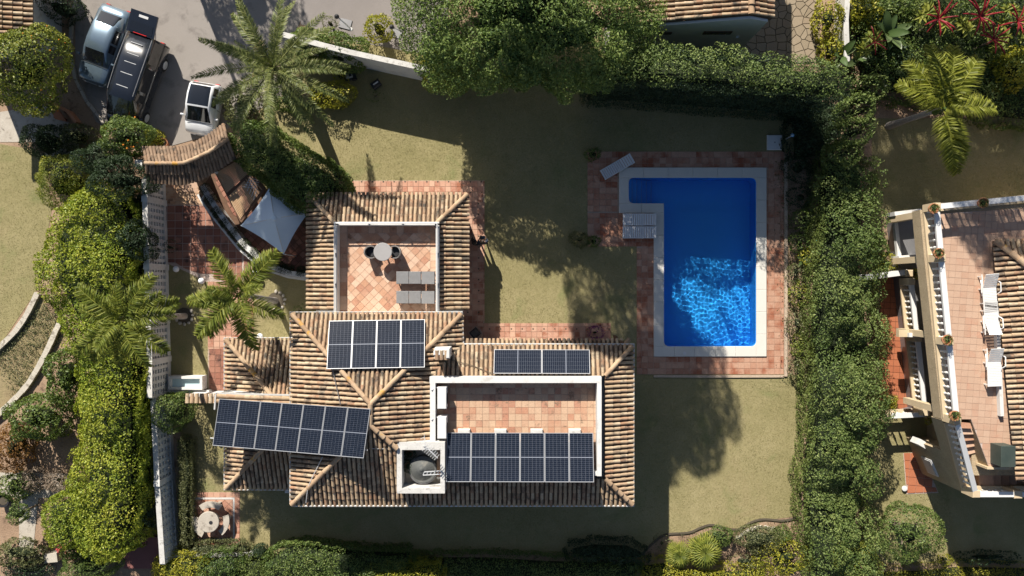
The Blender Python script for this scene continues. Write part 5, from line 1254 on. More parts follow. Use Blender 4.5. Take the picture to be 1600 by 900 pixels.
# white wall along the street with its two lamps
wl_ = thing('street_wall', 'white street wall with a bright coping behind the date palm', 'wall', tuple(P(560, 75)))
sp = [(452, 42), (520, 62), (558, 70), (600, 80), (672, 106)]
W = [tuple(P(x, y)[:2]) for x, y in [(462, 76), (525, 93), (560, 102), (610, 113), (680, 128)]]
MB().strip(W, .16, 0, 2.3).build('wall_face', m_white, wl_); MB().strip(W, .26, 2.3, 2.42).build('coping', m_oldwhite, wl_)
for (hx, hy, bx_, by_, lab) in ((526, 25.5, 549, 46, 'street lamp leaning out over the road beside the date palm'), (612, 42, 634, 53.5, 'street lamp leaning out over the road beside the yellow-green bush')):
    b0 = P(bx_, by_, 2.4); h0 = P(hx, hy, 3.3); t = thing('wall_lamp', lab, 'lamp', tuple(b0), 0, 'lamps on the street wall'); MB().tube([b0, b0.lerp(h0, .5) + Vector((0, 0, .15)), h0], .035, 6).build('arm', m_frame, t); MB().lathe([(.05, -.1), (.12, -.04), (.10, .06), (.03, .1)], h0, 10).build('lamp_head', m_dark, t); MB().lathe([(.10, 0), (.08, .1)], b0, 8).build('base', m_white, t)
for (x, y, lab) in ((540, 38, 'dark grey slab standing for a shadow on the road beside the leaning lamp'), (619, 52, 'dark grey slab standing for a shadow on the road behind the yellow-green bush')):
    c = P(x, y); MB_ = MB().cbox((c.x, c.y, .02), (.62, .5, .05), .01, -.25).build('road_shadow', m_grey); tag(MB_, lab, 'shadow patch', 'shadow patches on the road')  # flat grey slabs stand in for shadow patches on the street
# small black garden gear on the lawn near the palm
c = P(545.5, 117, .3); t = thing('robot_mower', 'small pale-topped black robot mower parked at the lawn edge', 'mower', (c.x, c.y, .012), .25)
MB().cbox((0, 0, .05), (.62, .48, .2), .06).build('body', m_dark, t, True); MB().cbox((-.03, 0, .25), (.36, .32, .04), .01).build('cover', m_gutter, t, True); MB().cbox((.05, 0, .29), (.14, .18, .02), .005).build('display', m_dark, t, True)
for s in (-1, 1):
    w_ = MB().lathe([(.13, -.04), (.15, -.02), (.15, .02), (.13, .04)], (0, 0, 0), 16); w_.v = [(x + .2, z + s * .25, y + .15) for x, y, z in w_.v]; w_.build('wheel', m_rubber, t, True)
c = P(587, 131, .3); t = thing('garden_spotlight', 'black garden spotlight box standing on the lawn', 'spotlight', (c.x, c.y, .012), .6)
MB().cbox((0, 0, .06), (.5, .36, .26), .05).build('housing', m_dark, t, True); MB().cbox((.02, .02, .32), (.30, .06, .03), .01).build('trim', m_frame, t, True); MB().box((0, 0, .03), (.3, .2, .06)).build('foot', m_dark, t, True)
c = P(526.5, 276, .4); t = thing('path_light', 'small black and white path light beside the tiled walk', 'lamp', (c.x, c.y, .012), -.6); MB().lathe([(.04, 0), (.04, .35)], (0, 0, 0), 8).build('stem', m_dark, t, True); MB().cbox((.06, 0, .33), (.24, .14, .12), .03).build('head', m_dark, t, True); MB().cbox((-.14, .06, .34), (.12, .12, .08), .02).build('lens', m_cleanwhite, t, True)
c = P(742, 521, 1.0); t = thing('barbecue', 'dark covered barbecue with wire frame against the house wall', 'barbecue', (c.x, c.y, .036), .7); MB().cbox((0, 0, .55), (.45, .45, .4), .08).build('cover', m_dark, t, True)
for a in (-1, 1):
    for b_ in (-1, 1): MB().tube([(a * .2, b_ * .2, 0), (a * .2, b_ * .2, .6)], .02, 5).build('leg', m_grey, t, True)
MB().tube([(.24, -.26, .9), (.34, 0, .95), (.24, .26, .9), (-.24, .26, .9), (-.24, -.26, .9), (.24, -.26, .9)], .012, 5).build('wire_frame', m_grey, t, True)
# ------------------------------------------------------------------ vehicles
def loft(rings, close=True):
    b = MB(); n = len(rings[0]); 
    for r in rings: b.v += [tuple(p) for p in r]
    for i in range(len(rings) - 1):
        for k in range(n - 1): b.f.append([i * n + k, i * n + k + 1, (i + 1) * n + k + 1, (i + 1) * n + k]); b.m.append(0)
    b.f.append(list(reversed(range(n)))); b.m.append(0); b.f.append([(len(rings) - 1) * n + k for k in range(n)]); b.m.append(0)
    return b
def wheel(t, x, y, r, wd):
    b = MB(); pr = [(r * .72, -wd / 2), (r, -wd / 2 + .02), (r, wd / 2 - .02), (r * .72, wd / 2)]; b.lathe(pr, (0, 0, 0), 20); b.v = [(x + q[2], y + q[0], r + q[1]) for q in b.v]
    w_ = b.build('wheel', m_rubber, t, True)
    b = MB(); s = 1 if x > 0 else -1; b.lathe([(r * .68, 0), (r * .66, .015), (r * .2, .02), (r * .1, .03)], (0, 0, 0), 14); b.v = [(x + s * (wd / 2 - .0) + s * q[2], y + q[0], r + q[1]) for q in b.v]; b.build('rim', m_frame, w_, True)
def vehicle(name, label, cat, px, py, hd, Lc, Wc, body, cab, m_body, zb=.22, wr=.31, wheels=(.31, -.30), m_roof=None, group=None):
    """body: (y/L, halfwidth/W, top z); cab: (y/L, base half width, top half width, z, belt z)"""
    c = P(px, py, .75); h = Vector((hd[0], -hd[1])); h.normalize(); t = thing(name, label, cat, (c.x, c.y, .02), math.atan2(-h.x, h.y), group)
    R = []
    for (y, hw, zt) in body:
        w_ = hw * Wc; hp = [(w_ * .93, zb), (w_, zb + .18), (w_ * 1.0, max(zb + .2, zt - .22)), (w_ * .965, zt - .08), (w_ * .86, zt - .015), (w_ * .5, zt + .012), (0, zt + .02)]
        R.append([(x, y * Lc, z) for x, z in hp] + [(-x, y * Lc, z) for x, z in reversed(hp[:-1])])
    loft(R).build('body', m_body, t, True, smooth=True)
    C = []
    for (y, bw, tw, z, bz_) in cab:
        dz = min(.07, (z - bz_) * .5 + .001); hp = [(bw * Wc, bz_), (tw * Wc, z - dz), (tw * Wc * .88, z - dz * .25), (tw * Wc * .5, z), (0, z + .012)]
        C.append([(x, y * Lc, zz) for x, zz in hp] + [(-x, y * Lc, zz) for x, zz in reversed(hp[:-1])])
    cabin = loft(C).build('cabin', m_body, t, True, smooth=True)
    def patch(nm, i0, i1, k0, k1, sh, m, lift=.014):
        g = [[Vector(p) for p in C[i][k0:k1 + 1]] for i in range(i0, i1 + 1)]; al = [p for r in g for p in r]; ce_ = sum(al, Vector()) / len(al)
        n_ = (g[-1][0] - g[0][-1]).cross(g[0][0] - g[-1][-1]); n_.normalize(); mid = Vector((0, 0, .6)); n_ = n_ if n_.dot(ce_ - mid) > 0 else -n_
        b = MB(); w_ = k1 - k0 + 1
        for r in g: b.v += [tuple(ce_ + (p - ce_) * sh + n_ * lift) for p in r]
        for i in range(len(g) - 1):
            for k in range(w_ - 1): b.f.append([i * w_ + k, i * w_ + k + 1, (i + 1) * w_ + k + 1, (i + 1) * w_ + k]); b.m.append(0)
        return b.build(nm, m, t, True, smooth=True)
    n = len(cab) - 1
    patch('rear_window', 0, 1, 1, 7, .84, m_glass); patch('windscreen', n - 1, n, 1, 7, .88, m_glass)
    for i in range(1, n - 1):
        patch('side_window', i, i + 1, 0, 1, .84, m_glass); patch('side_window', i, i + 1, 7, 8, .84, m_glass)
    if m_roof: patch('roof_panel', 1, n - 1, 1, 7, .93, m_roof)
    for yy in wheels:
        for s in (-1, 1): wheel(t, s * (Wc / 2 - .08), yy * Lc, wr, .2)
    yf, hwf, zf_ = body[-1]; yr, hwr, zr2 = body[0]
    for s in (-1, 1):
        MB().cbox((s * hwf * Wc * .72, yf * Lc - .06, zf_ - .24), (.3, .16, .14), .03, s * -.2).build('headlight', m_lamp, t, True)
        MB().cbox((s * hwr * Wc * .80, yr * Lc + .02, zr2 - .26), (.22, .14, .2), .03).build('tail_light', m_redlamp, t, True)
        ym = cab[-1][0] * Lc - .25; MB().cbox((s * (Wc / 2 + .08), ym, cab[-1][4] + .02), (.18, .1, .13), .03).build('wing_mirror', m_body, t, True)
    for k in range(1, n):                                         # door shuts, handles and wipers
        yd = cab[k][0] * Lc
        for s in (-1, 1): MB().box((s * (Wc / 2 + .001), yd, (zb + cab[k][4]) / 2 + .1), (.012, .018, cab[k][4] - zb - .25)).build('door_seam', m_dark, t, True)
        if k > 1:
            for s in (-1, 1): MB().box((s * (Wc / 2 + .012), yd - .16, cab[k][4] - .14), (.03, .16, .03)).build('door_handle', m_body, t, True)
    yw = cab[-1][0] * Lc
    for s in (-.32, .12): MB().tube([(s, yw - .03, cab[-1][3] + .02), (s + .38, yw - .2, cab[-1][3] + .13)], .012, 4).build('wiper', m_dark, t, True)
    MB().box((0, yw + .03, cab[-1][3] + .004), (Wc * .8, .02, .012)).build('bonnet_seam', m_dark, t, True)
    MB().cbox((0, yf * Lc - .01, .36), (.9, .03, .12), .01).build('grille', m_dark, t, True)
    for yy in (yf * Lc + .02, yr * Lc - .02): MB().box((0, yy, .5), (.46, .02, .1)).build('number_plate', m_cleanwhite, t, True)
    return t
vehicle('parked_car', 'silver-blue saloon car with sun glinting on its rear window', 'car', 162, 70, (-40, 109), 4.05, 1.72,
        [(-.5, .40, .70), (-.485, .455, .88), (-.40, .49, .96), (-.15, .5, .95), (.10, .5, .95), (.25, .495, .90), (.38, .48, .84), (.465, .44, .74), (.5, .37, .58)],
        [(-.40, .42, .39, .955, .93), (-.22, .455, .36, 1.36, .92), (-.02, .46, .365, 1.41, .92), (.10, .46, .36, 1.37, .92), (.27, .43, .41, .93, .90)], m_silver, group='vehicles in the parking bay')
van = vehicle('parked_van', 'black people carrier with ribbed roof and its tailgate open', 'van', 212, 131, (-28, 81), 4.75, 1.82,
        [(-.5, .47, .95), (-.49, .49, 1.02), (-.3, .5, 1.05), (.1, .5, 1.05), (.28, .495, 1.03), (.38, .48, .98), (.46, .45, .86), (.5, .40, .66)],
        [(-.495, .47, .46, 1.04, 1.0), (-.485, .475, .40, 1.84, 1.0), (-.20, .48, .405, 1.90, 1.0), (.10, .48, .405, 1.89, 1.0), (.20, .475, .395, 1.84, 1.0), (.40, .44, .42, 1.02, .98)], m_vanblk, wr=.33, group='vehicles in the parking bay')
for y in (-.38, -.26, -.17, -.05, .09): MB().cbox((0, y * 4.75, 1.885), (.62, .035, .03), .01).build('roof_rib', m_frame, van, True)
for s in (-1, 1): MB().tube([(s * .66, -2.2, 1.88), (s * .68, -.5, 1.93), (s * .66, .75, 1.88)], .022, 6).build('roof_rail', m_grey, van, True)
tg = MB().add([(-.72, -2.28, 1.9), (.72, -2.28, 1.9), (.70, -3.35, 2.14), (-.70, -3.35, 2.14), (-.72, -2.28, 1.83), (.72, -2.28, 1.83), (.70, -3.35, 2.05), (-.70, -3.35, 2.05)], [[0, 3, 2, 1], [4, 5, 6, 7], [0, 1, 5, 4], [1, 2, 6, 5], [2, 3, 7, 6], [3, 0, 4, 7]]).build('tailgate', m_vanblk, van, True)
MB().add([(-.60, -2.36, 1.93), (.60, -2.36, 1.93), (.58, -2.82, 2.035), (-.58, -2.82, 2.035)], [[0, 3, 2, 1]]).build('rear_glass', m_glass, tg, True)
MB().add([(-.24, -3.08, 2.095), (.24, -3.08, 2.095), (.24, -3.2, 2.12), (-.24, -3.2, 2.12)], [[0, 3, 2, 1]]).build('number_plate', m_cleanwhite, tg, True)
MB().cbox((0, -2.30, 1.9), (.7, .04, .035), .01).build('brake_light', m_redlamp, tg, True)
for s in (-1, 1): MB().tube([(s * .68, -2.25, 1.55), (s * .66, -2.9, 2.0)], .015, 5).build('gas_strut', m_grey, tg, True)
vehicle('parked_car', 'small white city car with a black glass roof near the archway', 'car', 317, 170, (-13, 77), 2.62, 1.60,
        [(-.5, .43, .85), (-.48, .475, 1.0), (-.2, .5, 1.0), (.15, .5, .98), (.30, .49, .92), (.42, .465, .84), (.48, .42, .70), (.5, .36, .58)],
        [(-.48, .46, .43, 1.0, .96), (-.41, .46, .39, 1.44, .96), (-.22, .465, .40, 1.52, .96), (.0, .465, .40, 1.50, .95), (.28, .45, .425, .96, .92)], m_carwht, wr=.29, wheels=(.35, -.34), m_roof=m_glass, group='vehicles in the parking bay')
# ------------------------------------------------------------------ two people standing on the walk
def person(label, px, py, rz, top, legs, hair_long, holding=False, scale=1.0):
    b = P(px, py); t = thing('person', label, 'person', (b.x, b.y, .036), rz)
    J = {}; E = []
    def j(n, p, r, par=None): J[n] = (Vector(p), r); E.append((par, n)) if par else None
    j('pelvis', (0, 0, .95), .135); j('spine', (0, .01, 1.12), .125, 'pelvis'); j('chest', (0, .02, 1.32), .15, 'spine'); j('neck', (0, .015, 1.48), .055, 'chest'); j('skull', (0, .035, 1.585), .085, 'neck'); j('crown', (0, .02, 1.70), .075, 'skull'); j('nose', (0, .125, 1.585), .017, 'skull')
    for s, n in ((-1, 'l'), (1, 'r')):
        j('ear' + n, (s * .092, .02, 1.59), .016, 'skull')
        j('sh' + n, (s * .185, .01, 1.40), .068, 'chest'); j('el' + n, (s * .25, .06, 1.13), .05, 'sh' + n)
        if holding or s > 0: wr_, hn = (s * .13, .27, 1.12), (s * .09, .34, 1.13)
        else: wr_, hn = (s * .27, .12, .90), (s * .265, .15, .83)
        j('wr' + n, wr_, .03, 'el' + n); j('pa' + n, hn, .034, 'wr' + n); d = (Vector(hn) - Vector(wr_)).normalized(); sd = d.cross(Vector((0, 0, 1))).normalized() if abs(d.z) < .9 else Vector((0, 1, 0))
        for k in range(4): 
            f0 = Vector(hn) + sd * (k - 1.5) * .019 + d * .03; l_ = (.034, .040, .042, .032)[k]; j(f'f{k}{n}', f0, .0095, 'pa' + n); j(f'g{k}{n}', f0 + d * l_ + Vector((0, 0, -.012)), .008, f'f{k}{n}'); j(f'h{k}{n}', f0 + d * l_ * 1.5 + Vector((0, 0, -.034)), .007, f'g{k}{n}')
        j('th' + n, Vector(hn) - sd * s * .035, .010, 'pa' + n); j('ti' + n, Vector(hn) - sd * s * .05 + d * .035, .008, 'th' + n)
        j('hp' + n, (s * .10, 0, .88), .10, 'pelvis'); j('kn' + n, (s * .13, .03, .49), .062, 'hp' + n); j('an' + n, (s * .15, -.01, .09), .042, 'kn' + n); j('to' + n, (s * .17, .15, .035), .035, 'an' + n)
    names = list(J); ix = {n: i for i, n in enumerate(names)}
    me = bpy.data.meshes.new('body'); me.from_pydata([J[n][0] * scale for n in names], [(ix[a], ix[c]) for a, c in E], []); o = bpy.data.objects.new('tmp', me); COL.objects.link(o)
    sk = o.modifiers.new('s', 'SKIN'); sb = o.modifiers.new('d', 'SUBSURF'); sb.levels = 2; sb.render_levels = 2
    for i, n in enumerate(names): d = me.skin_vertices[0].data[i]; d.radius = (J[n][1] * scale,) * 2; d.use_root = (i == 0)
    dg = bpy.context.evaluated_depsgraph_get(); m2 = bpy.data.meshes.new_from_object(o.evaluated_get(dg)); bpy.data.objects.remove(o)
    m2.name = 'body'; m2.materials.clear()
    for m in (m_skin, top, legs, m_rubber): m2.materials.append(m)
    for p in m2.polygons:
        z = p.center.z / scale; x = abs(p.center.x / scale); y = p.center.y / scale
        hand = (y > .225 and 1.0 < z < 1.25) or (x > .2 and z < .92)
        p.material_index = 3 if z < .11 else 0 if (z > 1.47 or hand) else 1 if z > .93 else 2
        p.use_smooth = True
    body = link('body', m2, t)
    hb = MB(); n = 12
    for i in range(7):
        th = i / 6 * 1.75
        for k in range(n): a = 2 * math.pi * k / n; hb.v.append(tuple(Vector((.108 * math.sin(th) * math.cos(a), .02 + .118 * math.sin(th) * math.sin(a) - (.02 if i > 3 else 0), 1.615 + .135 * math.cos(th))) * scale))
    for i in range(6):
        for k in range(n):
            if i >= 4 and .15 < math.sin(2 * math.pi * (k + .5) / n): continue
            hb.f.append([i * n + k, i * n + (k + 1) % n, (i + 1) * n + (k + 1) % n, (i + 1) * n + k]); hb.m.append(0)
    hb.build('hair', m_hair, t, True, smooth=True)
    if hair_long: MB().lathe([(.09, 1.30), (.115, 1.40), (.12, 1.52), (.10, 1.62), (.04, 1.66)], (0, -.05, 0), 12).build('long_hair', m_hair, t, True, smooth=True)
    for s in (-1, 1): MB().lathe([(.004, -.008), (.011, 0), (.004, .008)], (s * .035, .112, 1.61), 8).build('eye', m_dark, t, True)
    MB().box((0, .108, 1.545), (.05, .012, .012)).build('mouth', m_redlamp, t, True)
    return t
pa = person('person in dark clothes holding a brown controller on the tiled walk', 756, 381, math.radians(6), m_jeans, m_black, False, True)
pb = person('person with dark hair and black jacket standing nearest the roof edge', 744, 381, math.radians(-40), m_black, m_jeans, True)
c = P(755, 371.5, 1.2); ct = thing('controller', 'brown handheld controller with a thin aerial held by the person', 'controller', (c.x, c.y, 1.17))
MB().cbox((0, 0, 0), (.30, .2, .05), .012, .1).build('case', m_wood, ct, True); MB().cbox((0, .02, .05), (.2, .12, .008), .002, .1).build('screen', m_glass, ct, True); MB().tube([(-.1, .1, .04), (-.13, .30, .12)], .012, 5).build('antenna', m_dark, ct, True)
# ------------------------------------------------------------------ villa to the east with its balustraded terrace
tz = 5.0
ev = thing('villa', 'cream neighbouring villa with pink roof terrace and white balustrades', 'villa', tuple(P(1500, 520)))
nw, w0, w1 = P(1438, 328, tz), P(1472, 655, tz), P(1440, 740, 0); e_n = P(1640, 305, tz); ymin = w1.y
slab = [(nw.x, nw.y), (P(1445, 404, tz).x, P(1445, 404, tz).y), (w0.x, w0.y), (P(1517, 655, tz).x, w0.y), (P(1545, 731, tz).x, P(1543, 730, tz).y), (30, P(1543, 730, tz).y), (30, e_n.y)]
MB().prism(ccw(slab), 4.2, tz - .04).build('terrace_slab', m_tan, ev)
fl3 = flat('terrace_floor', [[(p[0] + (.35 if i < 3 else 0), p[1] - (.2 if i in (0, 6) else 0)) for i, p in enumerate(slab)]], tz - .005, m_groutw, ev, None, .02)
FP = [[(w0.x + .3, w0.y), (24, w0.y), (24, 3.7), (nw.x + .45, 3.35)], [(P(1517.5, 656, tz).x, w0.y), (P(1545.5, 730, tz).x, P(1545, 730, tz).y), (24, P(1545, 730, tz).y), (24, w0.y)]]
cells = []
for q in FP: cells += grid_cells(q, .30, .30, .012, math.radians(-4), (nw.x, nw.y))
random.shuffle(cells); tiles(fl3, cells, tz - .02, tz + .012, m_pink, 'floor_tile', 300)
# recessed storey under the slab, porch floor, lower plinth
lw0, lw1 = P(1410, 440, 1.0), P(1432, 640, 1.0)
porch = [(P(1398, 338, 1.0).x, P(1398, 338, 1).y), (lw0.x, lw0.y), (lw1.x, lw1.y), (w0.x + .3, w0.y - .3), (24, w0.y), (24, nw.y - .2), (P(1440, 330, 1).x, nw.y - .2)]
MB().prism(ccw(porch), -.05, 1.0).build('porch_floor', m_grey, ev)
MB().prism([(21.6, -8.8), (29, -8.8), (29, 3.6), (21.6, 3.6)], 0, 4.18).build('wall', m_tan, ev)
cor = [(w0.x, w0.y), (w1.x, w1.y), (30, w1.y), (30, P(1543, 730, tz).y), (P(1543, 730, tz).x, P(1543, 730, tz).y), (P(1500, 655, tz).x, w0.y - .02)]
lz = 3.75
b = MB(); n = len(cor); tops = [4.9, lz - .1, lz - .1, lz - .1, 4.9, 4.9]
wm_ = Vector((w0.x, w0.y)).lerp(Vector((w1.x, w1.y)), .47); MB().prism(ccw([(wm_.x + .05, wm_.y), (w1.x + .03, w1.y + .03), (30, w1.y + .03), (30, wm_.y)]), -.05, 3.0).build('stair_base', m_tan, ev)
sw = MB(); d = (Vector((w1.x, w1.y)) - Vector((w0.x, w0.y))); nn = Vector((-d.y, d.x)).normalized() * .22
if nn.x < 0: nn = -nn
A0, A1 = Vector((w0.x, w0.y - .04)), Vector((w1.x, w1.y)); prof = [(0, tz), (0, 4.0), (.47, 3.5), (.47, 0), (1, 0), (1, lz + .05)]; Q0 = [(*A0.lerp(A1, a), z) for a, z in prof]; Q1 = [(x + nn.x, y + nn.y, z) for x, y, z in Q0]
sw.add(Q0 + Q1, [[0, 1, 2, 5], [2, 3, 4, 5], [11, 8, 7, 6], [11, 10, 9, 8]] + [[i, i + 6, (i + 1) % 6 + 6, (i + 1) % 6] for i in range(6)]).build('stair_wall', m_tan, ev)
MB().prism([(w1.x, w1.y), (30, w1.y), (30, w1.y + .2), (w1.x + .1, w1.y + .2)], 0, lz + .02).build('south_wall', m_tan, ev)
# window low on the stair wall
f0 = A0.lerp(A1, .80); M = Matrix((Vector((d.x, d.y, 0)).normalized(), Vector((-nn.x, -nn.y, 0)).normalized(), Vector((0, 0, 1)))).transposed()
fr_ = MB().box((f0.x - nn.x * .1, f0.y - nn.y * .1, 1.5), (.9, .08, 1.0), M).build('window', m_cleanwhite, ev); MB().box((f0.x - nn.x * .32, f0.y - nn.y * .32, 1.5), (.76, .04, .86), M).build('pane', m_gutter, fr_)
# stairs
def lerp2(a, b, t): return (a[0] + (b[0] - a[0]) * t, a[1] + (b[1] - a[1]) * t)
NS = 8
for k in range(NS):
    z = tz - .16 * (k + 1) + .05; l0, l1 = lerp2((1487, 658), (1528, 742), k / NS), lerp2((1487, 658), (1528, 742), (k + 1) / NS); r0, r1 = lerp2((1516, 661), (1543, 731), k / NS), lerp2((1516, 661), (1543, 731), (k + 1) / NS)
    q = ccw(pix([l0, r0, r1, l1], z)); MB().prism(q, 3.0, z).build('step', m_terr, ev)
q = ccw(pix([(1529, 735), (1552, 733), (1553, 768), (1531, 768)], lz)); MB().prism(q, 2.9, lz).build('landing', m_terr, ev)
for k in range(5):
    z = lz - .16 * (k + 1); q = ccw(pix([(1552 + 12.5 * k, 733), (1564.2 + 12.5 * k, 733), (1564.2 + 12.5 * k, 768), (1552 + 12.5 * k, 768)], z)); MB().prism(q, 2.8, z).build('step', m_terr, ev)
MB().strip(pix([(1528, 758), (1543, 731)], tz + .02), .06, lz, lz + .06).build('stair_edge', m_cleanwhite, ev)
MB().strip(pix([(1542, 731.5), (1640, 733)], tz + .1), .10, 3.0, tz + .12).build('terrace_edge', m_cream, ev)
# balustrades
BAL = MB().lathe([(.045, 0), (.05, .04), (.028, .10), (.058, .30), (.028, .52), (.048, .60), (.048, .66)], (0, 0, 0), 8).mesh('baluster', m_cleanwhite)
def balustrade(label, a, b, za, zb=None, hgt=.95, pitch=.30, name='balustrade', group='white balustrades of the neighbouring villa', posts=(True, True), mid=0):
    zb = za if zb is None else zb; A_, B_ = Vector((a[0], a[1], za)), Vector((b[0], b[1], zb)); t = thing(name, label, 'balustrade', tuple(A_), 0, group); d_ = B_ - A_; L_ = d_.length; u = d_ / L_; sd = u.cross(Vector((0, 0, 1))).normalized(); up = Vector((0, 0, 1))
    def beam(nm, z0, z1, wd, m):
        vs = []
        for p in (A_, B_):
            for s in (-1, 1):
                for z in (z0, z1): vs.append(p + sd * s * wd / 2 + up * z)
        MB().add(vs, [[0, 1, 3, 2], [4, 6, 7, 5], [0, 4, 5, 1], [2, 3, 7, 6], [1, 5, 7, 3], [0, 2, 6, 4]]).build(nm, m, t)
    beam('base_course', 0, .10, .36, m_cream); beam('handrail', hgt - .12, hgt, .24, m_cleanwhite)
    n = max(2, int(L_ / pitch)); off = wl(t)
    for i in range(n):
        p = A_.lerp(B_, (i + .5) / n) + up * .10; o = link('baluster', BAL, t, tuple(p - off)); o.scale = (1.15, 1.15, (hgt - .22) / .66)
    for k, p in enumerate((A_, B_)):
        if posts[k]: MB().cbox(p, (.34, .34, hgt + .05), .02).build('pedestal', m_cream, t)
    return t
bx0 = .2
nwp = (nw.x + bx0, nw.y - .12); c1 = P(1449, 404, tz); c2 = P(1462, 535, tz); 
pA = Vector((P(1456, 404, tz).x, P(1456, 404, tz).y)); p_nw = Vector((P(1447, 326, tz).x, P(1447, 326, tz).y)); p_sw = Vector((P(1478, 652, tz).x, P(1478, 652, tz).y)); pB = p_nw.lerp(p_sw, .24); pC = p_nw.lerp(p_sw, .63)
balustrade('white terrace balustrade between the north corner pot and the second pot', p_nw, pB, tz); balustrade('white terrace balustrade along the middle of the pink terrace', pB, pC, tz, posts=(False, True)); balustrade('white terrace balustrade from the middle pot down to the stair head', pC, p_sw, tz, posts=(False, True))
balustrade('white terrace balustrade along the north edge of the pink terrace', p_nw, P(1640, 307, tz), tz, posts=(False, False))
balustrade('white sloping balustrade beside the outdoor stairs', (w0.x + .22, w0.y - .1), (w1.x + .12, w1.y + .15), tz, lz + .1, posts=(False, True))
balustrade('white balustrade on the south wall below the stairs', (w1.x + .2, w1.y + .1), (30, w1.y + .1), lz + .02, posts=(False, False))
for x in (1571,): q = P(x, 782, lz); MB().cbox((q.x, w1.y + .1, lz), (.36, .36, 1.02), .02).build('pedestal', m_cream, ev)
balustrade('lower porch balustrade north of the cream cross beam', (lw0.x, lw0.y), (P(1419, 520, 1).x, P(1419, 520, 1).y), 1.0, pitch=.27); balustrade('lower porch balustrade south of the cream cross beam', (P(1420, 527, 1).x, P(1420, 527, 1).y), (lw1.x, lw1.y), 1.0, pitch=.27)
balustrade('white balustrade across the end of the red tiled yard', P(1374, 646, .6), P(1436, 643, .6), .6, pitch=.3)
MB().strip(pix([(1436, 690), (1470, 710)], 1.8), .3, 1.0, 1.85).build('porch_parapet', m_white, ev)
MB().strip(pix([(1398, 334), (1440, 329)], 1.9), .2, 1.0, 1.9).build('porch_parapet', m_white, ev); MB().strip(pix([(1405, 404), (1440, 400)], 1.9), .25, 1.0, 1.9).build('porch_parapet', m_white, ev); MB().strip(pix([(1399, 336), (1406, 402)], 1.15), .18, .9, 1.15).build('porch_kerb', m_white, ev)
# columns carrying the slab
for (x, y) in ((1433, 335), (1437, 405), (1447, 523), (1459, 640)): q = P(x + 3, y, 4.2); MB().cbox((q.x + .15, q.y, 1.0), (.3, .3, 3.2), .02).build('column', m_cream, ev)
q = P(1422, 521, 2.3); MB().box((q.x, q.y, 2.2), (1.15, .34, .3)).build('cross_beam', m_cream, ev); q = P(1440, 524, 3.0); MB().box((q.x, q.y, 2.6), (.9, .2, .2)).build('cross_beam', m_cleanwhite, ev)
# red tiled yard
yard = flat('red_tiled_yard', [pix([(1376, 432), (1412, 432), (1428, 645), (1370, 645)])], .02, m_joint)
tiles(yard, grid_cells(pix([(1376, 432), (1410, 432), (1424, 640), (1372, 640)]), .33, .33, .02, math.radians(-3)), 0, .045, m_redtile, 'yard_tile', 250)
gw = thing('garden_wall', 'white garden wall between the tall hedge and the red tiled yard', 'wall', tuple(P(1395, 430))); MB().strip(pix([(1360, 433), (1418, 425)], 1.6), .26, 0, 1.6).build('wall', m_cleanwhite, gw); q = P(1421, 427, 1.7); MB().cbox((q.x, q.y, 0), (.34, .34, 1.75), .03).build('pillar', m_cream, gw)
mat_ = flat('red_tile_patch', [ccw(pix([(1411, 708), (1440, 706), (1466, 770), (1416, 772)]))], .02, m_groutw)
tiles(mat_, grid_cells(pix([(1412, 708), (1440, 706.5), (1464, 768), (1417, 770)]), .42, .42, .025, math.radians(-5)), 0, .05, m_redtile, 'patch_tile', 60)
c = P(1413, 763, .1); tag(MB().lathe([(.14, 0), (.14, .05), (.06, .06)], c, 14).build('garden_light', m_cleanwhite), 'round white ground light beside the red tile patch', 'lamp')
# roof of the villa
ez = 5.35; e0, e1 = P(1553, 377, ez), P(1590, 752, ez); RT2 = []; rb2 = MB()
inn = Vector((1, 0)); ar_ = add_slope(rb2, [(e0.x, e0.y), (e1.x, e1.y), (e1.x + 7, e1.y), (e0.x + 7, e0.y - 5.2)][0:3] + [(e0.x + 5.2, e0.y - 5.0)], (e0.x, e0.y, ez), (e1.x, e1.y, ez), .4, .235, .42, RT2)
add_slope(rb2, [(e0.x + 9, e0.y), (e0.x, e0.y), (e0.x + 5.2, e0.y - 5.0), (e0.x + 9, e0.y - 5)], (e0.x + 9, e0.y, ez), (e0.x, e0.y, ez), .4, .235, .42, RT2)
ro2 = rb2.build('roof', m_rbase, ev); lay_tiles(RT2, ro2, 220, m_rtile); ridge_line((e0.x, e0.y, ez + .05), (e0.x + 2.6, e0.y - 2.5, ez + 1.08), ro2, r=.15)
MB().strip(pix([(1557, 480), (1565, 650)], 5.2), .16, tz, 5.26).build('eave_kerb', m_white, ev)
# pots, loungers, cabinet
def flower_pot(px, py, z, label, r=.24, group='potted plants on the villa balustrade'):
    c = P(px, py, z + .2); t = thing('flower_pot', label, 'plant pot', (c.x, c.y, z), 0, group); MB().lathe([(r * .6, 0), (r * .92, .24), (r, .25), (r, .30), (r * .82, .30), (r * .8, .22)], (0, 0, 0), 20).build('pot', m_pot, t, True)
    p_, n_, to_ = crown_points((0, 0, .31), (r * .75, r * .75, r * .6), 500, .06, .15, int(px), -.2, .4); link('foliage', mass_mesh('foliage', p_, n_, lf_mid, .045, .45, .9, to_, core_ball((0, 0, .26), (r * .6, r * .6, r * .35), 8, 4)), t); return t
zp = tz + .95
flower_pot(1458, 326, zp, 'round flower pot on the north corner of the terrace balustrade'); flower_pot(1535, 317, zp, 'round flower pot on the north balustrade, away from the corner'); flower_pot(1465.5, 396, zp, 'round flower pot on the terrace balustrade, second from the north corner')
flower_pot(1479, 531, zp, 'round flower pot halfway along the long terrace balustrade'); flower_pot(1490.5, 649.5, zp, 'round flower pot at the head of the outdoor stairs')
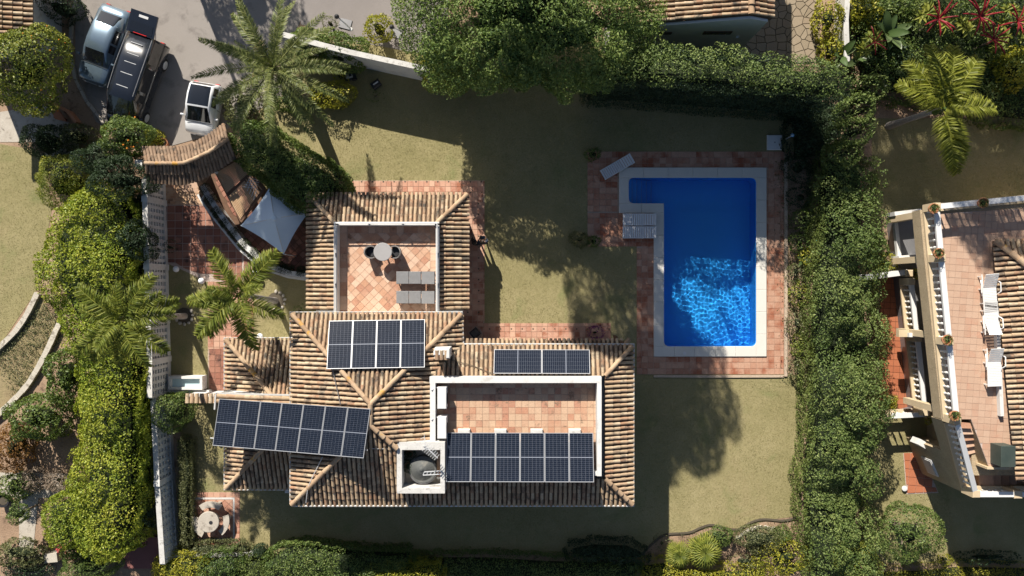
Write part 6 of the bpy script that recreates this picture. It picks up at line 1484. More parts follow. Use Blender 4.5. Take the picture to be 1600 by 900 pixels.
def yplant(px, py, z, r, label, lf=lf_yel): 
    c = P(px, py, z + .2); t = thing('potted_plant', label, 'plant', (c.x, c.y, z)); p_, n_, to_ = crown_points((0, 0, .3), (r, r, r * .8), 420, .1, .2, int(px), -.5, .4); MB().lathe([(r * .5, 0), (r * .7, .2), (r * .6, .2)], (0, 0, 0), 12).build('pot', m_pot, t, True); link('foliage', mass_mesh('foliage', p_, n_, lf, .07, .4, .9, to_, core_ball((0, 0, .28), (r * .6, r * .6, r * .5), 8, 4)), t)
yplant(1428, 427, 1.0, .22, 'bright green plant beside the cream pillar of the garden wall'); yplant(1452, 653, 1.2, .22, 'bright green plant on the porch parapet below the stairs'); yplant(1391, 627, .05, .26, 'yellow-green plant at the end of the red tiled yard')
m_plas = MAT("white_plastic", [(.70, .69, .67), (.76, .75, .73)], .5, fine=.03)
def plastic(px, py, rz, label, L_=2.0, W_=.62):
    t = lounger('plastic_lounger', label, P(px, py, tz + .4), rz, L_, W_, m_plas, m_plas, tz + .012, .32, 22, 'white plastic loungers on the pink terrace', hgt=.34)
    for s in (-1, 1): MB().tube([(-.1, s * (W_ / 2 + .02), .3), (.05, s * (W_ / 2 + .13), .5), (.45, s * (W_ / 2 + .13), .52), (.6, s * (W_ / 2 + .02), .3)], .028, 6).build('armrest', m_plas, t, True)
plastic(1547, 458, math.radians(94), 'white plastic lounger nearer the north end of the pink terrace', 1.75); plastic(1549.5, 497, math.radians(-88), 'white plastic lounger with rounded foot, between the other two', 1.5); plastic(1554, 574, math.radians(92), 'white slatted plastic lounger nearest the outdoor stairs', 1.75)
c = P(1574, 713, tz + .8); t = thing('storage_cabinet', 'dark green storage box standing under the eave of the villa', 'cabinet', (c.x, c.y, tz + .012)); m_dg = MAT("dark_green_plastic", [(.035, .05, .045), (.06, .075, .065)], .5); MB().cbox((0, 0, 0), (.62, .92, .82), .03).build('box', m_dg, t, True); MB().cbox((0, 0, .82), (.66, .96, .06), .02).build('lid', m_dg, t, True)
# ------------------------------------------------------------------ white villa to the north (gable end seen)
gy = 12.35; rx_, rz_ = P(1173, 22, 5.6).x, 5.6; lx_, lz_ = P(945, 36, 3.9).x, 3.9; ex_, ez_ = P(1206, 28, 5.1).x, 5.1
nv = thing('villa', 'white northern villa with a tiled gable roof behind the tall hedge', 'villa', (rx_, gy, 0))
wx0_, wx1_ = lx_ + .4, P(1199, 30, 5.0).x; wy = gy - .12; wz = lambda x: (rz_ - (rx_ - x) * (rz_ - lz_) / (rx_ - lx_) if x < rx_ else rz_ - (x - rx_) * (rz_ - ez_) / (ex_ - rx_)) - .12
b = MB(); pf = [(wx0_, 0), (wx1_, 0), (wx1_, wz(wx1_)), (rx_, wz(rx_)), (wx0_, wz(wx0_))]; n = 5
b.add([(x, wy, z) for x, z in pf] + [(x, wy + 9, z) for x, z in pf], [list(range(n)), [n + i for i in reversed(range(n))]] + [[i, n + i, n + (i + 1) % n, (i + 1) % n] for i in range(n)]).build('wall', m_cleanwhite, nv)
RT3 = []; rb3 = MB(); s1 = (rz_ - lz_) / (rx_ - lx_); s2 = (rz_ - ez_) / (ex_ - rx_)
add_slope(rb3, [(lx_, gy + 9), (lx_, gy), (rx_, gy), (rx_, gy + 9)], (lx_, gy + 9, lz_), (lx_, gy, lz_), s1, .225, .42, RT3); add_slope(rb3, [(ex_, gy), (ex_, gy + 9), (rx_, gy + 9), (rx_, gy)], (ex_, gy, ez_), (ex_, gy + 9, ez_), s2, .225, .42, RT3)
ro3 = rb3.build('roof', m_rbase, nv); RT3 = [t for t in RT3 if t[0].y < gy + 3.2]; lay_tiles(RT3, ro3, 160, m_rtile); ridge_line((rx_, gy, rz_ + .04), (rx_, gy + 3, rz_ + .04), ro3, r=.15)
q = (P(1121, 50, 3.46).x, wy - .01, 3.46); wn = MB().box(q, (1.35, .06, .42)).build('window', m_wood, nv)
for k in range(4): MB().box((q[0] - .48 + k * .32, wy - .045, q[2]), (.26, .03, .3)).build('pane', m_win, wn)
q = (P(1038, 54, 3.4).x, wy - .01, 3.4); wn = MB().box(q, (.7, .06, .3)).build('window', m_wood, nv); MB().box((q[0], wy - .045, q[2]), (.6, .03, .2)).build('pane', m_win, wn)
q = (P(1152, 60, 2.9).x, wy - .05, 2.9); MB().box(q, (.14, .12, .1)).build('wall_light', m_frame, nv)
# roof corner at the top left
RT4 = []; rb4 = MB(); cz0 = P(46, 42, 3.2); nvl = thing('outbuilding', 'tiled roof corner of a neighbouring outbuilding beside the citrus tree', 'outbuilding', tuple(P(10, 10)))
a0, a1 = P(-30, 55, 3.2), P(50, 30, 3.2); dv_ = (a1 - a0).normalized()
add_slope(rb4, [(a0.x - 2, a0.y - .6), (a1.x, a1.y), (a1.x - 1.3, a1.y + 4), (a0.x - 3, a0.y + 4)], (a1.x + .3, a1.y + 4, 3.2), (a1.x + .3, a1.y - .2, 3.2), -.25, .24, .42, RT4) if False else None
pp = [(cz0.x + .1, cz0.y - .25), (cz0.x + .1, cz0.y + 5), (cz0.x - 4, cz0.y + 5), (cz0.x - 4, cz0.y - 1.2)]
add_slope(rb4, pp, (cz0.x + .1, cz0.y - 1.2, 3.2), (cz0.x + .1, cz0.y + 5, 3.2), .3, .24, .42, RT4); ro4 = rb4.build('roof', m_rbase, nvl); lay_tiles(RT4, ro4, 200, m_rtile); MB().prism([(cz0.x - 4, cz0.y - .8), (cz0.x - .2, cz0.y - .1), (cz0.x - .2, cz0.y + 5), (cz0.x - 4, cz0.y + 5)], 0, 3.1).build('wall', m_white, nvl)
# flagstone court
def voronoi(region, pts):
    out = []
    for i, p in enumerate(pts):
        poly = ccw(region)
        for j in sorted(range(len(pts)), key=lambda j: (pts[j][0] - p[0]) ** 2 + (pts[j][1] - p[1]) ** 2)[1:16]:
            q = pts[j]; mx, my = (p[0] + q[0]) / 2, (p[1] + q[1]) / 2; dx_, dy_ = q[0] - p[0], q[1] - p[1]; l = math.hypot(dx_, dy_); mx -= dx_ / l * .018; my -= dy_ / l * .018
            a = (mx + dy_ * 50, my - dx_ * 50); b = (mx - dy_ * 50, my + dx_ * 50); out_ = []
            for k in range(len(poly)):
                u, v = poly[k], poly[(k + 1) % len(poly)]; su = (u[0] - mx) * dx_ + (u[1] - my) * dy_; sv = (v[0] - mx) * dx_ + (v[1] - my) * dy_
                if su <= 0: out_.append(u)
                if (su <= 0) != (sv <= 0): t = su / (su - sv); out_.append((u[0] + (v[0] - u[0]) * t, u[1] + (v[1] - u[1]) * t))
            poly = out_
            if len(poly) < 3: break
        if len(poly) >= 3 and abs(area(poly)) > .01: out.append(poly)
    return out
reg = pix([(1150, -20), (1280, -20), (1280, 98), (1150, 98)]); pts = []
rr_ = random.Random(4); x0, x1 = min(p[0] for p in reg), max(p[0] for p in reg); y0, y1 = min(p[1] for p in reg), max(p[1] for p in reg); st_x = .46
yy = y0
while yy < y1:
    xx = x0
    while xx < x1: pts.append((xx + rr_.uniform(-.17, .17), yy + rr_.uniform(-.17, .17))); xx += st_x * (1 if xx < P(1250, 0).x else .6)
    yy += st_x * .9
fc_ = flat('flagstone_court', [reg], .016, m_joint); tiles(fc_, voronoi(reg, pts), 0, .045, m_flag, 'flagstone', 300)
# white boundary wall in the top right planting
bw_ = thing('boundary_wall', 'narrow rough white wall in the top planting beside the flagstones', 'wall', tuple(P(1322, 40))); MB().strip(pix([(1326, -20), (1322, 30), (1324, 96)], 1.3), .26, 0, 1.3).build('wall', m_oldwhite, bw_)
# ------------------------------------------------------------------ west neighbour's garden
def smooth_path(pts, m=3):
    out = []
    for i in range(len(pts) - 1):
        for k in range(m):
            t = k / m; p0, p1, p2, p3 = [Vector(pts[min(max(j, 0), len(pts) - 1)]) for j in (i - 1, i, i + 1, i + 2)]
            out.append(tuple(.5 * ((2 * p1) + (p2 - p0) * t + (2 * p0 - 5 * p1 + 4 * p2 - p3) * t * t + (3 * p1 - p0 - 3 * p2 + p3) * t ** 3)))
    return out + [tuple(pts[-1])]
for pts_, lab in (([(-8, 548), (12, 530), (28, 512), (44, 488), (58, 458)], 'upper curved pale stone wall beside the western lawn'), ([(-12, 655), (18, 628), (42, 602), (62, 570), (78, 538), (92, 506)], 'lower curved pale stone wall beside the leafy bushes')):
    t = thing('terrace_wall', lab, 'wall', tuple(P(*pts_[2])), 0, 'curved stone walls of the western garden'); W = pix(smooth_path(pts_), .2)
    for i in range(len(W) - 1):
        a, b = Vector(W[i]), Vector(W[i + 1]); n = max(1, round((b - a).length / .42))
        for k in range(n): MB().strip([tuple(a.lerp(b, k / n + .008)), tuple(a.lerp(b, (k + 1) / n - .008))], .27 + random.uniform(-.02, .02), 0, .24 + random.uniform(-.02, .02)).build('wall_stone', m_stone, t)
t = thing('garden_bench', 'terracotta coloured garden seat beside the shaded path', 'bench', tuple(P(98, 178)))
q = [P(x, y, .45) for x, y in ((76, 164), (92, 172), (104, 190), (86, 186))]; MB().prism(ccw([(p.x, p.y) for p in q]), .38, .46).build('seat', m_pot, t); 
q = [(P(x, y, .8).x, P(x, y, .8).y) for x, y in ((78, 160), (106, 174), (120, 192))]; MB().strip(q, .14, .3, .9).build('backrest', m_pot, t)
for x, y in ((80, 166), (100, 186), (104, 176), (88, 184)): q = P(x, y, .2); MB().box((q.x, q.y, .19), (.08, .08, .38)).build('leg', m_wood, t)
c = P(255, 224, .35); t = thing('plant_pot', 'empty round terracotta pot beside the potted bush', 'plant pot', (c.x, c.y, .02)); MB().lathe([(.18, 0), (.25, .38), (.28, .40), (.28, .46), (.22, .46), (.2, .34)], (0, 0, 0), 20).build('pot', m_pot, t, True); MB().lathe([(.2, .36), (.18, .38)], (0, 0, 0), 14).build('pot_soil', m_joint, t, True)
c = P(4, 782, .4); t = thing('planter_bowl', 'dark round bowl standing on the western path', 'bowl', (c.x, c.y, .014)); MB().lathe([(.2, 0), (.34, .3), (.36, .42), (.28, .42), (.26, .3)], (0, 0, 0), 18).build('bowl', m_dark, t, True); MB().lathe([(.27, .32), (.25, .34)], (0, 0, 0), 14).build('bowl_soil', m_joint, t, True)
# ------------------------------------------------------------------ palms
fm_date = [frond_mesh('frond', lf_palm, 3.85, 64, .33, .34, .12, False, s, .75, .04) for s in (1, 2, 3)]
fm_queen = [frond_mesh('frond', lf_queen, 3.0, 84, .64, .36, .14, True, s, .55, .05) for s in (4, 5, 6)]
fm_gold = [frond_mesh('frond', lf_goldpalm, 3.0, 84, .66, .36, .14, True, s, .55, .05) for s in (7, 8, 9)]
rg_ = random.Random(8); fr = []
for ring_, (n_, p0, p1, s0) in enumerate(((5, 58, 74, .6), (7, 34, 50, .85), (9, 12, 26, 1.0), (10, -10, 4, 1.05), (6, -34, -20, .95))):
    for i in range(n_): fr.append((360 * i / n_ + rg_.uniform(-9, 9) + ring_ * 17, rg_.uniform(p0, p1), s0 * rg_.uniform(.92, 1.06)))
palm('date_palm', 'large grey-green date palm with a wide crown beside the driveway', 481, 157, 428, 106, 6.2, fm_date, fr, r=.30, bark=m_bark, dry=[frond_mesh('dry_frond', lf_dry, 3.3, 44, .34, .4, .08, False, 12, .7, .035)])
def qfr(l): return [(a, p, s) for a, p, s in l]
palm('queen_palm', 'feathery green palm leaning over the tall western hedge', 289, 494, 187, 500, 7.0, fm_queen, [(28, 14, 0.79), (-125, 6, 0.84), (53, 14, 0.90), (5, 10, 0.86), (18, -8, 0.92), (-62, 12, 0.88), (-95, 0, 0.79), (-140, 14, 0.88), (140, 16, 0.86), (86, 34, 0.63), (170, -5, 0.84), (-35, 0, 0.88), (-115, 48, 0.62), (110, 60, 0.44)], r=.13, bark=m_pbark)
palm('queen_palm', 'feathery yellow-green palm standing beside the patio and left wing', 431, 470, 372, 462, 5.9, fm_queen, [(54, 8, .88), (194, 18, .7), (-128, 8, .85), (120, 18, .86), (46, 14, .98), (187, 12, .85), (-136, 14, .95), (-28, 12, .82), (-84, -14, 1.05), (100, 50, .5), (20, 40, .55), (-60, 30, .6), (160, 40, .5)], r=.12, bark=m_pbark)
palm('golden_palm', 'golden-green palm with a bent pale trunk in the shaded eastern lawn', 1388, 197, 1474, 170, 5.4, fm_gold, [(-68, 8, .9), (124, 10, 1.0), (100, 14, 1.08), (80, 12, 1.08), (56, 8, 1.1), (148, 6, .85), (3, 10, .92), (18, 2, .8), (-74, 4, 1.12), (-84, 16, 1.0), (-62, 0, .95), (160, 40, .4), (-20, 50, .45)], r=.15, bark=m_pbark, shaft=lf_mid)
# ------------------------------------------------------------------ hedges
hedge('tall_hedge', 'tall sunlit yellow-green hedge along the western boundary', [(112, 318), (145, 292), (176, 300), (188, 335), (196, 400), (182, 440), (198, 480), (200, 560), (198, 690), (196, 800), (186, 862), (140, 868), (120, 838), (114, 760), (122, 640), (128, 590), (108, 515), (72, 455), (58, 405), (78, 340)],
      3.3, lf_hedgeY, leaf=.08, dens=230, lump=.34, lscale=.75, rnd=.55, zfun=lambda x, y: 3.2 + .3 * np.sin(x * 1.3 + y * .9) + .22 * np.sin(y * 1.9))
hedge('clipped_hedge', 'lower clipped bright hedge joining the tall western hedge', [(66, 790), (90, 783), (120, 790), (126, 850), (82, 858), (64, 830)], 2.4, lf_hedgeY, leaf=.07, dens=260, lump=.18, lscale=.5)
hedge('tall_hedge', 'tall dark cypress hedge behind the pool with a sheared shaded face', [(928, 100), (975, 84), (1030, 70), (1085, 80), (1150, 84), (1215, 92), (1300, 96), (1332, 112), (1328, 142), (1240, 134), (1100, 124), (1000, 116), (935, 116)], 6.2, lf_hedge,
      lf_side=lf_dark, side_dens=.6, leaf=.075, dens=270, lump=.42, lscale=.85, rnd=.5, zfun=lambda x, y: 6.1 + .3 * np.sin(x * 1.4) * np.sin(x * .6 + 1))  # side leaves coloured darker to carry the shade of this face
hedge('tall_hedge', 'tall bushy cypress hedge on the east side of the garden', [(1312, 225), (1345, 232), (1372, 262), (1370, 340), (1366, 400), (1376, 470), (1384, 540), (1378, 600), (1382, 660), (1366, 720), (1360, 780), (1366, 850), (1372, 915), (1282, 915), (1278, 850), (1276, 760), (1284, 680), (1284, 600), (1290, 520), (1292, 440), (1296, 380), (1302, 300)],
      2.7, lf_hedge, lf_side=lf_cyp, leaf=.08, dens=290, lump=.64, lscale=1.05, rnd=.6, side_out=.1, taper=.15, side_dens=.7, zfun=lambda x, y: 2.6 + .35 * np.sin(y * .8) + .25 * np.sin(y * 1.7 + x))
hedge('tall_hedge', 'dark rounded hedge between the tiled archway and the roof terrace', [(358, 202), (380, 190), (412, 200), (450, 226), (495, 250), (524, 275), (530, 302), (500, 308), (484, 334), (440, 302), (405, 270), (374, 248)], 3.1, lf_mid, leaf=.075, dens=300, lump=.26, lscale=.6, rnd=.6)
hedge('clipped_hedge', 'thin clipped hedge strip beside the pierced white wall', [(279, 688), (291, 688), (293, 852), (281, 852)], .95, lf_olive, leaf=.05, dens=420, lump=.07, lscale=.3, rnd=.15)
hedge('clipped_hedge', 'low clipped hedge below the round stone table', [(288, 856), (340, 852), (380, 854), (392, 866), (340, 870), (288, 870)], .8, lf_olive, leaf=.05, dens=420, lump=.1, lscale=.35, rnd=.2)
hedge('garden_hedge', 'yellow-green mounded hedge at the foot of the white pierced wall', [(238, 915), (238, 884), (262, 873), (300, 878), (318, 890), (318, 915)], 1.5, lf_yel, leaf=.06, dens=330, lump=.16, lscale=.4)
hedge('garden_hedge', 'grey-green loose hedge in front of the low white wall', [(312, 915), (306, 890), (330, 874), (362, 872), (372, 890), (372, 915)], 1.5, lf_mid, leaf=.065, dens=330, lump=.2, lscale=.4)
hedge('garden_hedge', 'smooth olive hedge below the round blue-green bush', [(368, 915), (362, 888), (385, 878), (420, 880), (432, 915)], 1.35, lf_cyp, leaf=.055, dens=360, lump=.12, lscale=.4)
hedge('garden_hedge', 'long mounded green hedge along the bottom of the lawn', [(415, 915), (408, 882), (432, 864), (470, 858), (530, 866), (580, 870), (640, 872), (640, 915)], 1.6, lf_mid, leaf=.06, dens=330, lump=.16, lscale=.4)
hedge('garden_hedge', 'bright low hedge at the very bottom edge below the house', [(576, 920), (576, 892), (620, 888), (688, 892), (690, 920)], 1.75, lf_yel, leaf=.055, dens=330, lump=.12, lscale=.4)
hedge('garden_hedge', 'dark shaded hedge row along the bottom below the house', [(640, 915), (640, 876), (760, 874), (860, 880), (1000, 884), (1000, 915)], 1.1, lf_mid, leaf=.06, dens=260, lump=.18, lscale=.45)
hedge('garden_hedge', 'dark flowering hedge end beside the curved bed edge', [(892, 880), (890, 862), (930, 852), (985, 854), (1012, 868), (1008, 882)], 1.0, lf_dark, leaf=.06, dens=300, lump=.2, lscale=.4)
hedge('garden_hedge', 'bright green low hedge under the fan palms', [(1000, 915), (1004, 886), (1040, 880), (1070, 890), (1150, 893), (1200, 890), (1210, 915)], .8, lf_yel, leaf=.06, dens=280, lump=.18, lscale=.4)
hedge('garden_hedge', 'bright grassy hedge at the bottom of the eastern lawn', [(1372, 915), (1376, 894), (1450, 890), (1500, 884), (1620, 888), (1620, 915)], .6, lf_yel, leaf=.07, dens=280, lump=.1, lscale=.4, asp=.2, needle=True)
hedge('shrub_border', 'dense dark planting filling the top right corner', [(1338, -25), (1625, -25), (1625, 185), (1560, 180), (1500, 150), (1440, 150), (1400, 140), (1352, 118)], 1.1, lf_mid, 'planting', 0, None, .085, 190, .45, .8, .4)
hedge('shrub_border', 'dense dark shrubs in the shade behind the pool shower', [(1234, 150), (1280, 152), (1335, 156), (1318, 200), (1296, 244), (1246, 250), (1242, 205)], .9, lf_dark, 'planting', 0, None, .08, 200, .4, .7, .35)
# ------------------------------------------------------------------ trees and bushes
bush('pine_tree', 'very large soft-needled tree overhanging the top of the lawn', 830, 26, 192, 124, 7.2, lf_pine, 'tree', .10, 470, .8, .9, 3.3, .34, 1.0, depth=.32, core=.78)
bush('citrus_tree', 'large broad citrus tree with small fruit left of the parked cars', 30, 98, 58, 72, 4.6, lf_cit, 'tree', .085, 300, .6, 1.0, 1.2, extra=(lf_fruit, 26, 'fruit', .04))
bush('shrub', 'dark shrub under the tiled outbuilding roof corner', 88, 8, 30, 18, 2.4, lf_dark)
bush('shrub', 'very dark round shrub on the west path bend', 64, 219, 32, 31, 2.4, lf_dark, leaf=.06, dens=320, lump=.15)
bush('shrub', 'small pale-green shrub between the path and the orange tree', 116, 212, 27, 22, 1.6, lf_olive, leaf=.07)
bush('orange_tree', 'rounded orange tree with scattered fruit in front of the black van', 190, 212, 40, 30, 3.6, lf_mid, 'tree', .075, 330, .3, .6, 1.0, extra=(lf_fruit, 14, 'fruit', .05))
bush('shrub', 'bright potted bush beside the empty terracotta pot', 238, 215, 14, 15, 1.4, lf_yel, leaf=.05, dens=420, lump=.1, lscale=.3)
bush('conifer', 'dark blue-green spreading conifer beside the archway roof', 182, 278, 52, 30, 4.2, lf_dark, 'tree', .11, 300, .45, .8, .8, .2, .8, needle=True)
bush('conifer', 'dark blue-green conifer between the path and archway', 158, 246, 44, 26, 3.6, lf_dark, 'tree', .11, 280, .4, .8, .6, .2, .8, needle=True)
bush('shrub', 'rounded pale-green feathery bush at the edge of the western lawn', 90, 281, 37, 41, 3.0, lf_cit, leaf=.08, dens=330, lump=.2, asp=.25, needle=True)
bush('tree', 'dark round-headed tree between hedge and pierced wall', 207, 376, 22, 33, 3.8, lf_dark, 'tree', .07, 300, .2, .5, 1.0)
bush('shrub', 'dark shrub in the shade at the foot of the western hedge', 232, 800, 18, 26, 2.0, lf_dark)
bush('shrub', 'leafy dark shrub spilling over the pierced wall by the basin', 266, 645, 26, 33, 2.5, lf_mid, leaf=.06, dens=300, lump=.2)
bush('shrub', 'small dark climber on the patio side of the pierced wall', 262, 386, 8, 9, 1.3, lf_dark, leaf=.05)
bush('shrub', 'leafy dark-green shrub under the right side of the date palm', 532, 76, 44, 28, 2.3, lf_mid, leaf=.09, dens=220, lump=.3)
bush('shrub', 'dark shrub behind the date palm beside the street wall', 480, 66, 32, 20, 2.4, lf_mid, leaf=.09)
bush('shrub', 'golden-green shrub below the date palm on the lawn edge', 514, 146, 42, 19, 1.3, lf_yel, leaf=.07, dens=260, lump=.22)
bush('shrub', 'small golden shrub beside the robot mower', 531, 116, 12, 13, 1.0, lf_yel, leaf=.06)
bush('shrub', 'sparse little plant on the lawn by the spotlight', 586, 149, 15, 8, .5, lf_mid, leaf=.06, dens=120, core=.3)
bush('shrub', 'loose olive shrub between the white car and the palm trunk', 378, 162, 30, 36, 1.5, lf_olive, leaf=.08, lump=.3)
bush('shrub', 'dark shrub at the foot of the date palm', 455, 150, 36, 26, 1.1, lf_mid, leaf=.08)
bush('shrub', 'yellow-green street bush between the two leaning lamps', 590, 40, 21, 19, 2.3, lf_yel, leaf=.08, lump=.3)
bush('shrub', 'small strappy street plant beside the first leaning lamp', 514, 34, 10, 9, 1.2, lf_olive, leaf=.1, asp=.2, needle=True)
bush('shrub', 'yellow-green broad shrub under the left side of the big tree', 704, 98, 40, 38, 3.0, lf_cit, leaf=.085, dens=260, lump=.32)
bush('shrub', 'golden shrub at the end of the street wall', 676, 104, 20, 30, 2.2, lf_yel, leaf=.075, lump=.3)
for i, (x, y, rx, ry, z, lf, lab) in enumerate(((1298, 28, 20, 34, 1.6, lf_yel, 'bright shrub between the flagstones and narrow white wall, at the top edge'), (1302, 78, 18, 24, 1.4, lf_yel, 'bright shrub beside the lower end of the flagstones'), (1352, 18, 28, 24, 1.9, lf_yel, 'yellow-green shrub right of the narrow white wall'),
        (1400, 12, 30, 20, 1.8, lf_mid, 'green shrub at the top edge among red flower spikes'), (1580, 108, 32, 32, 2.4, lf_yel, 'bright whorled bush at the right edge above the golden palm'), (1545, 125, 20, 22, 1.5, lf_dark, 'dark bush right of the golden palm'), (1400, 88, 24, 18, 1.6, lf_dark, 'dark shrub left of the golden palm crown'))):
    bush('shrub', lab, x, y, rx, ry, z, lf, leaf=.1, dens=200, lump=.35)
for i, (x, y, rx, ry, z, lab) in enumerate(((1352, 138, 28, 14, 4.6, 'upper layered cypress clump at the hedge corner'), (1342, 172, 34, 18, 4.5, 'layered cypress clump second below the hedge corner'), (1340, 205, 30, 18, 4.3, 'layered cypress clump level with the pool shower'), (1322, 238, 22, 16, 4.0, 'small layered cypress clump above the east hedge'))):
    bush('cypress', lab, x, y, rx, ry, z, lf_hedge, 'tree', .085, 330, .4, .75, 1.5, .4, .8, group='layered cypresses at the hedge corner')
for i, (x, y, rx, ry, z, lf, lab) in enumerate(((1262, 176, 26, 22, 1.6, lf_dark, 'dark shaded shrub behind the pool shower'), (1250, 262, 22, 22, 1.2, lf_dark, 'dark shaded shrub beside the top of the pool terrace'), (1254, 308, 18, 18, 1.1, lf_dark, 'dark shrub by the shaded end of the pool'), (1258, 345, 18, 18, 1.3, lf_mid, 'flowering shrub beside the shaded pool edge'),
        (1252, 378, 16, 18, 1.0, lf_mid, 'spiky green plant halfway along the pool border'), (1264, 402, 14, 12, 1.2, lf_yel, 'bright leafy plant in the pool border'), (1246, 425, 14, 18, .9, lf_olive, 'olive border plant beside the sunlit pool edge'), (1252, 462, 16, 22, .9, lf_cit, 'loose border plant, middle of the sunlit pool side'),
        (1248, 505, 15, 22, .9, lf_olive, 'dry olive border plant near the pool end'), (1254, 542, 16, 20, .9, lf_cit, 'yellow-green border plant near the pool end'), (1252, 582, 16, 22, .9, lf_olive, 'last olive border plant beside the lawn corner'))):
    bush('border_plant', lab, x, y, rx, ry, z, lf, 'plant', .07, 240, .26, .4, group='plants in the border beside the pool', core=.6)
bush('grass_tuft', 'spiky dark tuft at the top corner of the pool tiles', 926, 241, 12, 10, .6, lf_mid, 'plant', .16, 160, .1, .3, 0, .12, needle=True)
bush('grass_tuft', 'spiky sunlit tuft beside the lower corner of the pool tiles', 906, 374, 16, 12, .7, lf_olive, 'plant', .18, 150, .1, .3, 0, .12, needle=True, core=.4); bush('grass_tuft', 'spiky dark tuft touching the lower corner of the pool tiles', 928, 377, 9, 8, .6, lf_mid, 'plant', .18, 200, .1, .3, 0, .12, needle=True)
bush('flower_bush', 'purple flowering plant in front of the low porch roof', 930, 520, 13, 9, .9, lf_purple, 'plant', .07, 150, .2, .3, core=.5)
bush('shrub', 'little green shrub against the roof edge near the stone ring', 466, 487, 9, 9, .9, lf_mid, leaf=.06); bush('shrub', 'round blue-green bush at the end of the low white wall', 405, 863, 13, 12, 1.0, lf_dark, leaf=.05, dens=420, lump=.06)
# bed at the bottom right
bush('shrub', 'dark rounded shrub below the curved bed edge', 1126, 839, 22, 14, .9, lf_mid, leaf=.055, dens=380, lump=.1); bush('shrub', 'broad olive mound behind the pale rocks', 1190, 845, 42, 22, 1.1, lf_olive, leaf=.055, dens=360, lump=.12, lscale=.35)
bush('grass_tuft', 'spiky grey-green tuft beside the olive mound', 1222, 838, 15, 15, .8, lf_mid, 'plant', .22, 150, .1, .3, 0, .1, needle=True, core=.4); bush('shrub', 'yellow-flecked shrub at the bottom beside the east hedge', 1228, 874, 46, 26, 1.3, lf_yel, leaf=.07, lump=.3, dens=200, core=.6)
bush('shrub', 'rusty yellow shrub at the foot of the east hedge', 1340, 880, 32, 28, 2.8, lf_cit, leaf=.08, lump=.35, core=.6); bush('shrub', 'low mixed shrub between fan palms and yellow-flecked shrub', 1165, 878, 26, 12, .6, lf_olive, leaf=.06); bush('shrub', 'sparse plant at the shaded end of the curved bed', 1035, 850, 12, 14, .6, lf_olive, leaf=.06, dens=150, core=.4)
# east lawn
bush('tree', 'small loose-leaved tree on the eastern lawn below the red tile patch', 1428, 836, 46, 46, 3.0, lf_mid, 'tree', .1, 300, .5, .7, .8, .3, .9, core=.6); bush('shrub', 'bright little shrub right of the small loose-leaved tree', 1478, 875, 13, 9, .8, lf_yel, leaf=.06); bush('shrub', 'dark low shrubs in the villa shade at the bottom', 1545, 872, 48, 10, .7, lf_dark, leaf=.07)
bush('shrub', 'dark leafy shrub beside the porch wall', 1372, 390, 12, 30, 1.4, lf_mid, leaf=.08); bush('shrub', 'bright climbing shrub above the white garden wall', 1388, 412, 14, 18, 1.3, lf_yel, leaf=.07)
# western garden
bush('shrub', 'grey-green leafy bush above the bare soil patch', 96, 590, 26, 46, 2.4, lf_mid, leaf=.09, lump=.34); bush('shrub', 'large leafy bush spreading over the lower stone wall', 52, 655, 44, 36, 2.6, lf_mid, leaf=.10, lump=.4, dens=200); bush('shrub', 'rust-coloured shrub at the left edge', 16, 700, 26, 38, 1.9, lf_rust, leaf=.08, lump=.3)
bush('shrub', 'dark green shrub beside the dry grasses', 18, 762, 22, 24, 1.4, lf_mid, leaf=.08); bush('dry_grass', 'dry twiggy grass clump beside the western path', 48, 752, 18, 20, .9, lf_twig, 'plant', .24, 130, .1, .3, 0, .07, needle=True, core=.3); bush('dry_grass', 'dry twiggy grass clump against the tall hedge', 88, 752, 20, 18, .9, lf_twig, 'plant', .24, 130, .1, .3, 0, .07, needle=True, core=.3)
tp = bush('topiary', 'small ball-headed topiary tree on the western path', 25, 804, 18, 16, 2.0, lf_mid, 'tree', .06, 360, .1, .4, 1.2)
bush('shrub', 'olive spreading shrub in the bottom left corner', 28, 866, 46, 20, 1.2, lf_olive, leaf=.08, lump=.3); bush('shrub', 'dark shrub at the bottom left edge', 40, 892, 40, 12, .9, lf_dark); bush('conifer', 'blue-green conifer mound at the bottom below the western hedge', 132, 888, 44, 22, 1.7, lf_mid, 'tree', .09, 320, .2, .5, 0, .22, needle=True)
bush('flower_bush', 'pink-flowered bush between clipped hedge and conifer mound', 110, 856, 22, 16, 1.2, lf_mid, 'plant', .07, 240, .2, .4, extra=(lf_pink, 26, 'blossom', .07))
MB_ = MB().prism(ccw(pix([(68, 866), (88, 864), (90, 878), (70, 880)], .5)), .0, .5).build('stone_block', m_stone); tag(MB_, 'pale stone block beside the pink-flowered bush', 'block')
# ground cover in rows on the western terrace
vv = []
for r_ in range(9):
    for k in range(80):
        t = k / 69; a = (0 + 66 * t + r_ * 4.4 + 3 - 12 * (1 - t), 560 - 84 * t + r_ * 8.2 * (1 - .45 * t)); 
        if random.random() < .8: vv.append(P(a[0] + random.uniform(-3, 3), a[1] + random.uniform(-3, 3), .05))
vv = np.array([tuple(v) for v in vv]); vv = np.repeat(vv, 9, 0); vv = vv + RNG.normal(size=vv.shape) * np.array([.09, .05, .03]); vv[:, 2] = np.abs(vv[:, 2]) + .03
tag(link('ground_cover', mass_mesh('ground_cover', vv, np.tile([0, 0, 1.0], (len(vv), 1)), lf_olive, .05, .5, .8, RNG.random(len(vv)) * .5)), kind='stuff')
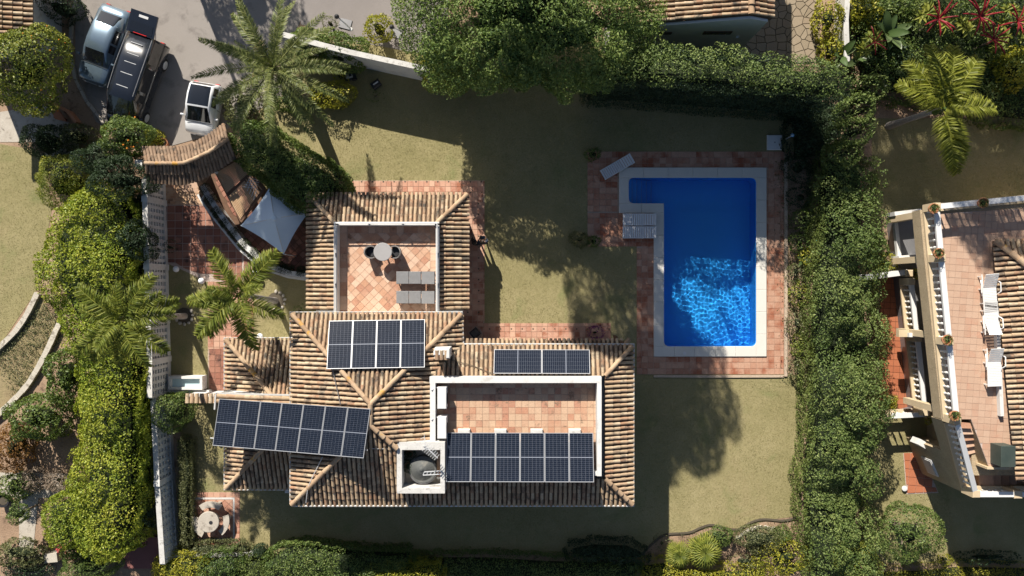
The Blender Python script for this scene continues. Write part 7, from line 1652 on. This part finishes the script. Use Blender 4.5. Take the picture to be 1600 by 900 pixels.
# sprawling leaves along the lawn edges so that the borders are not ruled lines
def edge_cover(name, pts, n, lf, wdt=.25, leaf=.06, z=.06):
    W = pix(pts); seg = [(Vector(W[i]), Vector(W[i + 1])) for i in range(len(W) - 1)]; L_ = [(b - a).length for a, b in seg]; tot = sum(L_); q = []
    for _ in range(n):
        s = random.uniform(0, tot); i = 0
        while s > L_[i] and i < len(L_) - 1: s -= L_[i]; i += 1
        a, b = seg[i]; p = a.lerp(b, s / L_[i]); nn_ = Vector((-(b - a).y, (b - a).x)).normalized(); p = p + nn_ * random.gauss(0, wdt); q.append((p.x, p.y, abs(random.gauss(z, z))))
    q = np.array(q); tag(link(name, mass_mesh(name, q, np.tile([0, 0, 1.0], (len(q), 1)), lf, leaf, .45, .9, RNG.random(len(q)))), kind='stuff')
edge_cover('ground_cover', [(1226, 250), (1236, 400), (1240, 500), (1236, 600)], 2600, lf_olive, .35, .06)
edge_cover('ground_cover', [(1010, 868), (1060, 850), (1110, 842), (1160, 838), (1240, 826)], 1500, lf_olive, .35, .05)
edge_cover('fallen_leaves', [(640, 160), (760, 165), (900, 170), (1100, 180)], 500, lf_rust, .5, .035, .02)
edge_cover('fallen_leaves', [(1020, 620), (1120, 660), (1200, 720), (1220, 790)], 160, lf_rust, 1.2, .03, .02)
# bed edging and pale rocks
be = thing('bed_edging', 'dark curved edging between the lawn and the bottom bed', 'edging', tuple(P(1130, 825))); ep = [(1002, 868), (1018, 850), (1040, 835), (1075, 832), (1095, 824), (1112, 820), (1140, 827), (1155, 826), (1175, 815), (1195, 811), (1225, 813), (1252, 806)]
sm = []
for i in range(len(ep) - 1):
    for k in range(4):
        t = k / 4; p0, p1, p2, p3 = [Vector(ep[min(max(j, 0), len(ep) - 1)]) for j in (i - 1, i, i + 1, i + 2)]
        sm.append(tuple(.5 * ((2 * p1) + (p2 - p0) * t + (2 * p0 - 5 * p1 + 4 * p2 - p3) * t * t + (3 * p1 - p0 - 3 * p2 + p3) * t ** 3)))
sm.append(ep[-1]); MB().strip(pix(sm), .10, 0, .07).build('edge_strip', m_joint, be)
RK = ['first', 'second', 'third', 'fourth', 'fifth', 'sixth', 'seventh', 'eighth', 'ninth', 'tenth', 'eleventh', 'twelfth']
for i in range(12):
    x = 1152 + i * 5.4 + random.uniform(-1, 1); y = 839 - 16 * math.sin(min(1, i / 7) * 1.57) + (max(0, i - 8)) * 1.5; c = P(x, y); s = random.uniform(.10, .15)
    b = MB().lathe([(s * .8, 0), (s, s * .4), (s * .75, s * .8), (s * .25, s)], (0, 0, 0), 7); o = b.build('rock', m_stone); o.location = (c.x, c.y, 0); o.rotation_euler = (.1, .1, i * 1.3); o.scale = (1.15, .85, 1)
    tag(o, f'pale rock behind the bed edging, {RK[i]} of the curved row counted from the fan palms', 'rock', 'pale rocks edging the bottom bed')
# ------------------------------------------------------------------ fan palms, big-leaved plants, red flower spikes
def fan_leaf(name, m, r, n=15, seed=0):
    rg = random.Random(seed); V = []; F = []; T = []
    for i in range(n):
        a = math.radians(-125 + 250 * i / (n - 1)); a2 = math.radians(7.5); l = r * (1 - .18 * abs(math.sin(a / 2))) * rg.uniform(.92, 1.05)
        p = lambda q, ang, z: (q * math.cos(ang), q * math.sin(ang), z); k = len(V)
        V += [(0, 0, 0), p(l * .6, a - a2, .02), p(l * .62, a, .05), p(l * .6, a + a2, .02), p(l, a, -.10 * r)]; T += [.1, .4, .6, .4, .9]; F += [(k, k + 1, k + 2), (k, k + 2, k + 3), (k + 1, k + 4, k + 2), (k + 2, k + 4, k + 3)]
    me = bpy.data.meshes.new(name); me.from_pydata(V, [], F); me.materials.append(m); at = me.attributes.new("tone", 'FLOAT', 'POINT'); at.data.foreach_set("value", np.array(T, np.float32)); return me
FAN = fan_leaf('leaf', lf_queen, .55)
def fan_palm(px, py, label, n, r):
    c = P(px, py, .8); t = thing('fan_palm', label, 'palm', (c.x, c.y, 0), 0, 'fan palms in the bottom bed'); MB().lathe([(.12, -.05), (.13, .2), (.09, .5)], (0, 0, 0), 10).build('trunk', m_bark, t, True)
    for i in range(n):
        a = i * 2.4; el = .04 + 1.3 * (i / n); d = Vector((math.cos(a) * math.sin(el), math.sin(a) * math.sin(el), math.cos(el))); tip = Vector((0, 0, .5)) + d * r
        st = MB().tube([(0, 0, .45), tuple(Vector((0, 0, .45)).lerp(tip, .6) + Vector((0, 0, .03))), tuple(tip)], .012, 4); lf_ = link('leaf', FAN, t, tuple(tip)); lf_.rotation_euler = Euler((0, el * .75 - .35, a), 'XYZ'); s = r * random.uniform(.9, 1.1) / .6; lf_.scale = (s, s, s); st.build('leaf_stem', lf_mid, t, True)
fan_palm(1101, 862, 'larger round fan palm in the bottom bed', 26, .62); fan_palm(1062, 868, 'smaller fan palm left of the larger round one', 16, .5)
def big_leaf(name, m, L_, W_):
    V = []; F = []; T = []
    for i in range(9):
        s = i / 8; w_ = W_ * math.sin(math.pi * min(1, .08 + s * .92)) ** .7 * .5; x = L_ * s; z = .35 * L_ * s - .42 * L_ * s * s; V += [(x, -w_, z + .05), (x, 0, z), (x, w_, z + .05)]; T += [.3 + .3 * s, .8, .3 + .3 * s]
    for i in range(8): k = 3 * i; F += [(k, k + 1, k + 4, k + 3), (k + 1, k + 2, k + 5, k + 4)]
    me = bpy.data.meshes.new(name); me.from_pydata(V, [], F); me.materials.append(m); at = me.attributes.new("tone", 'FLOAT', 'POINT'); at.data.foreach_set("value", np.array(T, np.float32)); me.polygons.foreach_set("use_smooth", [True] * len(F)); return me
lf_strel = LEAF("broad_leaf", [(.035, .07, .02), (.075, .12, .04), (.13, .17, .07)], .25, .35); BL = big_leaf('leaf', lf_strel, 1.25, .42)
for (x, y, n, s, lab) in ((1388, 52, 11, 1.0, 'broad-leaved plant among the red flower spikes'), (1318, 84, 7, .85, 'broad-leaved plant at the lower end of the narrow white wall'), (1345, 88, 6, .8, 'broad-leaved plant right of the narrow white wall'), (1266, 402, 6, .45, 'small bright broad-leaved plant in the pool border'), (1385, 130, 5, .6, 'broad-leaved plant left of the golden palm crown')):
    c = P(x, y, 1.4); t = thing('broad_leaf_plant', lab, 'plant', (c.x, c.y, 0), 0, 'broad-leaved plants'); z0 = 1.1 * s
    for i in range(n):
        a = i * 2.4 + x; o = link('leaf', BL, t, (0, 0, z0)); o.rotation_euler = Euler((random.uniform(-.4, .4), -random.uniform(.2, 1.0), a), 'XYZ'); k = s * random.uniform(.8, 1.15); o.scale = (k, k, k)
    MB().tube([(0, 0, -.05), (0, 0, z0 + .05)], .05 * s, 7).build('stem', lf_mid, t, True)
SPK = MB(); SPK.tube([(0, 0, 0), (.4, 0, .22), (.8, 0, .26), (1.0, 0, .2)], [.035, .045, .04, .012], 5); spk = SPK.mesh('flower_spike', lf_red); PET = big_leaf('leaf', lf_queen, .42, .13)
for (x, y, n, s, lab) in ((1466, 30, 11, 1.05, 'tree with radiating red flower spikes nearest the broad-leaved plants'), (1532, 26, 12, 1.05, 'tree with radiating red flower spikes at the top, centre of the three'), (1590, 34, 9, 1.0, 'tree with radiating red flower spikes at the right edge'), (1552, 62, 10, .9, 'lower tree with red flower spikes above the bright whorled bush'), (1366, 66, 7, .75, 'small plant with red flower spikes left of the broad-leaved plant')):
    c = P(x, y, 2.4); t = thing('red_flowered_tree', lab, 'tree', (c.x, c.y, 0), 0, 'trees with red flower spikes'); MB().tube([(0, 0, -.05), (.05, .03, 1.2), (0, 0, 2.4)], [.07, .055, .04], 7).build('trunk', m_bark, t, True)
    for i in range(n):
        a = 6.283 * i / n + random.uniform(-.2, .2); o = link('flower_spike', spk, t, (0, 0, 2.4)); o.rotation_euler = Euler((0, -random.uniform(-.1, .35), a), 'XYZ'); k = s * random.uniform(.75, 1.1); o.scale = (k, k, k)
    for w_ in range(6):
        a0 = random.uniform(0, 6.28); r_ = random.uniform(.35, .8) * s; q = Vector((math.cos(a0) * r_, math.sin(a0) * r_, 2.0 + random.uniform(-.3, .15)))
        for i in range(8): o = link('leaf', PET, t, tuple(q)); o.rotation_euler = Euler((0, -random.uniform(-.2, .4), i * .785 + a0), 'XYZ'); k = random.uniform(.8, 1.2); o.scale = (k, k, k)
# trees standing just outside the photograph whose shade falls into it
bush('pine_tree', 'tall tree just beyond the top edge shading the middle lawn', 772, -262, 172, 215, 17.0, lf_pine, 'tree', .18, 300, .9, 1.6, 12.0, .2, .9, needle=True, depth=.55, core=.62, tr=.1)
bush('pine_tree', 'tree beyond the top edge shading the driveway', 180, -395, 90, 80, 8.5, lf_pine, 'tree', .18, 160, .9, 1.6, 4.5, .2, .9, needle=True, depth=.55, core=.62, tr=.1)
bush('pine_tree', 'unseen tall slim tree added beyond the top edge to shade the pale canopy', 3, -392, 88, 88, 15.5, lf_pine, 'tree', .18, 240, .6, 1.4, 12.0, .2, .9, needle=True, depth=.5, core=.8, tr=.1)  # unseen tree added so that its shade covers the canopy
bush('pine_tree', 'high tree beyond the top right edge shading the eastern lawn, nearer the golden palm', 1416, -744, 160, 78, 16.0, lf_pine, 'tree', .2, 300, .7, 1.4, 13.2, .2, .9, needle=True, depth=.5, core=.8, tr=.1)
bush('pine_tree', 'high tree beyond the top right edge shading the eastern lawn, farther from the golden palm', 1612, -744, 160, 78, 16.0, lf_pine, 'tree', .2, 300, .7, 1.4, 13.2, .2, .9, needle=True, depth=.5, core=.8, tr=.1)
bush('pine_tree', 'tall slim tree beyond the top edge shading the pink villa terrace', 1580, -430, 100, 62, 17.5, lf_pine, 'tree', .18, 200, .8, 1.5, 14.0, .2, .9, needle=True, depth=.5, core=.6, tr=.1)
bush('pine_tree', 'broad tree beyond the top edge, behind the very large soft-needled tree', 715, -175, 142, 98, 9.5, lf_pine, 'tree', .2, 380, .9, 1.4, 2.5, .22, .9, needle=True, depth=.5, core=.86, tr=.1)
